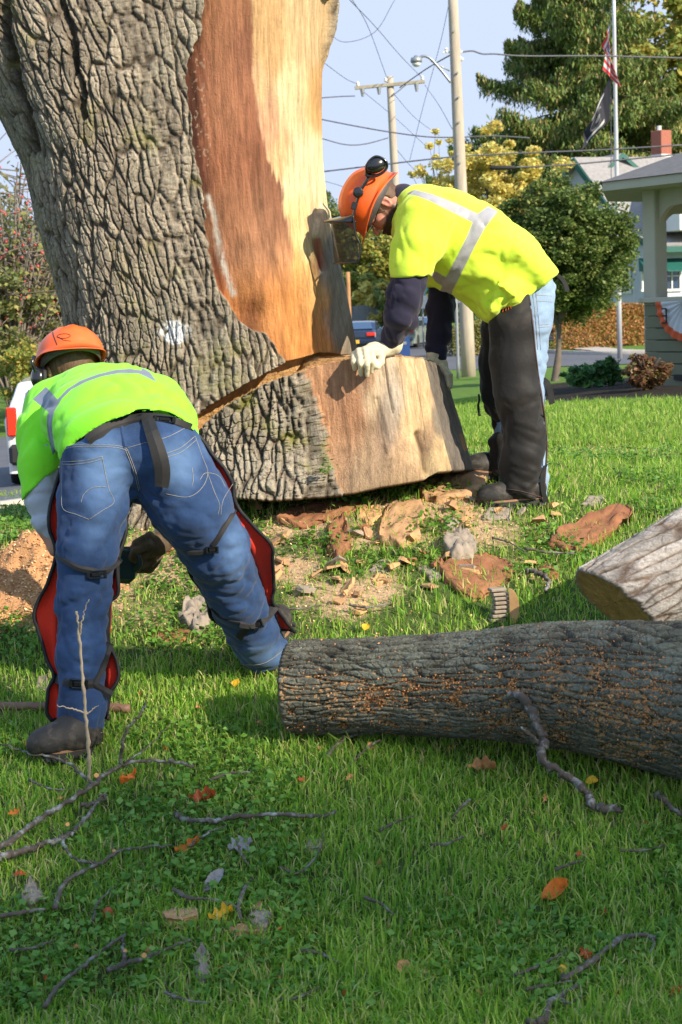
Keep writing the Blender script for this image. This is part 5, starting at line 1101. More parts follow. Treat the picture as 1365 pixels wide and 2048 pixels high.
# boots
def boot(parent, heel, toe, ank, w_=.052, hgt=.09, mat_=None, lift=0.):
    heel, toe = np.array(heel, float), np.array(toe, float); ax_ = toe-heel; L = np.linalg.norm(ax_[:2]); f = ax_/np.linalg.norm(ax_); up = np.array([0, 0, 1.]); up = up-f*(up@f); up /= np.linalg.norm(up); sd_ = np.cross(f, up)
    Fm = np.stack([sd_, f, up], 1)
    def fn(P):
        Q = (P-heel)@Fm
        d = ell(Q, (0, L*.76, .045), (w_, .085, .055)); d = smin(d, ell(Q, (0, L*.42, .055), (w_*.82, .11, .06)), .03); d = smin(d, ell(Q, (0, .045, .06), (w_*.8, .06, .07)), .03)
        d = smin(d, cone(P, heel+f*.07+up*.07, .048, ank, .052), .03); d = np.maximum(d, -(Q[:, 2]-.022))
        return d+.0022*noise(P[:, 0]*40, P[:, 1]*40, P[:, 2]*40, 8)
    lo = np.minimum(np.minimum(heel, toe), ank)-.11; hi = np.maximum(np.maximum(heel, toe), ank)+.12; V, q = sdmesh(fn, lo, hi, .006); o = mk('boot', V, q, mat_ or M['boot'], parent)
    n = 40; a = np.linspace(0, 2*math.pi, n, endpoint=False); yy = L*.5+L*.52*np.sin(a); wx = w_*1.02*np.abs(np.cos(a))**.8*np.sign(np.cos(a))*(1-.18*np.exp(-((yy-L*.38)/.05)**2))*np.where(yy < L*.5, .88, 1)
    def ring(z, s=1.): return heel+np.stack([wx*s, (yy-L*.5)*s+L*.5, z+.012*np.clip((yy-L*.7)/(L*.3), 0, 1)**2+0*a], 1)@Fm.T
    mb = MB(); mb.add(np.vstack([ring(.018, .3), ring(.020, 1.04), ring(.028, 1.05), ring(.028, .8)]), gridF(4, n, True)[:, ::-1].tolist()); mb.build('welt', M['welt'], o, smooth=False)
    mb = MB(); mb.add(np.vstack([ring(.021, .5), ring(.021, 1.03), ring(.004, 1.02), ring(-.004, .97), ring(-.004, .02)]), gridF(5, n, True)[:, ::-1].tolist())
    for k in range(9):
        y_ = L*(.08+.105*k)
        if .34 < y_/L < .5: continue
        for sx in (-1, 1): mb.box(heel+Fm@np.array([sx*w_*.72, y_, -.002+.012*max(0, (y_-L*.7)/(L*.3))**2]), (.036, .017, .014), Fm, .002)
    mb.build('sole', M['sole'], o)
g1 = gp(178, 1512); boot(m1, gp(182, 1512, .012)+np.array([0, .05, 0]), gp(84, 1512, .012)+np.array([0, -.03, 0]), pt(160, 1420, 5.38))
g2 = pt(538, 1345, 6.05); g2[2] = gz(g2[0], g2[1])+.012; t2 = g2+np.array([.05, .27, 0]); t2[2] = gz(t2[0], t2[1])+.02; boot(m1, g2, t2, pt(530, 1290, 5.98))
# right hand in a dark glove, left hand on the saw
def hand(parent, W_, K_, tips, th, mat_, r=.014, cuffn=None, h=.0045):
    """W_ wrist, K_ four knuckles, tips: per finger (mid joint, tip), th: thumb (root, mid, tip)"""
    pal = [(np.array(W_), r*2.0), (np.mean(K_, axis=0)*.55+np.array(W_)*.45, r*2.35), (np.mean(K_, axis=0)*.9+np.array(W_)*.1, r*1.7)]
    fg = [[(np.array(k)*.75+np.mean(K_, axis=0)*.25, r*1.08), (np.array(k), r*1.02), (np.array(a), r*.92), (np.array(b_), r*.72)] for k, (a, b_) in zip(K_, tips)]
    kn = [(np.array(K_[0]), r*1.15), (np.array(K_[-1]), r*1.1)]
    tb = [(np.array(th[0]), r*1.35), (np.array(th[1]), r*1.1), (np.array(th[2]), r*.85)]
    return glove(pal+kn[:0], fg, tb, cuffn or [(np.array(W_), r*2), (np.array(W_)*2-np.mean(K_, axis=0), r*2.3)], mat_, parent, h=h)
hand(m1, pt(334, 1078, 5.92), [pt(300, 1072, 5.88), pt(298, 1090, 5.86), pt(300, 1106, 5.88), pt(306, 1120, 5.92)], [(pt(274, 1086, 5.86), pt(258, 1110, 5.88)), (pt(270, 1104, 5.84), pt(256, 1126, 5.88)), (pt(272, 1120, 5.87), pt(262, 1136, 5.90)), (pt(282, 1132, 5.90), pt(270, 1142, 5.94))], (pt(315, 1112, 5.95), pt(300, 1136, 5.96), pt(280, 1140, 5.96)), M['leather_dark'], .0165)
hand(m1, pt(142, 1098, 5.68), [pt(160, 1120, 5.74), pt(166, 1126, 5.70), pt(168, 1134, 5.66), pt(166, 1142, 5.62)], [(pt(180, 1134, 5.78), pt(182, 1150, 5.78)), (pt(188, 1138, 5.74), pt(190, 1154, 5.74)), (pt(188, 1146, 5.70), pt(188, 1160, 5.70)), (pt(182, 1154, 5.66), pt(180, 1166, 5.68))], (pt(154, 1126, 5.80), pt(170, 1140, 5.84), pt(186, 1150, 5.84)), M['leather_dark'], .0145)
# chainsaw held low, mostly behind his leg
saw = thing('chainsaw', 'dark chainsaw held low between the legs of the left worker', 'chainsaw', pt(215, 1150, 5.9))
M['sawcase'] = mat('dark_teal_casing', (.012, .035, .04), .35, .3, 20, coat=.3); M['saworange'] = mat('saw_casing_orange', (.5, .08, .01), .4, .2, 20)
mb = MB(); mb.box(pt(205, 1128, 5.9), (.24, .10, .12), Matrix.Rotation(.1, 3, 'Y'), .02); mb.box(pt(160, 1118, 5.9), (.08, .11, .09), None, .015); mb.build('casing', M['sawcase'], saw)
mb = MB(); mb.tube(spline([pt(240, 1100, 5.88), pt(272, 1104, 5.87), pt(278, 1128, 5.87), pt(262, 1142, 5.88), pt(232, 1140, 5.88)], 24), .014, 10); mb.build('rear_handle', M['sawcase'], saw, smooth=True)
mb = MB(); mb.tube(spline([pt(175, 1140, 5.82), pt(160, 1130, 5.80), pt(155, 1100, 5.86), pt(165, 1092, 5.95), pt(175, 1110, 6.0)], 24), .010, 8); mb.build('front_handle', M['plastic'], saw, smooth=True)
mb = MB(); b0 = pt(180, 1130, 5.98); mb.box(b0+np.array([.02, .22, -.02]), (.36, .006, .06), Matrix.Rotation(1.45, 3, 'Z'), .002); mb.build('guide_bar', M['steel'], saw)
# ================================================================ worker at the right pushing on the stump (side view)
YB = 7.5; g3 = gp(1050, 1034)
m2 = thing('person', 'bearded worker in yellow shirt and black chaps leaning both hands on the stump', 'person', g3)
NL = [nd(1034, 612, 7.42, 46), nd(1034, 650, 7.40, 55), nd(1030, 720, 7.38, 51), nd(1036, 790, 7.36, 49), nd(1046, 850, 7.36, 44), nd(1046, 900, 7.36, 42), nd(1042, 945, 7.36, 43), nd(1040, 975, 7.36, 43)]
FL = [nd(1020, 610, 7.68, 46), nd(1008, 665, 7.70, 44), nd(1000, 730, 7.72, 42), nd(1002, 790, 7.74, 40), nd(1016, 850, 7.76, 30), nd(1012, 890, 7.76, 32), nd(1012, 938, 7.76, 36)]
def jeans2(P):
    a = chain(P, [nd(1064, 580, 7.50, 47), nd(1056, 640, 7.44, 46), nd(1050, 720, 7.42, 42), nd(1052, 800, 7.40, 36), nd(1058, 880, 7.40, 34), nd(1062, 960, 7.40, 34), nd(1068, 1008, 7.40, 28)], .03)
    b = chain(P, [nd(1056, 580, 7.66, 46), nd(1030, 660, 7.70, 40), nd(1012, 760, 7.74, 34), nd(1020, 860, 7.76, 30), nd(1024, 945, 7.76, 28)], .03)
    d = smin(a, b, .05); px, py = proj(P)
    pk = np.maximum(np.abs(px-1092)-18, np.abs(py-640)-26)*7.4/F
    return d+folds(P, (1, 0, .2), 24, .3, .006, 61)-.004*sstep(.008, -.002, pk)
V, q = sdmesh(jeans2, pt(960, 1040, 7.2), pt(1150, 500, 8.0), .0068); j2 = mk('jeans', V, q, M['denim2'], m2)
stitch([[(1066, 585), (1072, 640), (1076, 700)], [(1072, 583), (1078, 640), (1082, 700)], [(1074, 590), (1104, 592)], [(1074, 602), (1106, 604)], [(1078, 650), (1100, 648)], [(1078, 655), (1100, 653)]], j2, M['thread'], m2, .0011)
def chaps2(nodes, s, k=.02):
    def fn(P):
        d = chain(P, nodes, k); px, py = proj(P)
        hem = 1.0*(py-np.interp(px, [990, 1000, 1080, 1100], [984, 986, 1000, 1004])) if s < 80 else py-955
        d = np.maximum(d, hem*7.4/F)
        d = np.maximum(d, (px-np.interp(py, [560, 600, 650, 700, 750, 800, 880, 960, 1010], [1054, 1060, 1068, 1072, 1078, 1086, 1096, 1091, 1087]))*7.4/F)
        kn = np.exp(-((py-850)/60)**2)+.9*sstep(900, 960, py)
        return d+folds(P, (1, 0, .45), 17, .35, .007, s)*(.5+kn)+kn*folds(P, (1, .1, -.55), 26, .3, .006, s+3)+.3*folds(P, (0, .3, 1), 24, .2, .006, s+5)
    return fn
lo, hi = box_of(NL, .03); V, q = sdmesh(chaps2(NL, 71), lo, hi, .0066); ch1 = mk('chap', V, q, M['chaps'], m2)
lo, hi = box_of(FL, .03); V, q = sdmesh(chaps2(FL, 81), lo, hi, .0075); mk('chap', V, q, M['chaps'], m2)
mb = MB(); mb.tube(drape([(1060, 600), (1066, 650), (1071, 700), (1077, 750), (1085, 800), (1094, 880), (1090, 960), (1086, 995)], ch1, .001, 7.4), .004, 6); mb.tube(drape([(1002, 977), (1040, 982), (1082, 994)], ch1, .002, 7.4), .002, 6); mb.build('edge_binding', M['scrap_brown'] if False else mat('brown_piping', (.06, .03, .025), .7), m2, smooth=True)
# orange embroidery under the hem
mb = MB()
for l in ([(1006, 624), (1007, 617)], [(1012, 622), (1013, 612)], [(1017, 620), (1019, 610), (1023, 617)], [(1022, 606), (1026, 611)]): mb.tube(drape(l, ch1, .003, 7.4), .0012, 5)
mb.build('embroidery', M['thread_orange'], m2, smooth=True)
# loose straps behind the leg
def strap_free(L, w_, parent=m2, name='loose_strap', side=(1, 0, .35)):
    C = spline(pts(L), 24); sd_ = np.array(side, float); sd_ /= np.linalg.norm(sd_); bk = np.array([0, .006, 0]); h = sd_*w_/2
    V = np.stack([C-h, C+h, C+h+bk, C-h+bk], 1).reshape(-1, 3); return mk(name, V, gridF(24, 4, True).tolist()+[[0, 1, 2, 3], [95, 94, 93, 92]], M['web'], parent, smooth=False)
strap_free([(1086, 757, 7.38), (1096, 768, 7.36), (1102, 788, 7.36), (1105, 808, 7.36)], .026)
strap_free([(1092, 930, 7.32), (1086, 950, 7.31), (1088, 985, 7.31), (1100, 1020, 7.32)], .020)
strap_free([(1078, 945, 7.31), (1092, 936, 7.31), (1096, 928, 7.33)], .018, side=(.4, 0, 1))
strap_free([(1116, 550, 7.5), (1128, 562, 7.48), (1136, 582, 7.47)], .018)
# hanging cord with a tag at the knee
mb = MB(); mb.tube(spline(pts([(958, 788, 7.7), (959, 800, 7.7), (957, 812, 7.7), (960, 832, 7.7)]), 16), np.linspace(.004, .006, 16)); mb.build('cord', M['web'], m2, smooth=True)
# shirt
T2 = [(pt(1050, 588, 7.52), .125), (pt(1015, 560, 7.52), .160), (pt(975, 530, 7.52), .185), (pt(920, 492, 7.50), .200), (pt(868, 458, 7.50), .178), (pt(840, 436, 7.50), .125)]
T2b = [nd(840, 412, 7.5, 40), nd(900, 428, 7.5, 42), nd(965, 460, 7.5, 45), nd(1030, 510, 7.5, 45), nd(1080, 560, 7.52, 40)]
T2c = [nd(1002, 590, 7.48, 52), nd(985, 615, 7.46, 34)]
SN = [nd(852, 440, 7.28, 60), nd(836, 490, 7.24, 50), nd(824, 535, 7.22, 41), nd(820, 575, 7.22, 39)]
SF = [nd(858, 455, 7.72, 50), nd(880, 520, 7.78, 40), nd(886, 580, 7.80, 36)]
def shirt2(P):
    px, py = proj(P); t_ = chain(P, T2, .05, (1, 1.18, 1)); t_ = smin(t_, chain(P, T2b, .03, (1, 2.3, 1)), .05); t_ = smin(t_, chain(P, T2c, .03, (1, 2.2, 1)), .05)
    # hem: keep what lies above and left of the line from the back hem to the belly tip
    hx = [900, 940, 975, 982, 1000, 1040, 1080, 1118, 1140]; hy = [690, 680, 655, 660, 642, 612, 578, 546, 528]
    t_ = np.maximum(t_, (py-np.interp(px, hx, hy))*.8*7.4/F)
    bell = np.exp(-((px-985)/45)**2-((py-590)/50)**2)+.7*np.exp(-((px-900)/40)**2-((py-560)/40)**2)
    t_ = t_+.5*folds(P, (.6, .2, .7), 38, .3, .004, 98)+bell*folds(P, (.75, .1, .65), 17, .3, .016, 91)+.5*bell*folds(P, (.3, 0, 1), 28, .3, .008, 96)+folds(P, (.85, .1, -.45), 9, .3, .006, 92)+folds(P, (.5, .2, .8), 22, .3, .003, 93)
    s1 = chain(P, SN, .03); s1 = np.maximum(s1, (py-(556-.03*(px-785)))*7.3/F); s1 += folds(P, (.35, 0, 1), 18, .35, .007, 94)+.5*folds(P, (1, 0, .7), 20, .35, .006, 97)
    s2 = chain(P, SF, .03); s2 = np.maximum(s2, (py-575)*7.3/F)
    d = smin(smin(t_, s1, .022), s2, .03)
    return d
V, q = sdmesh(shirt2, pt(760, 690, 7.1)-[0, .08, 0], pt(1160, 350, 7.95)+[.05, .1, .05], .0066); px, py = proj(V)
fz = (x2 := 560/1365.)
c5 = lambda L: [(x*fz+600, y*fz+280) for x, y in L]
sp2 = [c5([(520, 262), (560, 243), (640, 262), (760, 308), (868, 360), (918, 322), (966, 348), (905, 425), (855, 515), (800, 625), (745, 735), (728, 802), (678, 750), (712, 672), (770, 560), (815, 470), (842, 402), (740, 350), (640, 300), (570, 272)]),
       c5([(640, 652), (665, 640), (715, 672), (700, 715), (660, 690)])]
st = np.full(len(V), 1e3)
for poly in sp2: st = np.minimum(st, sdpoly(px, py, poly))
st = np.where(V[:, 1] > 7.62, 8, st)
mk('shirt', V, q, M['yellow'], m2, attrs=dict(stripe=np.clip(st, -8, 8)))
sleeve('sleeve', [nd(821, 545, 7.22, 35), nd(812, 590, 7.22, 36), nd(803, 632, 7.24, 33), nd(789, 665, 7.28, 25), nd(776, 692, 7.31, 19)], M['navy'], m2, .006, .006, 51)
sleeve('sleeve', [nd(886, 565, 7.80, 27), nd(881, 620, 7.80, 27), nd(878, 665, 7.78, 24), nd(874, 700, 7.76, 19), nd(873, 718, 7.75, 18)], M['navy'], m2, .007, .005, 53)
# far side collar of the undershirt
sleeve('collar', [nd(806, 398, 7.5, 30), nd(814, 404, 7.5, 33)], M['navy'], m2, .006, .001, 57)
# hands in pale leather gloves
hand(m2, pt(776, 700, 7.30), [pt(744, 704, 7.20), pt(731, 700, 7.20), pt(718, 702, 7.21), pt(709, 709, 7.23)],
     [(pt(747, 726, 7.16), pt(744, 744, 7.17)), (pt(735, 730, 7.14), pt(735, 751, 7.16)), (pt(722, 728, 7.15), pt(722, 749, 7.17)), (pt(708, 724, 7.18), pt(710, 738, 7.19))],
     (pt(762, 712, 7.24), pt(762, 724, 7.18), pt(756, 734, 7.16)), M['leather'], .0150, [(pt(772, 698, 7.30), .035), (pt(784, 690, 7.31), .048)])
hand(m2, pt(873, 722, 7.74), [pt(882, 733, 7.70), pt(886, 733, 7.74), pt(889, 734, 7.78), pt(891, 736, 7.82)],
     [(pt(893, 750, 7.66), pt(897, 772, 7.66)), (pt(896, 750, 7.70), pt(899, 776, 7.70)), (pt(899, 750, 7.75), pt(902, 774, 7.75)), (pt(901, 750, 7.80), pt(903, 768, 7.80))],
     (pt(862, 722, 7.66), pt(850, 724, 7.62), pt(843, 722, 7.60)), M['leather'], .0140, [(pt(873, 720, 7.75), .032), (pt(870, 714, 7.75), .043)])
# head
HU2 = np.array([-.905, 0, .425]); H2 = fr(HU2, (-.42, .0, -.907)); HC2 = pt(758, 409, YB)
B2 = [[(NL[1][0], .05), (NL[2][0], .06), (NL[4][0], .05), (NL[7][0], .045)], [(FL[1][0], .05), (FL[2][0], .06), (FL[4][0], .045), (FL[6][0], .045)], [(T2[1][0], .08), (T2[2][0], .13), (T2[4][0], .12)],
      [(SN[0][0], .06), (SN[2][0], .05), (pt(803, 632, 7.24), .042), (pt(776, 698, 7.31), .028)], [(SF[0][0], .06), (SF[2][0], .045), (pt(878, 665, 7.78), .036), (pt(873, 720, 7.75), .026)], [(T2[4][0], .09), (pt(806, 410, YB), .062), (pt(785, 414, YB), .056)]]
def headsdf(Q):
    d = ell(Q, (0, -.004, .012), (.076, .098, .100))
    d = smin(d, ell(Q, (0, .040, -.045), (.060, .055, .075)), .025)
    d = smin(d, cone(Q, (0, .045, -.085), .042, (0, .070, -.108), .026), .02)
    for sx in (-1, 1):
        d = smin(d, ell(Q, (sx*.040, .060, -.035), (.026, .026, .030)), .015)
        d = smin(d, cone(Q, (sx*.055, -.01, -.06), .028, (sx*.03, .06, -.10), .020), .02)
        d = smin(d, cone(Q, (sx*.012, .092, .008), .011, (sx*.048, .078, .004), .011), .010)
        d = -smin(-d, ell(Q, (sx*.031, .098, -.012), (.016, .014, .011)), .008)
        d = smin(d, ell(Q, (sx*.031, .081, -.013), (.013, .012, .010)), .002)
        ear = ell(Q, (sx*.080, -.016, -.026), (.009, .019, .033)); ear = -smin(-ear, ell(Q, (sx*.090, -.014, -.022), (.010, .011, .021)), .004)
        ear = smin(ear, ell(Q, (sx*.082, -.006, -.028), (.006, .005, .012)), .003); d = smin(d, ear, .005)
    d = smin(d, cone(Q, (0, .094, -.006), .008, (0, .118, -.044), .0115), .008)
    for sx in (-1, 1): d = smin(d, ell(Q, (sx*.012, .104, -.050), (.009, .010, .008)), .005)
    d = smin(d, ell(Q, (0, .093, -.073), (.022, .012, .006)), .006); d = smin(d, ell(Q, (0, .092, -.085), (.020, .011, .007)), .006)
    return d
def body2(P):
    d = None
    for c in B2:
        x = chain(P, c, .03); d = x if d is None else smin(d, x, .03)
    Q = (P-HC2)@H2; return smin(d, headsdf(Q), .02)
V, q = sdmesh(body2, HC2-[.12, .15, .17], HC2+[.16, .15, .13], .0042)
def skincol(V):
    Q = (V-HC2)@H2; n_ = fbm(V[:, 0]*40, V[:, 1]*40, V[:, 2]*40, 3, 5)
    c = np.tile([.50, .235, .165], (len(V), 1)); red = np.exp(-((Q[:, 1]-.07)/.03)**2-((Q[:, 2]+.035)/.03)**2)+np.exp(-((np.abs(Q[:, 0])-.085)/.012)**2-((Q[:, 1]+.016)/.03)**2); c = c*(1-.4*red[:, None])+.4*red[:, None]*np.array([.62, .16, .11])
    bd = sstep(-.055, -.066, Q[:, 2]+.02*n_-.15*np.clip(Q[:, 1]-.06, 0, 1)*0)*sstep(-.045, -.02, Q[:, 1]+.01*n_)*sstep(.05, .04, -Q[:, 1])
    bd = np.maximum(bd, sstep(.012, .004, np.abs(Q[:, 1]-.025+.25*(Q[:, 2]+.02)))*(np.abs(Q[:, 0]) > .05)*(Q[:, 2] < .01)*.8)
    lip = np.exp(-((Q[:, 2]+.079)/.008)**2)*(Q[:, 1] > .09); bd = bd*(1-.8*lip); brow = np.exp(-((Q[:, 2]-.008)/.005)**2)*(Q[:, 1] > .07)*(np.abs(Q[:, 0]) < .05); bd = np.maximum(bd, .7*brow)
    c = c*(1-bd[:, None])+bd[:, None]*np.array([.055, .025, .013]); c = c*(1-.6*lip[:, None])+.6*lip[:, None]*np.array([.4, .12, .09]); return c
lo, hi = box_of([n for c in B2 for n in c], .05)
# head and body as one skin: a fine head region merged in by evaluating the whole figure once at 8 mm, the head at 4 mm
V2_, q2_ = sdmesh(lambda P: np.maximum(body2(P), -(np.maximum(np.maximum(np.abs(P[:, 0]-HC2[0]-.02)-.133, np.abs(P[:, 1]-HC2[1])-.143), np.abs(P[:, 2]-HC2[2]+.02)-.143))), lo, hi, .009)
body = mk('body', V, q, M['skin'], m2, colors=skincol(V)); 
tmp = mk('tmp', V2_, q2_, M['skin'], m2, colors=np.tile([.5, .235, .165], (len(V2_), 1)))
with bpy.context.temp_override(active_object=body, selected_editable_objects=[body, tmp], object=body, selected_objects=[body, tmp]): bpy.ops.object.join()
# short hair and beard tufts
def hair2(P):
    Q = (P-HC2)@H2; d = ell(Q, (0, -.008, .012), (.082, .105, .106)); d = np.maximum(d, Q[:, 1]-.06+.5*np.clip(-Q[:, 2], 0, 1)*2); d = np.maximum(d, -Q[:, 2]-.062+.25*np.clip(Q[:, 1]+.04, 0, 1))
    ear_ = ell(Q, (np.sign(1)*0, -.012, -.026), (.2, .030, .040)); d = np.maximum(d, -ear_)
    return d+.0028*noise(P[:, 0]*130, P[:, 1]*130, P[:, 2]*60, 3)
V, q = sdmesh(hair2, HC2-.13, HC2+.13, .0045); mk('hair', V, q, M['hair'], m2)
def beard2(P):
    Q = (P-HC2)@H2; d = headsdf(Q)-.006; reg = np.maximum(Q[:, 2]+.062+.18*np.clip(.03-Q[:, 1], 0, 1), -(Q[:, 1]+.012)); mouth = ell(Q, (0, .10, -.079), (.018, .02, .008))
    d = np.maximum(np.maximum(d, reg), -mouth); return d+.003*noise(P[:, 0]*150, P[:, 1]*150, P[:, 2]*150, 4)
V, q = sdmesh(beard2, HC2-.15, HC2+.15, .0042); mk('beard', V, q, mat('beard_hair', (.035, .016, .009), .7, .5, 160, .8, 300, .002), m2)
hc_ = pt(747, 404, YB); HF = fr((-.885, 0, .465), (-.465, 0, -.885))
helmet(hc_, HF, m2, W=.118, L=.146, H=.142)
# safety glasses
GL = lambda x, y, z: HC2+H2@np.array([x, y, z])
mb = MB()
for sx in (-1, 1): mb.tube(np.array([GL(sx*.082, -.02, -.005), GL(sx*.084, .03, -.008), GL(sx*.072, .085, -.012), GL(sx*.05, .108, -.012)]), .0022, 6)
mb.tube(spline([GL(-.052, .106, .004), GL(0, .118, .006), GL(.052, .106, .004)], 14), .0018, 6); gl = mb.build('glasses', M['plastic'], m2, smooth=True)
mb = MB()
for sx in (-1, 1):
    R_ = [GL(sx*(.030+.022*math.cos(a)), .110-.012*abs(.030+.022*math.cos(a))/.05, -.013+.015*math.sin(a)) for a in np.linspace(0, 2*math.pi, 18, endpoint=False)]; mb.prism(R_, .0015, H2[:, 1])
m, t, b = NM('clear_lens'); b.inputs['Base Color'].default_value = (.8, .8, .75, 1); b.inputs['Roughness'].default_value = .05; b.inputs['Alpha'].default_value = .3; b.inputs['Coat Weight'].default_value = 1; mb.build('lens', m, gl)
# ear muffs folded up, arms and visor hubs on both sides
for sgn, yn in ((-1, YB-.125), (1, YB+.130)):
    mf = muff(pt(752, 331, yn-.01*-sgn*0), (.12, sgn, .2), .048, m2, [pt(742, 345, yn), pt(734, 362, yn+.004*sgn), pt(722, 380, yn), pt(718, 386, yn)], fwd=(.75, 0, .35), sq=.74)
    mb = MB(); cc_ = pt(752, 331, yn+sgn*.038); mb.tube(spline([pt(733, 352, yn+sgn*.012), pt(735, 328, yn+sgn*.02), pt(752, 313, yn+sgn*.022), pt(772, 322, yn+sgn*.02), pt(773, 338, yn+sgn*.015), pt(755, 352, yn+sgn*.015), pt(733, 352, yn+sgn*.012)], 40), .0055, 6); mb.build('muff_bracket', M['plastic'], mf, smooth=True)
    mb = MB(); M4 = np.eye(4); M4[:3, :3] = fr((0, sgn, 0), (0, 0, 1)); M4[:3, 3] = pt(717, 385, yn); mb.lathe([(.022, -.012), (.024, 0), (.022, .012), (.016, .016), (.004, .017)], 22, M4)
    mb.tube([pt(718, 392, yn), pt(714, 405, yn), pt(710, 418, yn), pt(708, 430, yn)], .006, 8); mb.box(pt(709, 412, yn), (.024, .014, .032), Matrix.Rotation(.3, 3, 'Y'), .003); mb.build('visor_hub', M['plastic'], m2)
# visor: peak plate, bowed frame and gauze
def vis(s, x, y): return pt(x, y, YB+.135*s)
ns = 25; sv = np.linspace(-1, 1, ns); bow = 1-np.abs(sv)**2.4
peak = []; 
for f in np.linspace(0, 1, 8):
    peak.append([vis(s, (706-(60*f)*(b_*.75+.25*(1-abs(s)**6))), 428+14*f**1.3+3*(1-b_)*f) for s, b_ in zip(sv, bow)])
peak = np.array(peak); o = mk('visor_peak', peak.reshape(-1, 3), gridF(8, ns), M['plastic'], m2); so_ = o.modifiers.new('t', 'SOLIDIFY'); so_.thickness = .006
edge_t = np.array([vis(s, 712-50*b_, 443+3*b_) for s, b_ in zip(sv, bow)]); edge_b = np.array([vis(s, 719-50*b_, 524+3*b_) for s, b_ in zip(sv, bow)])
mb = MB(); mb.tube(edge_t, .005, 6); mb.tube(edge_b, .0045, 6)
for s in (-1, 1): mb.tube(spline([vis(s, 706, 430), vis(s, 709, 450), vis(s, 712, 470), vis(s, 720, 488), vis(s, 721, 508), vis(s, 718, 524)], 24), .0055, 6)
fr_ = mb.build('visor_frame', M['plastic'], m2, smooth=True)
g_ = np.array([edge_t*(1-f)+edge_b*f for f in np.linspace(0, 1, 6)]); mk('visor_screen', g_.reshape(-1, 3), gridF(6, ns), M['gauze'], fr_)
# boots
hb_ = pt(1088, 1031, 7.36); hb_[2] = max(hb_[2], gz(hb_[0], hb_[1])+.01); tb_ = pt(962, 1015, 7.33); boot(m2, hb_, tb_, pt(1062, 975, 7.38), .050)
hb2 = pt(1025, 957, 7.80); tb2 = pt(935, 950, 7.76); boot(m2, hb2, tb2, pt(1022, 915, 7.77), .050)
# ------------------------------------------------------------ roads, kerbs, beds
M['asphalt'] = mat('asphalt', (.095, .10, .115), .9, .2, 2, .5, 90, .004)
M['kerb'] = mat('kerb_concrete', (.42, .38, .33), .9, .2, 4, .4, 60, .003)
M['yline'] = mat('yellow_road_paint', (.75, .42, .03), .8, .1, 8)
def strip(name, A, B, lift, mat_, n=60, m=6, side=0.0, kind='structure', tex=True):
    """band over the terrain between two ground polylines"""
    A = spline(np.array(A, float), n); B = spline(np.array(B, float), n); V = []
    for f in np.linspace(0, 1, m):
        Q = A*(1-f)+B*f; V.append(np.column_stack([Q[:, 0], Q[:, 1], gz(Q[:, 0], Q[:, 1])+lift]))
    V = np.stack(V, 1)
    if side:
        lo_ = V[:, :1].copy(); lo_[..., 2] -= side; hi_ = V[:, -1:].copy(); hi_[..., 2] -= side; V = np.concatenate([lo_, V, hi_], 1)
    o = mk(name, V.reshape(-1, 3), gridF(n, V.shape[1])[:, ::-1], mat_, None); return tag(o, kind=kind)
gxy = lambda L: [tuple(gp(*p)[:2]) for p in L]
# far road on the right: near edge and far edge as points of the terrain
NE = [(30., 52.), (20, 50.5), (12, 49.5), (7.5, 50), (3, 53), (1.5, 62), (1.5, 90), (1, 160)]
FE = [(34., 62.), (22, 60.5), (14, 59.5), (9.5, 61), (8, 68), (8, 80), (10, 110), (14, 165)]
strip('road', NE, FE, .02, M['asphalt'], 90)
strip('kerb', FE, [(x+.1, y+.4) for x, y in FE], .14, M['kerb'], 90, 2, side=.14)
strip('pavement', [(34, 63.5), (22, 62), (14.5, 61), (10.5, 63), (9.5, 70)], [(34, 65), (22, 63.4), (15, 62.4), (11.5, 64.5), (10.8, 71)], .05, M['kerb'], 50, 2)
# road on the left
LR1 = [(-16., 12.), (-9, 15.5), (-4.6, 19), (-1, 26), (2, 40), (2, 60)]; LR2 = [(-26., 22.), (-17, 27), (-11, 33), (-7, 42), (-4, 52), (-1.5, 62)]
strip('road', LR1, LR2, .02, M['asphalt'], 80)
strip('kerb', LR1, [(x+.25, y-.25) for x, y in LR1], .13, M['kerb'], 80, 2, side=.13)
mid = [((a[0]+b[0])/2, (a[1]+b[1])/2) for a, b in zip(LR1, LR2)]
strip('road_marking', mid, [(x+.07, y-.09) for x, y in mid], .028, M['yline'], 80, 2)
# ------------------------------------------------------------ foliage
def crown(name, parent, C, R, n, size, mat_, clumps=60, seed=0, spread=.30, shell=.55, droop=False, asp=1.3, zmin=None):
    r = np.random.default_rng(seed); C = np.array(C, float); R = np.array(R, float)
    d = r.normal(size=(clumps, 3)); d /= np.linalg.norm(d, axis=1)[:, None]; rad = shell+(1-shell)*r.random(clumps)**.6; rad *= .84+.30*r.random(clumps); rad[:clumps//5] *= .5
    cc = C+d*rad[:, None]*R; k = r.integers(0, clumps, n); sp_ = spread*R.mean()*(.6+.7*r.random(clumps))
    g = r.normal(size=(n, 3)); g /= np.linalg.norm(g, axis=1)[:, None]; P = cc[k]+g*(r.random(n)**.45)[:, None]*sp_[k][:, None]*[1.1, 1.1, .8]
    if zmin is not None: P = P[P[:, 2] > zmin]
    V, Fc = leaves_mesh(P, size, .5, asp, .4, droop, seed+1); return mk(name, V, Fc, mat_, parent, smooth=False), cc
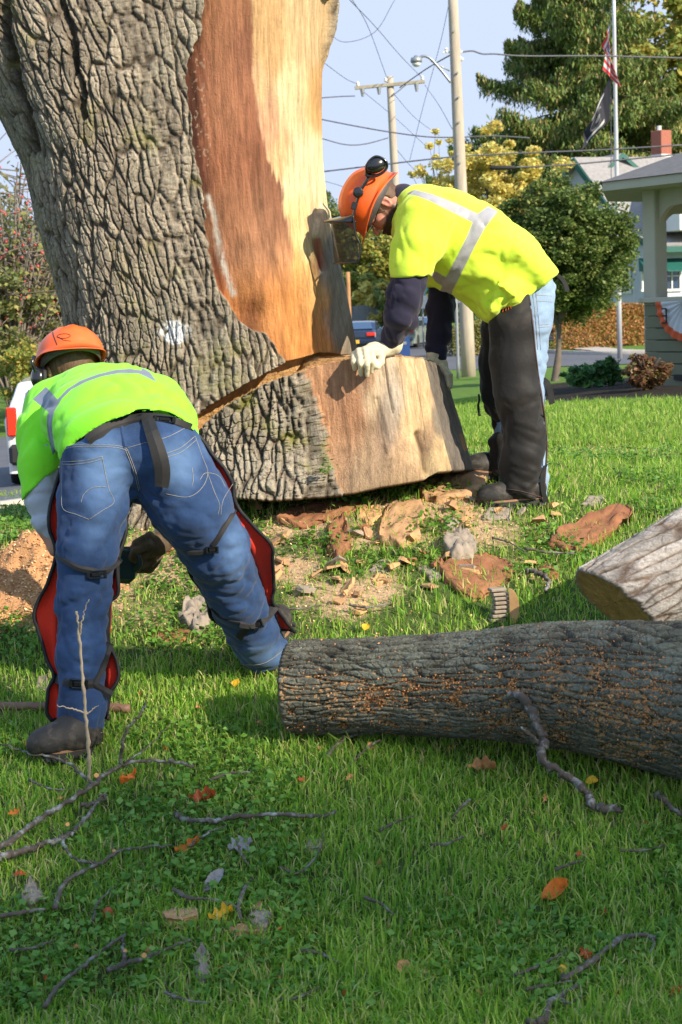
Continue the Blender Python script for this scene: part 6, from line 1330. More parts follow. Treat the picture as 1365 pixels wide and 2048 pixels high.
def tree(name, label, base, C, R, n, size, lm, trunk_r, seed, clumps=60, group=None, limbs=14, tm=None, **k):
    t_ = thing(name, label, 'tree', base, group); o, cc = crown('crown', t_, C, R, n, size, lm, clumps, seed, **k); r = np.random.default_rng(seed); b = np.array(base, float); C = np.array(C, float); R = np.array(R, float)
    fork = b*.45+np.array([C[0], C[1], b[2]+(C[2]-R[2]*.7-b[2])])*.55 if C[2]-R[2] > b[2] else b+[0, 0, .3]
    mb = MB(); mb.tube(spline([b-[0, 0, .1], (b+fork)/2+[trunk_r*.3, 0, 0], fork, C+[0, 0, R[2]*.4]], 14), np.linspace(1, .3, 14)*trunk_r, 9)
    for i in r.choice(len(cc), min(limbs, len(cc)), replace=False):
        s = fork+(C-fork)*r.random()*.6; mb.tube(spline([s, (s+cc[i])/2+r.normal(size=3)*R.mean()*.06, cc[i]], 7), np.linspace(.45, .08, 7)*trunk_r, 5)
    mb.build('trunk', tm or M['trunk'], t_, smooth=True); return t_
M['trunk'] = mat('tree_bark_grey', (.12, .095, .075), .9, .3, 8, .7, 40, .01)
L_ = lambda *c: [tuple(v) for v in c]
M['lf_green'] = leafmat('leaf_ornamental_green', L_((.05, .09, .02), (.08, .13, .03), (.11, .17, .04), (.15, .20, .05), (.06, .10, .025), (.22, .24, .07)), gain=1.25)
M['lf_yel'] = leafmat('leaf_yellow_autumn', L_((.52, .42, .09), (.58, .49, .14), (.42, .38, .10), (.60, .44, .14), (.34, .36, .10), (.58, .54, .20)), gain=1.3)
M['lf_mix'] = leafmat('leaf_turning', L_((.10, .15, .03), (.16, .20, .04), (.24, .24, .05), (.30, .25, .06), (.13, .17, .04), (.40, .27, .06), (.18, .22, .05)), gain=1.6)
M['lf_spruce'] = leafmat('spruce_needles', L_((.035, .065, .018), (.055, .09, .022), (.08, .12, .03), (.11, .15, .035), (.06, .10, .02), (.13, .15, .04), (.22, .17, .07)), .15, gain=2.0)
M['lf_dark'] = leafmat('leaf_far_dark', L_((.05, .09, .03), (.07, .12, .035), (.10, .14, .04), (.20, .19, .05), (.12, .14, .05)), gain=1.7)
M['lf_hedge'] = leafmat('leaf_hedge_rust', L_((.24, .12, .05), (.32, .14, .06), (.18, .14, .04), (.36, .17, .08), (.24, .16, .05), (.14, .14, .03)), gain=1.6)
M['lf_box'] = leafmat('leaf_hedge_olive', L_((.12, .14, .035), (.17, .18, .05), (.22, .20, .06), (.09, .12, .03), (.26, .19, .06)), gain=1.5)
M['lf_berry'] = leafmat('leaf_dull_green', L_((.10, .13, .05), (.14, .17, .05), (.20, .22, .07), (.28, .26, .08), (.12, .12, .06)), gain=1.4)
def gb(px, Y): 
    x = pt(px, 640, Y)[0]; return np.array([x, Y, float(gz(x, Y))])
# small round crowned tree
b = gp(1106, 757); Y0_ = min(b[1], 34.); b = gb(1106, Y0_); s_ = Y0_/F
c = pt(1124, 508, Y0_+.3); tree('street_tree', 'small round headed green tree behind the bending yellow shirt', b, c, (138*s_, 125*s_, 138*s_), 72000, .055*Y0_/34, M['lf_green'], 8*s_*1.15, 11, clumps=330, spread=.19, shell=.5)
# spruce with drooping branches
def spruce(label, px, Y, ztop_px, L0, seed, nb_=150, dens=150, tiers=None, group=None):
    t_ = thing('spruce_tree', label, 'tree', gb(px, Y), group); r = np.random.default_rng(seed); b = gb(px, Y); top = pt(px, ztop_px, Y)[2]; H = top-b[2]
    mb = MB(); mb.tube([b, b+[0, 0, H*.5], b+[0, 0, H]], [.35, .22, .04], 8); mb.build('trunk', M['trunk'], t_, smooth=True)
    br = MB(); P = []; 
    for i in range(nb_):
        h = .12+.86*(i+.5)/nb_; az_ = r.random()*2*math.pi; L = L0*(1-h)**.75*(.65+.6*r.random())+.5
        if r.random() < .12: L *= 1.3
        d = np.array([math.cos(az_), math.sin(az_), 0]); s = b+[0, 0, H*h]
        C = spline([s, s+d*L*.4+[0, 0, -.05*L], s+d*L*.8+[0, 0, -.12*L], s+d*L+[0, 0, -.02*L]], 12); br.tube(C, np.linspace(.06, .015, 12), 5)
        m_ = int(dens*L/3); k = (r.random(m_)**.8)*11; j = k.astype(int).clip(0, 10); q = C[j]+(C[j+1]-C[j])*(k-j)[:, None]
        side = np.cross(d, [0, 0, 1.]); wd_ = .9*np.sin(np.clip(k/11, .05, 1)*math.pi*.9)*.22*L; q = q+side*(r.normal(size=m_)*wd_*.5)[:, None]; q[:, 2] -= np.abs(r.normal(size=m_))*.42+.05
        P.append(q)
    br.build('limbs', M['trunk'], t_, smooth=True); P = np.vstack(P); V, Fc = leaves_mesh(P, .085, .1, 4.2, .4, True, seed); mk('crown', V, Fc, M['lf_spruce'], t_, smooth=False); return t_
spruce('tall drooping spruce with brown cones behind the flagpole', 1165, 100, -150, 10.2, 21, 230, 700)
c = pt(1330, 175, 112); tree('maple_tree', 'large yellowing tree right of the tall spruce', gb(1330, 112), c, (6.4, 6, 6.6), 36000, .30, M['lf_mix'], .4, 31, clumps=200, spread=.17)
c = pt(1300, 330, 118); tree('maple_tree', 'dense green tree low behind the house chimney', gb(1290, 118), c, (8.5, 6, 3.4), 15000, .34, M['lf_mix'], .4, 33, clumps=90, spread=.2)
# yellow tree
c = pt(1000, 385, 76); tree('yellow_tree', 'bright yellow leaved autumn tree beyond the utility pole', gb(1000, 76), c, (2.9, 2.8, 2.9), 26000, .13, M['lf_yel'], .13, 41, clumps=130, spread=.13, shell=.4, limbs=50)
c = pt(885, 400, 80); tree('yellow_tree', 'sparse thin yellow tree just left of the utility pole', gb(890, 80), c, (1.7, 1.6, 3.1), 4200, .12, M['lf_yel'], .10, 43, clumps=60, spread=.12, shell=.3, limbs=50)
c = pt(930, 470, 84); tree('yellow_tree', 'low olive yellow tree behind the bending back', gb(930, 84), c, (3.2, 2.5, 2.2), 14000, .13, M['lf_mix'], .12, 45, clumps=80, spread=.16)
# trees down the street behind the worker's face
for i, (x, y, Y, rx, rz, mt, l) in enumerate([(745, 545, 120, 3.0, 3.6, 'lf_mix', 'yellow green tree seen between visor and sleeve'), (690, 500, 130, 3.2, 4.0, 'lf_dark', 'dark green tree right beside the bare trunk edge'), (800, 500, 135, 2.8, 4.2, 'lf_dark', 'dark tree behind the navy sleeve'), (720, 595, 110, 2.2, 1.6, 'lf_mix', 'low orange green tree above the far fence'), (850, 560, 140, 4.0, 2.6, 'lf_mix', 'far tree between both arms of the leaning worker'), (770, 610, 105, 1.8, 1.4, 'lf_yel', 'little golden tree above the parked cars'), (640, 480, 140, 4.0, 3.6, 'lf_dark', 'far dark tree half hidden by the oak trunk')]):
    tree('street_tree', l, gb(x, Y), pt(x, y, Y), (rx, rx, rz), 9000, .22, M[mt], .2, 60+i, clumps=80, spread=.2, group='trees down the street')
rr = np.random.default_rng(5)
for i, (x, w_, h_, l) in enumerate([(560, 16, 7, 'distant dark tree mass hidden behind the oak'), (900, 18, 5.5, 'distant tree mass behind the yellow trees'), (1180, 18, 6, 'distant tree mass behind the house'), (-60, 22, 6, 'distant green tree mass at the far left')]):
    c = gb(x, 190); tree('far_tree', l, c, c+[0, 0, h_*.7], (w_, 6, h_), 9000, .6, M['lf_dark'], .3, 80+i, clumps=120, spread=.12, group='distant trees along the horizon')
# hedges
def hedge(label, A, B, w_, h_, n, size, mt, seed, name='hedge'):
    t_ = thing(name, label, 'hedge', (*A, float(gz(*A)))); r = np.random.default_rng(seed); A, B = np.array(A, float), np.array(B, float); L = np.linalg.norm(B-A); d = (B-A)/L; s = np.array([-d[1], d[0]])
    u = r.random(n)*L; a = r.random(n)*math.pi; hh = h_*(.92+.12*noise(u*.6, u*0, s=seed)+.05*noise(u*2.5, u*0, s=seed+1)); rad = .86+.16*r.random(n)
    ex = np.sign(np.cos(a))*np.abs(np.cos(a))**.5*w_/2*rad; ez = np.abs(np.sin(a))**.45*hh*rad; k = r.random(n) < .35; ez = np.where(k, r.random(n)*hh, ez); ex = np.where(k, np.sign(ex)*w_/2*(.9+.1*r.random(n)), ex)
    P = np.column_stack([A[0]+d[0]*u+s[0]*ex, A[1]+d[1]*u+s[1]*ex, 0*u]); P[:, 2] = gz(P[:, 0], P[:, 1])+ez; V, Fc = leaves_mesh(P, size, .3, 1.2, .4, seed=seed); mk('foliage', V, Fc, mt, t_, smooth=False)
    mb = MB(); q0, q1 = np.array([*A, float(gz(*A))]), np.array([*B, float(gz(*B))])
    for k in np.arange(.3, L, .8):
        p = q0+(q1-q0)*k/L; p[2] = gz(p[0], p[1]); mb.tube([p, p+[.05, 0, h_*.45], p+[-.05, .05, h_*.8]], [.03, .02, .01], 5)
    mb.build('stems', M['trunk'], t_); return t_
hedge('long rust and olive hedge along the far side of the road', (pt(1085, 690, 69)[0], 69), (pt(1330, 690, 74)[0], 74), 1.3, 1.75, 22000, .11, M['lf_hedge'], 91)
hedge('olive box hedge right behind the utility pole', (pt(895, 690, 66)[0], 66), (pt(1060, 690, 67)[0], 67), 1.3, 1.35, 12000, .10, M['lf_box'], 93)
# ------------------------------------------------------------ bed plants near the bandstand
def shrub(label, px, py, w_, h_, n, size, mt, seed, name='shrub', Y=None):
    c = gp(px, py) if Y is None else gb(px, Y); k = c[1]/F; t_ = thing(name, label, 'shrub', c); crown('foliage', t_, c+[0, 0, h_*k*.5], (w_*k*.5, w_*k*.4, h_*k*.5), n, size, mt, 40, seed, spread=.28, zmin=c[2]-.02)
    r = np.random.default_rng(seed); mb = MB()
    for i in range(9): a = r.random()*6.3; mb.tube(spline([c, c+[.3*w_*k*math.cos(a)*.5, .3*w_*k*math.sin(a)*.5, h_*k*.5], c+[w_*k*.42*math.cos(a), w_*k*.3*math.sin(a), h_*k*.9]], 6), .006, 4)
    mb.build('stems', M['trunk'], t_); return t_
M['lf_hosta'] = leafmat('leaf_hosta', L_((.05, .13, .05), (.08, .18, .06), (.10, .20, .05)), .3, gain=1.5)
M['lf_barb'] = leafmat('leaf_barberry', L_((.10, .05, .03), (.16, .07, .04), (.08, .07, .03), (.22, .10, .05), (.12, .12, .04)), .3, gain=1.4)
shrub('low leafy green plant at the left of the mulch bed', 1172, 776, 90, 40, 700, .08, M['lf_hosta'], 101)
shrub('blue green leafy plant between the bed and brown bush', 1218, 772, 60, 58, 600, .08, M['lf_hosta'], 102)
shrub('rounded reddish brown bush in front of the bandstand wall', 1294, 780, 92, 70, 3200, .035, M['lf_barb'], 103)
shrub('yellow green shrub seen through the bandstand opening', 1345, 590, 46, 46, 900, .10, M['lf_green'], 104, Y=62)
# ------------------------------------------------------------ utility poles, lamp, wires
M['pole'] = mat('weathered_pole_wood', (.42, .36, .29), .9, .2, 5, .5, 50, .004, stretch=(3, 3, .4)); M['xarm'] = mat('crossarm_wood', (.32, .29, .22), .9, .3, 6)
M['galv'] = mat('galvanised_metal', (.32, .34, .36), .45, .15, 12, metal=.6); M['porc'] = mat('white_porcelain', (.7, .7, .68), .3); M['wire'] = mat('cable', (.10, .10, .12), .6)
def rod(p0, p1, r0, r1, n=12): mb = MB(); mb.tube(np.linspace(0, 1, 8)[:, None]*(np.array(p1)-p0)+p0, np.linspace(r0, r1, 8), n); return mb
YP = 44.; pb = gb(935, YP); ptop = pt(903, -80, YP)
up1 = thing('utility_pole', 'tall pale wooden utility pole carrying the street lamp', 'utility pole', pb)
rod(pb-[0, 0, .2], ptop, .19, .12, 16).build('pole', M['pole'], up1, smooth=True)
for i, y in enumerate((63, 146, 195, 245, 310, 326, 450)): mb = MB(); q_ = pt(912+((y*7) % 9)-6+.028*y, y, YP-.15); mb.tube([q_, q_-[0, .05, 0]], .028, 8); mb.build('bolt', M['galv'], up1)
la = thing('street_lamp', 'grey cobra head street lamp on a curved arm left of the pole', 'street lamp', pt(902, 160, YP))
mb = MB(); mb.tube(spline([pt(902, 165, YP-.1), pt(884, 142, YP-.1), pt(862, 118, YP-.1), pt(848, 112, YP-.1), pt(838, 117, YP-.1)], 24), .035, 8); mb.tube([pt(900, 142, YP-.1), pt(862, 122, YP-.1)], .02, 6); mb.build('lamp_arm', M['galv'], la, smooth=True)
M4 = np.eye(4); M4[:3, 3] = pt(833, 121, YP-.1); mb = MB(); mb.lathe([(.02, .13), (.05, .12), (.06, .09), (.13, .07), (.15, 0), (.14, -.05), (.12, -.06)], 18, M4); h_ = mb.build('lamp_head', M['galv'], la, smooth=True)
mb = MB(); mb.lathe([(.115, -.06), (.105, -.11), (.06, -.15), (.005, -.16)], 18, M4); mb.build('lens', M['porc'], h_, smooth=True)
mb = MB(); 
for x in (893, 918): M4[:3, 3] = pt(x, 101, YP); mb.lathe([(.03, -.06), (.05, -.03), (.03, 0), (.05, .03), (.02, .07)], 10, M4)
mb.box(pt(906, 104, YP), (.5, .05, .05)); mb.tube([pt(917, 113, YP), pt(926, 120, YP)], .05, 8); mb.build('insulators', M['porc'], up1)
YQ = 66.; qb = gb(806, YQ); up2 = thing('utility_pole', 'farther wooden utility pole with a crossarm above the helmet', 'utility pole', qb)
rod(qb, pt(780, 153, YQ), .20, .13, 14).build('pole', M['pole'], up2, smooth=True)
mb = MB(); A_, B_ = pt(710, 176, YQ-.15), pt(850, 163, YQ-.15); mid_ = (A_+B_)/2; ang = math.atan2(B_[2]-A_[2], B_[0]-A_[0]); mb.box(mid_, (np.linalg.norm(B_-A_), .1, .13), Matrix.Rotation(-ang, 3, 'Y'), .01); mb.build('crossarm', M['xarm'], up2)
mb = MB(); mb.tube([pt(785, 192, YQ-.15), pt(812, 170, YQ-.15)], .025, 6); mb.build('brace', M['galv'], up2)
for x, y in ((716, 168), (772, 160), (845, 156)):
    M4[:3, 3] = pt(x, y, YQ-.15); mb = MB(); mb.lathe([(.05, -.08), (.07, -.04), (.05, 0), (.07, .04), (.02, .10)], 10, M4); mb.build('insulator', M['porc'], up2, smooth=True)
for x, y in ((725, 184), (758, 180), (833, 174)): mb = MB(); mb.tube([pt(x, y-6, YQ-.2), pt(x+1, y+9, YQ-.2)], [.09, .05], 8); mb.build('hanger', M['galv'], up2)
wires = [([(700, -8), (735, 50), (775, 158)], 50, 66, 'power line falling steeply to the crossarm from the top left'), ([(716, 168), (690, 156), (640, 118), (600, 80)], 66, 50, 'faint wire rising left from the crossarm end'), ([(710, 192), (680, 193), (640, 196)], 66, 60, 'thick cable running left from the lower crossarm'),
         ([(845, 156), (800, 110), (750, 52), (700, 0)], 66, 40, 'thin wire from the crossarm tip up to the left'), ([(850, 170), (878, 210), (905, 258)], 66, 46, 'thin wire from the crossarm tip down to the near pole'), ([(728, 184), (790, 235), (850, 290)], 66, 90, 'wire sloping down behind the far pole'), ([(790, 190), (830, 235), (880, 272)], 66, 90, 'wire sloping down right of the far pole'),
         ([(640, 238), (700, 250), (780, 264), (860, 274), (930, 274), (990, 272), (1060, 276)], 55, 55, 'dark cable crossing the sky behind both poles'), ([(640, 276), (690, 289), (730, 288), (776, 276)], 62, 66, 'sagging cable between the oak and the far pole'),
         ([(640, 344), (760, 330), (905, 314), (1050, 306), (1200, 300), (1365, 290)], 48, 48, 'long cable running across the house roof'), ([(800, 175), (850, 140), (880, 122), (905, 108)], 66, 44, 'cable twisting up between the two poles'), ([(925, 104), (945, 102), (965, 108), (990, 108), (1050, 112), (1200, 112), (1365, 116)], 44, 48, 'thick service cable passing in front of the spruce'),
         ([(792, 297), (830, 340), (900, 396)], 66, 80, 'thin wire slanting down behind the yellow leaves'), ([(900, 0), (880, 90), (845, 220), (820, 320)], 60, 80, 'very faint wire dropping between the poles'), ([(980, 336), (1100, 332), (1220, 322), (1365, 308)], 47, 47, 'lower cable passing over the dark splice case'), ([(640, 360), (670, 368), (700, 378)], 60, 62, 'thin wire just left of the orange helmet'),
         ([(655, 0), (660, 60), (690, 84), (750, 64), (790, 0)], 58, 58, 'pale thin loop of wire high in the sky')]
for L, y0_, y1_, l in wires:
    P = spline(np.array(L, float), 40); Yw = np.linspace(y0_, y1_, 40); mb = MB(); mb.tube(np.array([pt(a, b_, c_) for (a, b_), c_ in zip(P, Yw)]), .022 if ('cable' in l) else .011, 5)
    tag(mb.build('overhead_wire', M['wire'], None, smooth=True, center=True), l, 'wire', 'overhead wires across the street')
mb = MB(); mb.tube([pt(980, 336, 47), pt(984, 336, 47), pt(1028, 335, 47), pt(1032, 335, 47)], [.03, .06, .06, .03], 10); tag(mb.build('splice_case', M['web'], None, smooth=True, center=True), 'black cable splice case hanging on the lower wire', 'splice case')
# brown post and thin sign posts
bp_ = gb(699, 92); o = thing('wooden_post', 'plain brown wooden pole left of the parked blue car', 'post', bp_); rod(bp_, pt(696, 544, 92), .13, .11).build('pole', mat('fresh_brown_pole', (.42, .22, .10), .9, .2, 6), o, smooth=True)
sg = gb(914, 43.); o = thing('sign_post', 'thin grey post standing left of the pale utility pole', 'post', sg); rod(sg, pt(911, 560, 43), .045, .045, 8).build('post', M['galv'], o, smooth=True); mb = MB(); mb.tube([pt(911, 585, 43.), pt(911, 585, 42.97)], .28, 20); mb.build('sign_plate', M['galv'], o)
sg = gb(1114, 40.); o = thing('road_sign', 'round grey sign seen edge on behind the tree', 'sign', sg); rod(sg, pt(1113, 596, 40), .03, .03, 8).build('post', M['galv'], o, smooth=True)
mb = MB(); a = np.linspace(0, 2*math.pi, 24, endpoint=False); cpt = pt(1116, 618, 39.95); mb.prism(cpt+np.stack([.13*np.cos(a), .25*np.cos(a), .30*np.sin(a)], 1), .012, (.9, -.45, 0)); mb.build('sign_plate', M['galv'], o)
# street signal box and mailbox between the arms
o = thing('traffic_sign', 'small white and green street sign between the worker\'s arms', 'sign', gb(846, 80)); rod(gb(846, 80), pt(845, 575, 80), .04, .04, 8).build('post', M['galv'], o, smooth=True)
mb = MB(); mb.box(pt(846, 604, 79.9), (.42, .03, .62), Matrix.Rotation(.1, 3, 'Y'), .01); mb.build('sign_plate', M['porc'], o); mb = MB(); mb.box(pt(848, 582, 79.9), (.30, .03, .35), Matrix.Rotation(.4, 3, 'Y'), .01); mb.build('street_name_plate', mat('sign_green', (.10, .40, .36), .5), o)
bl = mat('mailbox_blue', (.02, .06, .20), .4, .1, 8, coat=.3); mbx = gb(801, 56.); o = thing('mailbox', 'blue street mailbox by the kerb behind the near sleeve', 'mailbox', mbx)
mb = MB(); a = np.linspace(0, math.pi, 14); prof = [(.29*math.cos(t), .86+.29*math.sin(t)) for t in a]+[(-.29, .25), (.29, .25)]; P = mbx+np.array([(0*x-.0+x, 0, z) for x, z in prof]); mb.prism(P+np.array([0, .25, 0]), .5, (0, 1, 0)); mb.build('body', bl, o)
mb = MB()
for sx in (-.22, .22):
    for sy in (.05, .45): mb.box(mbx+[sx, sy, .13], (.05, .05, .26))
mb.build('feet', bl, o); mb = MB(); mb.box(mbx+[0, -.008, .80], (.36, .02, .10), None, .004); mb.build('flap', M['galv'], o)
# far fence
fa, fb = pt(655, 655, 104), pt(760, 640, 104); o = thing('wooden_fence', 'grey board fence beyond the parked blue car', 'fence', gb(655, 104)); fm = mat('fence_grey_boards', (.20, .21, .24), .9, .2, 6)
mb = MB(); nbd = 34
for i in range(nbd): 
    x = fa[0]+(fb[0]-fa[0])*i/(nbd-1); z = fa[2]+(fb[2]-fa[2])*i/(nbd-1); mb.box((x, 104, z+.45), (.088, .03, 1.2), None, .004)
mb.build('boards', fm, o)
for i in range(5): 
    x = fa[0]+(fb[0]-fa[0])*i/4; mb = MB(); mb.box((x, 104.1, fa[2]+.4+.04*i), (.12, .12, 1.5), None, .01); mb.build('post', fm, o)
# ------------------------------------------------------------ cars
M['tyre'] = mat('tyre_rubber', (.02, .02, .02), .85); M['cglass'] = mat('car_glass', (.03, .05, .09), .06, .05, 4, coat=1.0); M['cglassb'] = mat('sky_tinted_glass', (.04, .075, .13), .08, .05, 4, coat=1.0); M['chrome'] = mat('chrome', (.5, .5, .5), .15, .05, 4, metal=1.0)  # cglassb is bluer than cglass: the sky's reflection is put into its colour
M['tail'] = mat('tail_light_red', (.75, .03, .015), .2, .05, 5, coat=1.0); M['trim'] = mat('car_black_trim', (.02, .02, .022), .5, .1, 5)
def car(label, pos, ang, paint_, suv=False, L=4.6, W=1.78, H=1.42, plate=None, glass=None):
    """seen mainly from behind; local +y is the front"""
    t_ = thing('parked_car', label, 'car', pos); R = Matrix.Rotation(ang, 3, 'Z'); Rn = np.array(R); pos = np.array(pos, float)
    T = lambda V: np.asarray(V, float)@Rn.T+pos
    if suv: pr = [(-L/2, .45), (-L/2-.02, .9), (-L/2+.06, 1.02), (-L/2+.22, H-.10), (-L/2+.40, H), (L*.08, H), (L*.22, 1.08), (L*.42, 1.0), (L/2, .85), (L/2, .40)]; wl = 1.02
    else: pr = [(-L/2, .42), (-L/2-.03, .72), (-L/2+.03, .98), (-L*.36, 1.02), (-L*.20, H-.06), (-L*.08, H), (L*.10, H-.02), (L*.26, .98), (L*.44, .88), (L/2, .68), (L/2, .38)]; wl = .95
    def body(pr, wfun, n=11):
        V = []; pr = np.array(pr)
        for y, z in pr:
            w_ = wfun(z)
            xs = np.linspace(-1, 1, n); V.append(np.stack([xs*w_/2, np.full(n, y)+.06*xs**2*np.sign(-y)*(-1 if y < 0 else 1)*(1 if abs(y) > L*.4 else 0)*(-1), np.full(n, z)-.03*np.abs(xs)**4], 1))
        lowr = V[0].copy(); lowr[:, 2] = .22; up_ = V[-1].copy(); up_[:, 2] = .22; V = [lowr]+V+[up_]; return np.array(V)
    wf = lambda z: W*(1-.20*max(0, (z-wl)/(H-wl))) 
    B = body(pr, wf); n, m_ = B.shape[:2]; V = B.reshape(-1, 3).tolist(); Fc = gridF(n, m_).tolist()
    left = [i*m_ for i in range(n)]; right = [i*m_+m_-1 for i in range(n)]; Fc += [left, right[::-1]]
    o = mk('body', T(V), Fc, paint_, t_, smooth=False)
    bv = o.modifiers.new('b', 'BEVEL'); bv.width = .04; bv.segments = 2; bv.limit_method = 'ANGLE'; bv.angle_limit = .5
    g = glass or M['cglassb']; mb = MB(); y0_, z0_ = pr[3] if suv else pr[3]; y1_, z1_ = (pr[3] if suv else pr[4]); 
    if suv: q = [(-.62, -L/2+.085, 1.08), (.62, -L/2+.085, 1.08), (.55, -L/2+.215, H-.16), (-.55, -L/2+.215, H-.16)]
    else: q = [(-.68, -L*.345, 1.045), (.68, -L*.345, 1.045), (.55, -L*.215, H-.10), (-.55, -L*.215, H-.10)]
    mb.prism(T(q)+Rn@np.array([0, -.012, .022]), .02, Rn@np.array([0, -.6, .8])); mb.build('rear_window', g, t_)
    for sx in (-1, 1):
        yb = -L/2+.5 if suv else -L*.26
        q = [(sx*(wf(1.04)/2+.004), yb-.05, 1.05), (sx*(wf(1.04)/2+.004), L*.18, 1.05), (sx*(wf(H-.12)/2+.006), L*.08, H-.13), (sx*(wf(H-.12)/2+.006), yb+.18, H-.13)]; mb = MB(); mb.prism(T(q), .02, Rn@np.array([1, 0, 0])); mb.build('side_window', M['cglass'], t_)
        mb = MB()
        if suv: mb.box(T([[sx*(W/2-.08), -L/2-.005, .98]])[0], (.15, .10, .42), R, .02)
        else: mb.box(T([[sx*(W/2-.22), -L/2-.03, .83]])[0], (.38, .09, .16), R, .02)
        mb.build('tail_light', M['tail'], t_)
        for y in (-L*.32, L*.33):
            mb = MB(); c = T([[sx*(W/2-.10), y, .33]])[0]; M4 = np.eye(4); M4[:3, :3] = Rn@np.array(Matrix.Rotation(sx*math.pi/2, 3, 'Y')); M4[:3, 3] = c; mb.lathe([(.20, -.10), (.31, -.10), (.33, -.06), (.33, .07), (.31, .11), (.22, .115)], 26, M4); wo = mb.build('wheel', M['tyre'], t_, smooth=True)
            mb = MB(); mb.lathe([(.02, .10), (.08, .115), (.19, .10), (.215, .118), (.21, .09)], 26, M4); mb.build('rim', M['chrome'], wo, smooth=True)
    mb = MB(); mb.box(T([[0, -L/2-.04, .50]])[0], (W*.98, .16, .22 if not suv else .30), R, .05); mb.build('bumper', M['trim'] if suv else paint_, t_)
    if plate is not None: mb = MB(); mb.box(T([[0, -L/2-(.13 if not suv else .14), .52 if not suv else .70]])[0], (.31, .02, .16), R, .004); mb.build('number_plate', plate, t_)
    return t_
cpaint = lambda n, c: mat(n, c, .3, .05, 3, coat=.8)
P1 = gb(722, 78); car('dark blue saloon parked nearest, seen from behind beside the glove', P1, -.12, cpaint('car_paint_navy', (.010, .018, .05)), plate=mat('plate_orange', (.8, .42, .04), .5))
P2_ = gb(812, 84); car('silver green saloon parked behind the near sleeve', P2_, -.25, cpaint('car_paint_silver', (.22, .27, .26)))
P3 = gb(845, 92); car('black blue saloon farthest down the street between the arms', P3, -.1, cpaint('car_paint_black', (.02, .035, .07)))
y_s = 27.; P4 = np.array([pt(138, 800, y_s)[0], y_s, float(gz(pt(138, 800, y_s)[0], y_s))+.02]); car('white off road car on the left road behind the crouched worker', P4, .14, cpaint('car_paint_white', (.72, .73, .74)), suv=True, H=1.55, W=1.75, glass=M['cglass'])
# ------------------------------------------------------------ flagpole and flags
fb_ = gb(1239, 56.); fp = thing('flagpole', 'slim white metal flagpole flying two flags at the right', 'flagpole', fb_); M['fpole'] = mat('flagpole_white_metal', (.55, .56, .58), .3, .05, 5, metal=.35)
rod(fb_, pt(1227, -60, 56.), .085, .055, 14).build('pole', M['fpole'], fp, smooth=True)
mb = MB(); mb.tube([pt(1222, 150, 55.9), pt(1223, 380, 55.9), pt(1233, 545, 55.9)], .012, 4); hal = mb.build('halyard', M['wire'], fp); mb = MB(); mb.box(pt(1235, 572, 55.85), (.16, .1, .30), None, .02); mb.tube([pt(1236, 545, 55.86), pt(1236, 600, 55.86)], .04, 8); mb.build('cleat', M['galv'], fp)
def flag(label, quad, cols, Y, folds_n, nm='flag'):
    """quad: corners hoist-top, fly-top, fly-bottom, hoist-bottom in the picture; cloth hangs in folds"""
    nu_, nv_ = 60, 70; u = np.linspace(0, 1, nu_); v = np.linspace(0, 1, nv_); U, Vv = np.meshgrid(u, v); Q = np.array(quad, float)
    XY = ((1-U)*(1-Vv))[..., None]*Q[0]+(U*(1-Vv))[..., None]*Q[1]+(U*Vv)[..., None]*Q[2]+((1-U)*Vv)[..., None]*Q[3]
    P = np.array([[pt(a, b_, Y) for a, b_ in row] for row in XY]); P[..., 1] += .16*np.sin(U*folds_n+Vv*2.2)*U+.05*np.sin(U*21+Vv*5)*U; P[..., 0] += .03*np.sin(U*folds_n*1.3+Vv*6)*U
    C = cols(U, Vv); o = mk(nm, P.reshape(-1, 3), gridF(nv_, nu_), M['flagcloth'], None, colors=C.reshape(-1, 3), center=True); so_ = o.modifiers.new('t', 'SOLIDIFY'); so_.thickness = .004; return tag(o, label, 'flag')
M['flagcloth'] = mat('flag_nylon', (1, 1, 1), .7, .05, 9, attrcol=True, trans=.12)
def usa(U, V):
    c = np.where((np.floor(V*13).astype(int) % 2 == 0)[..., None], np.array([.85, .03, .04]), np.array([.78, .76, .76])); can = (U < .42) & (V < 7/13.); c[can] = (.03, .05, .22)
    su = (U/.42*6) % 1-.5; sv_ = (V/(7/13.)*5) % 1-.5; st_ = can & (np.hypot(su, sv_) < .24); c[st_] = (.8, .8, .8); return c
flag('limp American flag hanging in folds high on the flagpole', [(1224, 36), (1206, 92), (1243, 176), (1206, 140)], usa, 55.8, 9)
def blk(U, V):
    c = np.zeros(U.shape+(3,))+np.array([.012, .013, .025]); d = np.hypot((U-.5)*1.3, V-.5); c[(d < .27) & (d > .24) & (U > .35)] = (.22, .22, .23); c[(np.hypot((U-.47)*1.3, V-.52) < .10)] = (.22, .22, .23); c[(np.abs(V-.86) < .04) & (np.abs(U-.5) < .3)] = (.5, .5, .5); c[(np.abs(V-.12) < .035) & (np.abs(U-.5) < .25)] = (.5, .5, .5); return c
flag('limp black flag with white marks drooping below the American flag', [(1221, 152), (1172, 262), (1162, 302), (1220, 240)], blk, 55.8, 8)
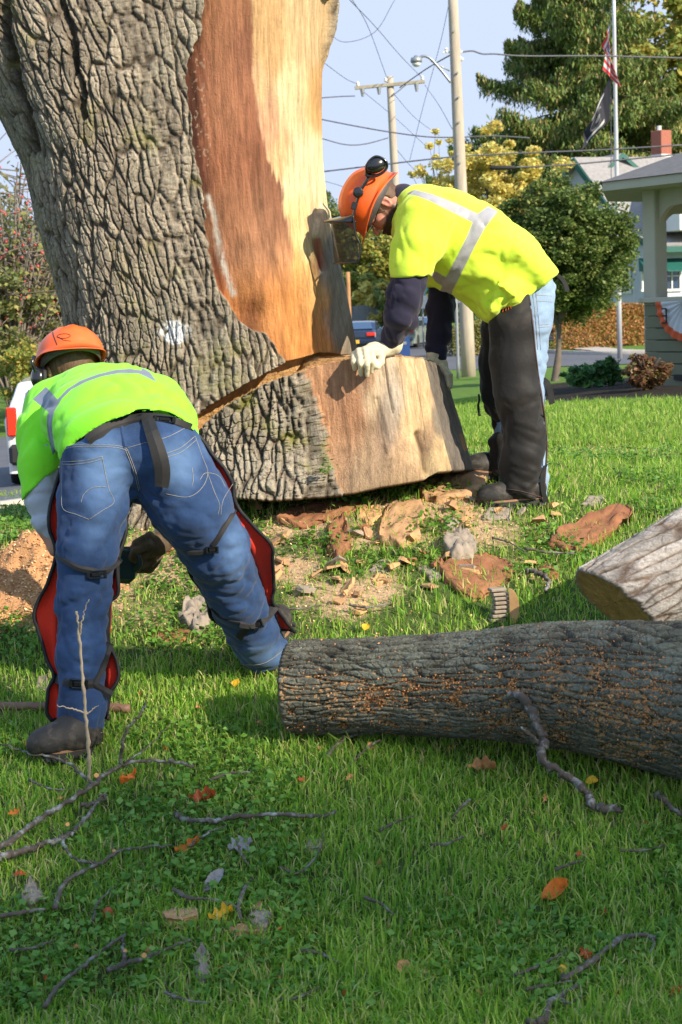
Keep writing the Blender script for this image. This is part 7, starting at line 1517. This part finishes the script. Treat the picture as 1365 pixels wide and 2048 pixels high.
# ------------------------------------------------------------ bandstand at the right edge
M['sid'] = mat('olive_clapboard', (.155, .16, .105), .8, .08, 4); M['cream'] = mat('cream_trim_paint', (.40, .385, .31), .6, .06, 4); M['shing'] = mat('grey_shingles', (.13, .125, .13), .95, .25, 14, .6, 60, .01)
p0 = np.array([pt(1312, 600, 19.6)[0], 19.6]); cc2 = p0+[2.15, .45]; zfl = float(gz(*p0)); R8 = np.linalg.norm(p0-cc2); a0_ = math.atan2(*(p0-cc2)[::-1]); bs = thing('bandstand', 'olive and cream bandstand with shingled roof at the right edge', 'bandstand', (*cc2, zfl))
V8 = [cc2+R8*np.array([math.cos(a0_+k*math.pi/4), math.sin(a0_+k*math.pi/4)]) for k in range(8)]
zr = pt(1300, 604, 19.6)[2]; ze = pt(1300, 398, 19.6)[2]
for k in range(8):
    a_, b_ = V8[k], V8[(k+1) % 8]; d_ = (b_-a_)/np.linalg.norm(b_-a_); ang = math.atan2(d_[1], d_[0]); Rz = Matrix.Rotation(ang, 3, 'Z'); mid2 = (a_+b_)/2; L8 = np.linalg.norm(b_-a_)
    mb = MB(); mb.box((*a_, (zfl+ze)/2+.15), (.20, .20, ze-zfl+.3), Rz, .012); mb.build('post', M['cream'], bs)
    if k == 4: continue
    mb = MB(); mb.box((*mid2, (zfl+zr)/2-.1), (L8-.05, .10, zr-zfl+.2), Rz); nbd = 8
    for i in range(nbd):
        z = zfl-.15+(zr-zfl+.12)*(i+.5)/nbd; mb.box((*(mid2), z), (L8+.10, .25, (zr-zfl+.12)/nbd*.93), np.array(Rz)@np.array(Matrix.Rotation(0, 3, 'X')), .006)
    mb.build('railing_wall', M['sid'], bs)
    mb = MB(); mb.box((*mid2, zr+.02), (L8+.22, .36, .06), Rz, .008); mb.build('cap_rail', M['cream'], bs)
    # arched bracket between post heads
    m2_ = 12; A3 = []; 
    for s in np.linspace(0, 1, 25):
        e_ = min(s, 1-s)*L8; drop = .17+(.34*max(0, 1-e_/.34)**2.0 if e_ < .34 else 0); A3.append((s, drop))
    topp = [np.array([*(a_+d_*L8*s), ze+.12]) for s, _ in A3]; botp = [np.array([*(a_+d_*L8*s), ze-dr_+.08]) for s, dr_ in A3]; mb = MB(); mb.prism(topp+botp[::-1], .07, (-d_[1], d_[0], 0)); mb.build('arch', M['cream'], bs)
Re = R8+.62; apex = np.array([*cc2, ze+1.05]); ring_ = lambda r, z: np.array([[*(cc2+r*np.array([math.cos(a0_+k*math.pi/4), math.sin(a0_+k*math.pi/4)])), z] for k in range(8)])
mb = MB(); V_ = np.vstack([ring_(Re+.03, ze+.20), ring_(Re*.5, ze+.65), ring_(.05, ze+1.08)]); mb.add(V_, gridF(3, 8, True).tolist()+[[16+i for i in range(8)]]); ro = mb.build('roof', M['shing'], bs)
for j in range(12):
    f0, f1 = j/12., (j+1)/12.
mb = MB(); V_ = np.vstack([ring_(Re, ze+.195), ring_(Re, ze+.10), ring_(Re-.12, ze+.09), ring_(R8-.2, ze+.10), ring_(.1, ze+.5)]); mb.add(V_, gridF(5, 8, True).tolist()); mb.build('eave', M['cream'], bs)
mb = MB(); fl_ = ring_(R8-.02, zfl+.12); mb.prism(fl_, .2, (0, 0, 1)); mb.build('floor', M['cream'], bs)
# bunting hung over the rail
a_, b_ = V8[0], V8[1]; fr1 = a_+(b_-a_)*0; dd = (V8[1]-V8[0])/np.linalg.norm(V8[1]-V8[0]); k_front = min(range(8), key=lambda k: ((V8[k]+V8[(k+1) % 8])/2)[1]); fa_, fbb = V8[0], (V8[1] if V8[1][1] < V8[7][1] else V8[7]); dd = (fbb-fa_)/np.linalg.norm(fbb-fa_); nrm_ = np.array([-dd[1], dd[0]]); nrm_ = nrm_ if nrm_[1] < 0 else -nrm_
nU, nV = 60, 30; Pq = []; Cq = []
for i in range(nV):
    row = []
    for j in range(nU):
        th_ = j/(nU-1)*math.pi; rad = .46*(i/(nV-1)); x = -math.cos(th_)*rad; z = -math.sin(th_)*rad*.98; fold = .012*math.sin(j*1.3)
        q_ = fa_+dd*(.66+x)+nrm_*(.20+fold); row.append([*q_, zr+.0+z]); f = i/(nV-1); Cq.append((.62, .10, .03) if f > .80 else (.60, .63, .70))
    Pq.append(row)
tag(mk('bunting', np.array(Pq).reshape(-1, 3), gridF(nV, nU), M['flagcloth'], None, colors=np.array(Cq), center=True), 'white bunting with orange red edge on the bandstand rail', 'bunting')
mb = MB(); tx = fa_+dd*.36+nrm_*.235
for zz_, w_ in ((-.08, .06), (-.16, .06), (-.24, .06)): mb.box((*(tx), zr+zz_), (.07, .01, .018), Matrix.Rotation(math.atan2(dd[1], dd[0]), 3, 'Z'))
mb.box((*(tx+dd*.035), zr-.12), (.018, .01, .08), Matrix.Rotation(math.atan2(dd[1], dd[0]), 3, 'Z')); mb.box((*(tx+dd*.035), zr-.2), (.018, .01, .08), Matrix.Rotation(math.atan2(dd[1], dd[0]), 3, 'Z'))
bn_ = [o for o in COL.objects if o.name.startswith('bunting')][0]; ORG[bn_.name] = np.array(bn_.location); mb.build('numeral', M['web'], bn_)
mb = MB(); q_ = fa_+dd*.62+nrm_*.14; mb.box((*q_, zr-.85), (.42, .02, .06), Matrix.Rotation(math.atan2(dd[1], dd[0]), 3, 'Z')); mb.build('vent_slot', M['web'], bs)
# ------------------------------------------------------------ house
M['hwall'] = mat('white_siding', (.50, .54, .62), .8, .06, 2); M['hroof'] = mat('house_shingles', (.27, .26, .26), .95, .22, 6, .5, 30, .01); M['green'] = mat('dark_green_trim', (.012, .10, .085), .5, .1, 3); M['brick'] = mat('chimney_brick', (.34, .12, .08), .9, .3, 14)
hs = thing('house', 'white house with green trim and grey shingled roof behind the hedge', 'house', gb(1210, 86)); zg = float(gz(15, 86))-.3
PK = pt(1162, 320, 86); EL = pt(1075, 462, 88.5); ER = pt(1266, 462, 83.5); d_r = np.array([.93, .36, 0.]); Lr = 13.
def pl(*a): return [np.array(p, float) for p in a]
gnd = lambda p: np.array([p[0], p[1], zg])
mb = MB(); V_ = pl(gnd(EL), gnd(ER), ER, PK, EL); V_ += [p+d_r*Lr for p in V_]; mb.add(V_, [(0, 1, 2, 3, 4), (9, 8, 7, 6, 5), (1, 6, 7, 2), (0, 4, 9, 5)]); mb.build('wall', M['hwall'], hs)
def slab(name, q, th, mt, parent): 
    q = pl(*q); nn = np.cross(q[1]-q[0], q[3]-q[0]); nn /= np.linalg.norm(nn); nn = nn if nn[2] > 0 else -nn; mb = MB(); mb.prism(np.array(q)+nn*th*.6, th, nn); return mb.build(name, mt, parent)
ov = -d_r*.45; dn = (ER-PK)/np.linalg.norm(ER-PK); dl = (EL-PK)/np.linalg.norm(EL-PK)
rf = slab('roof', (PK+ov, PK+d_r*Lr, ER+dn*.5+d_r*Lr, ER+dn*.5+ov), .18, M['hroof'], hs); slab('roof', (PK+ov, PK+d_r*Lr, EL+dl*.5+d_r*Lr, EL+dl*.5+ov), .18, M['hroof'], hs)
for a_, b_ in ((PK, ER+dn*.55), (PK, EL+dl*.55)):
    mb = MB(); u_ = b_-a_; nn = np.cross(u_/np.linalg.norm(u_), d_r); nn /= np.linalg.norm(nn); nn = nn if nn[2] > 0 else -nn; q = pl(a_+ov*1.06+nn*.16, b_+ov*1.06+nn*.16, b_+ov*1.06-nn*.16, a_+ov*1.06-nn*.16); mb.prism(q, .07, d_r); mb.build('bargeboard', M['green'], hs)
# flared lower roof and eave to the right
q0 = ER+dn*.4+ov; q1 = pt(1300, 478, 82.0); 
slab('porch_roof', (ER+dn*.3-d_r*.3, ER+dn*.3+d_r*8.5, ER+dn*.3+d_r*8.5+np.array([.9, -1.9, -.75]), ER+dn*.3-d_r*.3+np.array([.9, -1.9, -.75])), .16, M['hroof'], hs)
e0 = ER+dn*.3-d_r*.3+np.array([.9, -1.9, -.75]); mb = MB(); mb.prism(pl(e0+[0, 0, .14], e0+d_r*8.8+[0, 0, .14], e0+d_r*8.8-[0, 0, .16], e0-[0, 0, .16]), .08, (.36, -.93, 0)); mb.build('fascia', M['green'], hs)
e1 = ER+dn*.3-d_r*.3; mb = MB(); mb.prism(pl(e1+[0, 0, .12], e0+[0, 0, .12], e0-[0, 0, .16], e1-[0, 0, .18]), .08, d_r); mb.build('fascia', M['green'], hs)
w0, w1 = ER+np.array([.55, -1.2, -.5]), ER+np.array([.55, -1.2, -.5])+d_r*8
mb = MB(); mb.prism(pl(gnd(w0), gnd(w1), w1, w0), .15, (.36, -.93, 0)); mb.build('wall', M['hwall'], hs); mb = MB(); mb.prism(pl(gnd(w0), gnd(ER), ER, w0), .12, d_r); mb.build('wall', M['hwall'], hs)
# dormers
def dormer(px, py, Yd, w_, h_, dep):
    c = pt(px, py, Yd); side = np.array([.93, .36, 0]); fw_ = np.array([.36, -.93, 0]); d_ = MB(); a_, b_, p_ = c-side*w_, c+side*w_, c+[0, 0, h_]
    V_ = pl(a_-[0, 0, 1.5], b_-[0, 0, 1.5], b_, p_, a_); V_ += [p-fw_*dep for p in V_]; d_.add(V_, [(0, 1, 2, 3, 4), (9, 8, 7, 6, 5), (1, 6, 7, 2), (0, 4, 9, 5)]); o = d_.build('dormer', M['hwall'], hs)
    for e_ in (a_-side*.25-[0, 0, h_*.25/w_], b_+side*.25-[0, 0, h_*.25/w_]):
        slab('dormer_roof', (p_+fw_*.3, p_-fw_*dep, e_-fw_*dep, e_+fw_*.3), .12, M['hroof'], o); mb = MB(); mb.prism(pl(p_+fw_*.34+[0, 0, .12], e_+fw_*.34+[0, 0, .12], e_+fw_*.34-[0, 0, .12], p_+fw_*.34-[0, 0, .12]), .05, fw_); mb.build('bargeboard', M['green'], o)
    return o
dormer(1240, 352, 86.5, 1.25, 1.0, 4.0)
sw_ = pt(1352, 445, 82.); mb = MB(); mb.box(sw_+[1.0, 1.2, .65], (3.2, 3., 2.1), Matrix.Rotation(.36, 3, 'Z'), .02); mb.build('dormer', mat('sunlit_white_siding', (.74, .75, .76), .8, .04, 2), hs)  # lighter copy of the white siding, sunlight put into the colour
mb = MB(); ch = pt(1323, 285, 90); mb.box(ch-[0, 0, .5], (.75, .75, 2.2), Matrix.Rotation(.6, 3, 'Z'), .02); chm = mb.build('chimney', M['brick'], hs); mb = MB(); mb.box(ch-[0, 0, .75], (.80, .80, .25), Matrix.Rotation(.6, 3, 'Z')); mb.build('flashing', M['porc'], chm); mb = MB(); mb.tube([ch+[-.1, 0, .5], ch+[-.1, 0, .85]], .12, 10); mb.build('flue', M['porc'], chm)
# windows with awnings
wn = np.array([.36, -.93, 0.]); ws = np.array([.93, .36, 0.])
def window(c, w_, h_, awn=False, n_ = wn, s_ = ws):
    mb = MB(); Rz = Matrix.Rotation(math.atan2(s_[1], s_[0]), 3, 'Z')
    for dx_, dz_, a_, b2 in ((0, h_/2, w_+.16, .1), (0, -h_/2, w_+.16, .12), (-w_/2, 0, .1, h_), (w_/2, 0, .1, h_), (0, 0, .07, h_-.1), (0, 0, w_-.1, .06)): mb.box(c+s_*dx_+[0, 0, dz_]+n_*.06*(1+.02*abs(dx_)), (a_, .08 if dx_ else .075, b2), Rz)
    f_ = mb.build('window', M['porc'], hs); mb = MB(); mb.box(c+n_*.03, (w_, .04, h_), Rz); mb.build('pane', M['cglass'], f_)
    if awn: mb = MB(); t0, t1 = c+[0, 0, h_/2+.15], c+[0, 0, h_/2-.45]+n_*.75; mb.prism(pl(t0-s_*(w_/2+.15), t0+s_*(w_/2+.15), t1+s_*(w_/2+.15), t1-s_*(w_/2+.15)), .04, (0, 0, 1)); 
    if awn:
        for sgn in (-1, 1): mb.prism(pl(t0+s_*sgn*(w_/2+.15), t1+s_*sgn*(w_/2+.15), t1+s_*sgn*(w_/2+.15)+[0, 0, .0]-n_*.7), .03, s_)
        mb.build('awning', M['green'], hs)
Yw_ = w0[1]-.1
for px_, a_ in ((1300, True), (1345, True)):
    k = (pt(px_, 556, Yw_)[0]-w0[0])/ws[0]; c = w0+ws*k; c[2] = pt(px_, 552, c[1])[2]; window(c+wn*.08, .95, 1.35, True)
g_n = np.cross(ER-EL, [0, 0, 1.]); g_n /= np.linalg.norm(g_n); g_n = g_n if g_n[1] < 0 else -g_n; g_s = (ER-EL)/np.linalg.norm(ER-EL); g_s[2] = 0; g_s /= np.linalg.norm(g_s)
for px_ in (1222, 1252):
    f = (px_-1075)/(1266-1075.); c = EL*(1-f)+ER*f; c[2] = pt(px_, 560, c[1])[2]; window(c, .62, 1.2, False, g_n, g_s)
c = EL*.28+ER*.72; c[2] = pt(1235, 522, c[1])[2]; mb = MB(); t0, t1 = c+[0, 0, .3]+g_n*.05, c-[0, 0, .2]+g_n*.7; mb.prism(pl(t0-g_s*1.1, t0+g_s*1.1, t1+g_s*1.1, t1-g_s*1.1), .04, (0, 0, 1)); mb.build('awning', M['green'], hs)
# ------------------------------------------------------------ left: red berried shrub tree, greenery
M['berry'] = mat('red_berry', (.60, .09, .08), .35, .15, 30); M['cane'] = mat('grey_brown_cane', (.20, .17, .14), .9, .2, 20)
def berry_tree(label, base, H, W_, seed, nb_=46, group=None):
    t_ = thing('berry_tree', label, 'tree', base, group); r = np.random.default_rng(seed); b = np.array(base, float); mb = MB(); tips = []
    for i in range(nb_):
        a = r.random()*6.283; L = H*(.5+.5*r.random()); lean = (.15+.6*r.random())*W_; d = np.array([math.cos(a), math.sin(a), 0]); C = spline([b, b+d*lean*.3+[0, 0, L*.45], b+d*lean*.7+[0, 0, L*.85], b+d*lean+[0, 0, L*(.9+.15*r.random())]], 12); C += r.normal(size=C.shape)*.02; mb.tube(C, np.linspace(.05, .012, 12), 5)
        for j in range(5):
            k = r.integers(4, 11); e_ = r.normal(size=3)*[1.2, 1.2, .7]+[0, 0, .1]; D_ = spline([C[k], C[k]+e_*.5+[0, 0, .05], C[k]+e_], 6); mb.tube(D_, np.linspace(.02, .008, 6), 4); tips += list(D_[2:])
        tips += list(C[5:])
    mb.build('branches', M['cane'], t_, smooth=True); tips = np.array(tips); n = 460; P = tips[r.integers(0, len(tips), n)]+r.normal(size=(n, 3))*[.05, .05, .05]-[0, 0, .03]
    oc = np.array([[0, 0, 1.2], [1, 0, 0], [0, 1, 0], [-1, 0, 0], [0, -1, 0], [0, 0, -1.2]]); F8 = np.array([[0, 1, 2], [0, 2, 3], [0, 3, 4], [0, 4, 1], [5, 2, 1], [5, 3, 2], [5, 4, 3], [5, 1, 4]]); rad = .028+.024*r.random(n)
    V = (P[:, None]+oc[None]*rad[:, None, None]).reshape(-1, 3); Fc = (np.arange(n)[:, None, None]*6+F8[None]).reshape(-1, 3); bo = mk('berries', V, Fc, M['berry'], t_); bo['kind'] = 'stuff'
    n = 1500; P = tips[r.integers(0, len(tips), n)]+r.normal(size=(n, 3))*.3; V, Fc = leaves_mesh(P, .12, .3, 1.4, seed=seed); mk('leaves', V, Fc, M['lf_berry'], t_, smooth=False)
berry_tree('bare twiggy tree full of red berries at the far left', gb(20, 46), 7.4, 3.4, 201, 60)
berry_tree('second red berried shrub close to the leaning oak trunk', gb(108, 48.), 5.6, 2.6, 202, 50)
for i, (x, Y, rx, rz, y, mt, l) in enumerate([(20, 46, 2.6, 2.2, 640, 'lf_berry', 'pale green bushy tree behind the red berries'), (110, 50, 2.4, 2.0, 650, 'lf_mix', 'olive bush beyond the left road near the trunk'), (30, 58, 3.5, 3.2, 560, 'lf_berry', 'thin grey green tree far behind the berries'), (90, 42, 1.6, .8, 745, 'lf_mix', 'low yellow shrub across the left road')]):
    tree('roadside_tree', l, gb(x, Y), pt(x, y, Y), (rx, rx, rz), 9000, .10 if i < 3 else .08, M[mt], .07, 210+i, clumps=80, spread=.2, shell=.3, limbs=30)
# ------------------------------------------------------------ unseen trees behind the camera's right shoulder, placed to shade the foreground
SH = np.array([SUN_D.x, SUN_D.y]); SH /= np.linalg.norm(SH); SN_ = np.array([-SH[1], SH[0]]); tanE = SUN_D.z/math.hypot(SUN_D.x, SUN_D.y)
def shade_tree(label, s, q, rx, z0, z1, n, seed):
    c2 = SH*s+SN_*q; b = np.array([c2[0], c2[1], float(gz(c2[0], c2[1]))]); tree('shade_tree', label, b, (c2[0], c2[1], (z0+z1)/2), (rx, rx, (z1-z0)/2), n, .34, M['lf_dark'], .3, seed, clumps=150, spread=.20, shell=.35, group='trees shading the foreground')

shade_tree('unseen tree off to the right whose crown shades the grass', 36, .2, 4.3, 16.8, 27, 3300, 301)
shade_tree('second unseen tree behind the first shade tree', 44, 2.6, 3.2, 22, 30, 1500, 302)
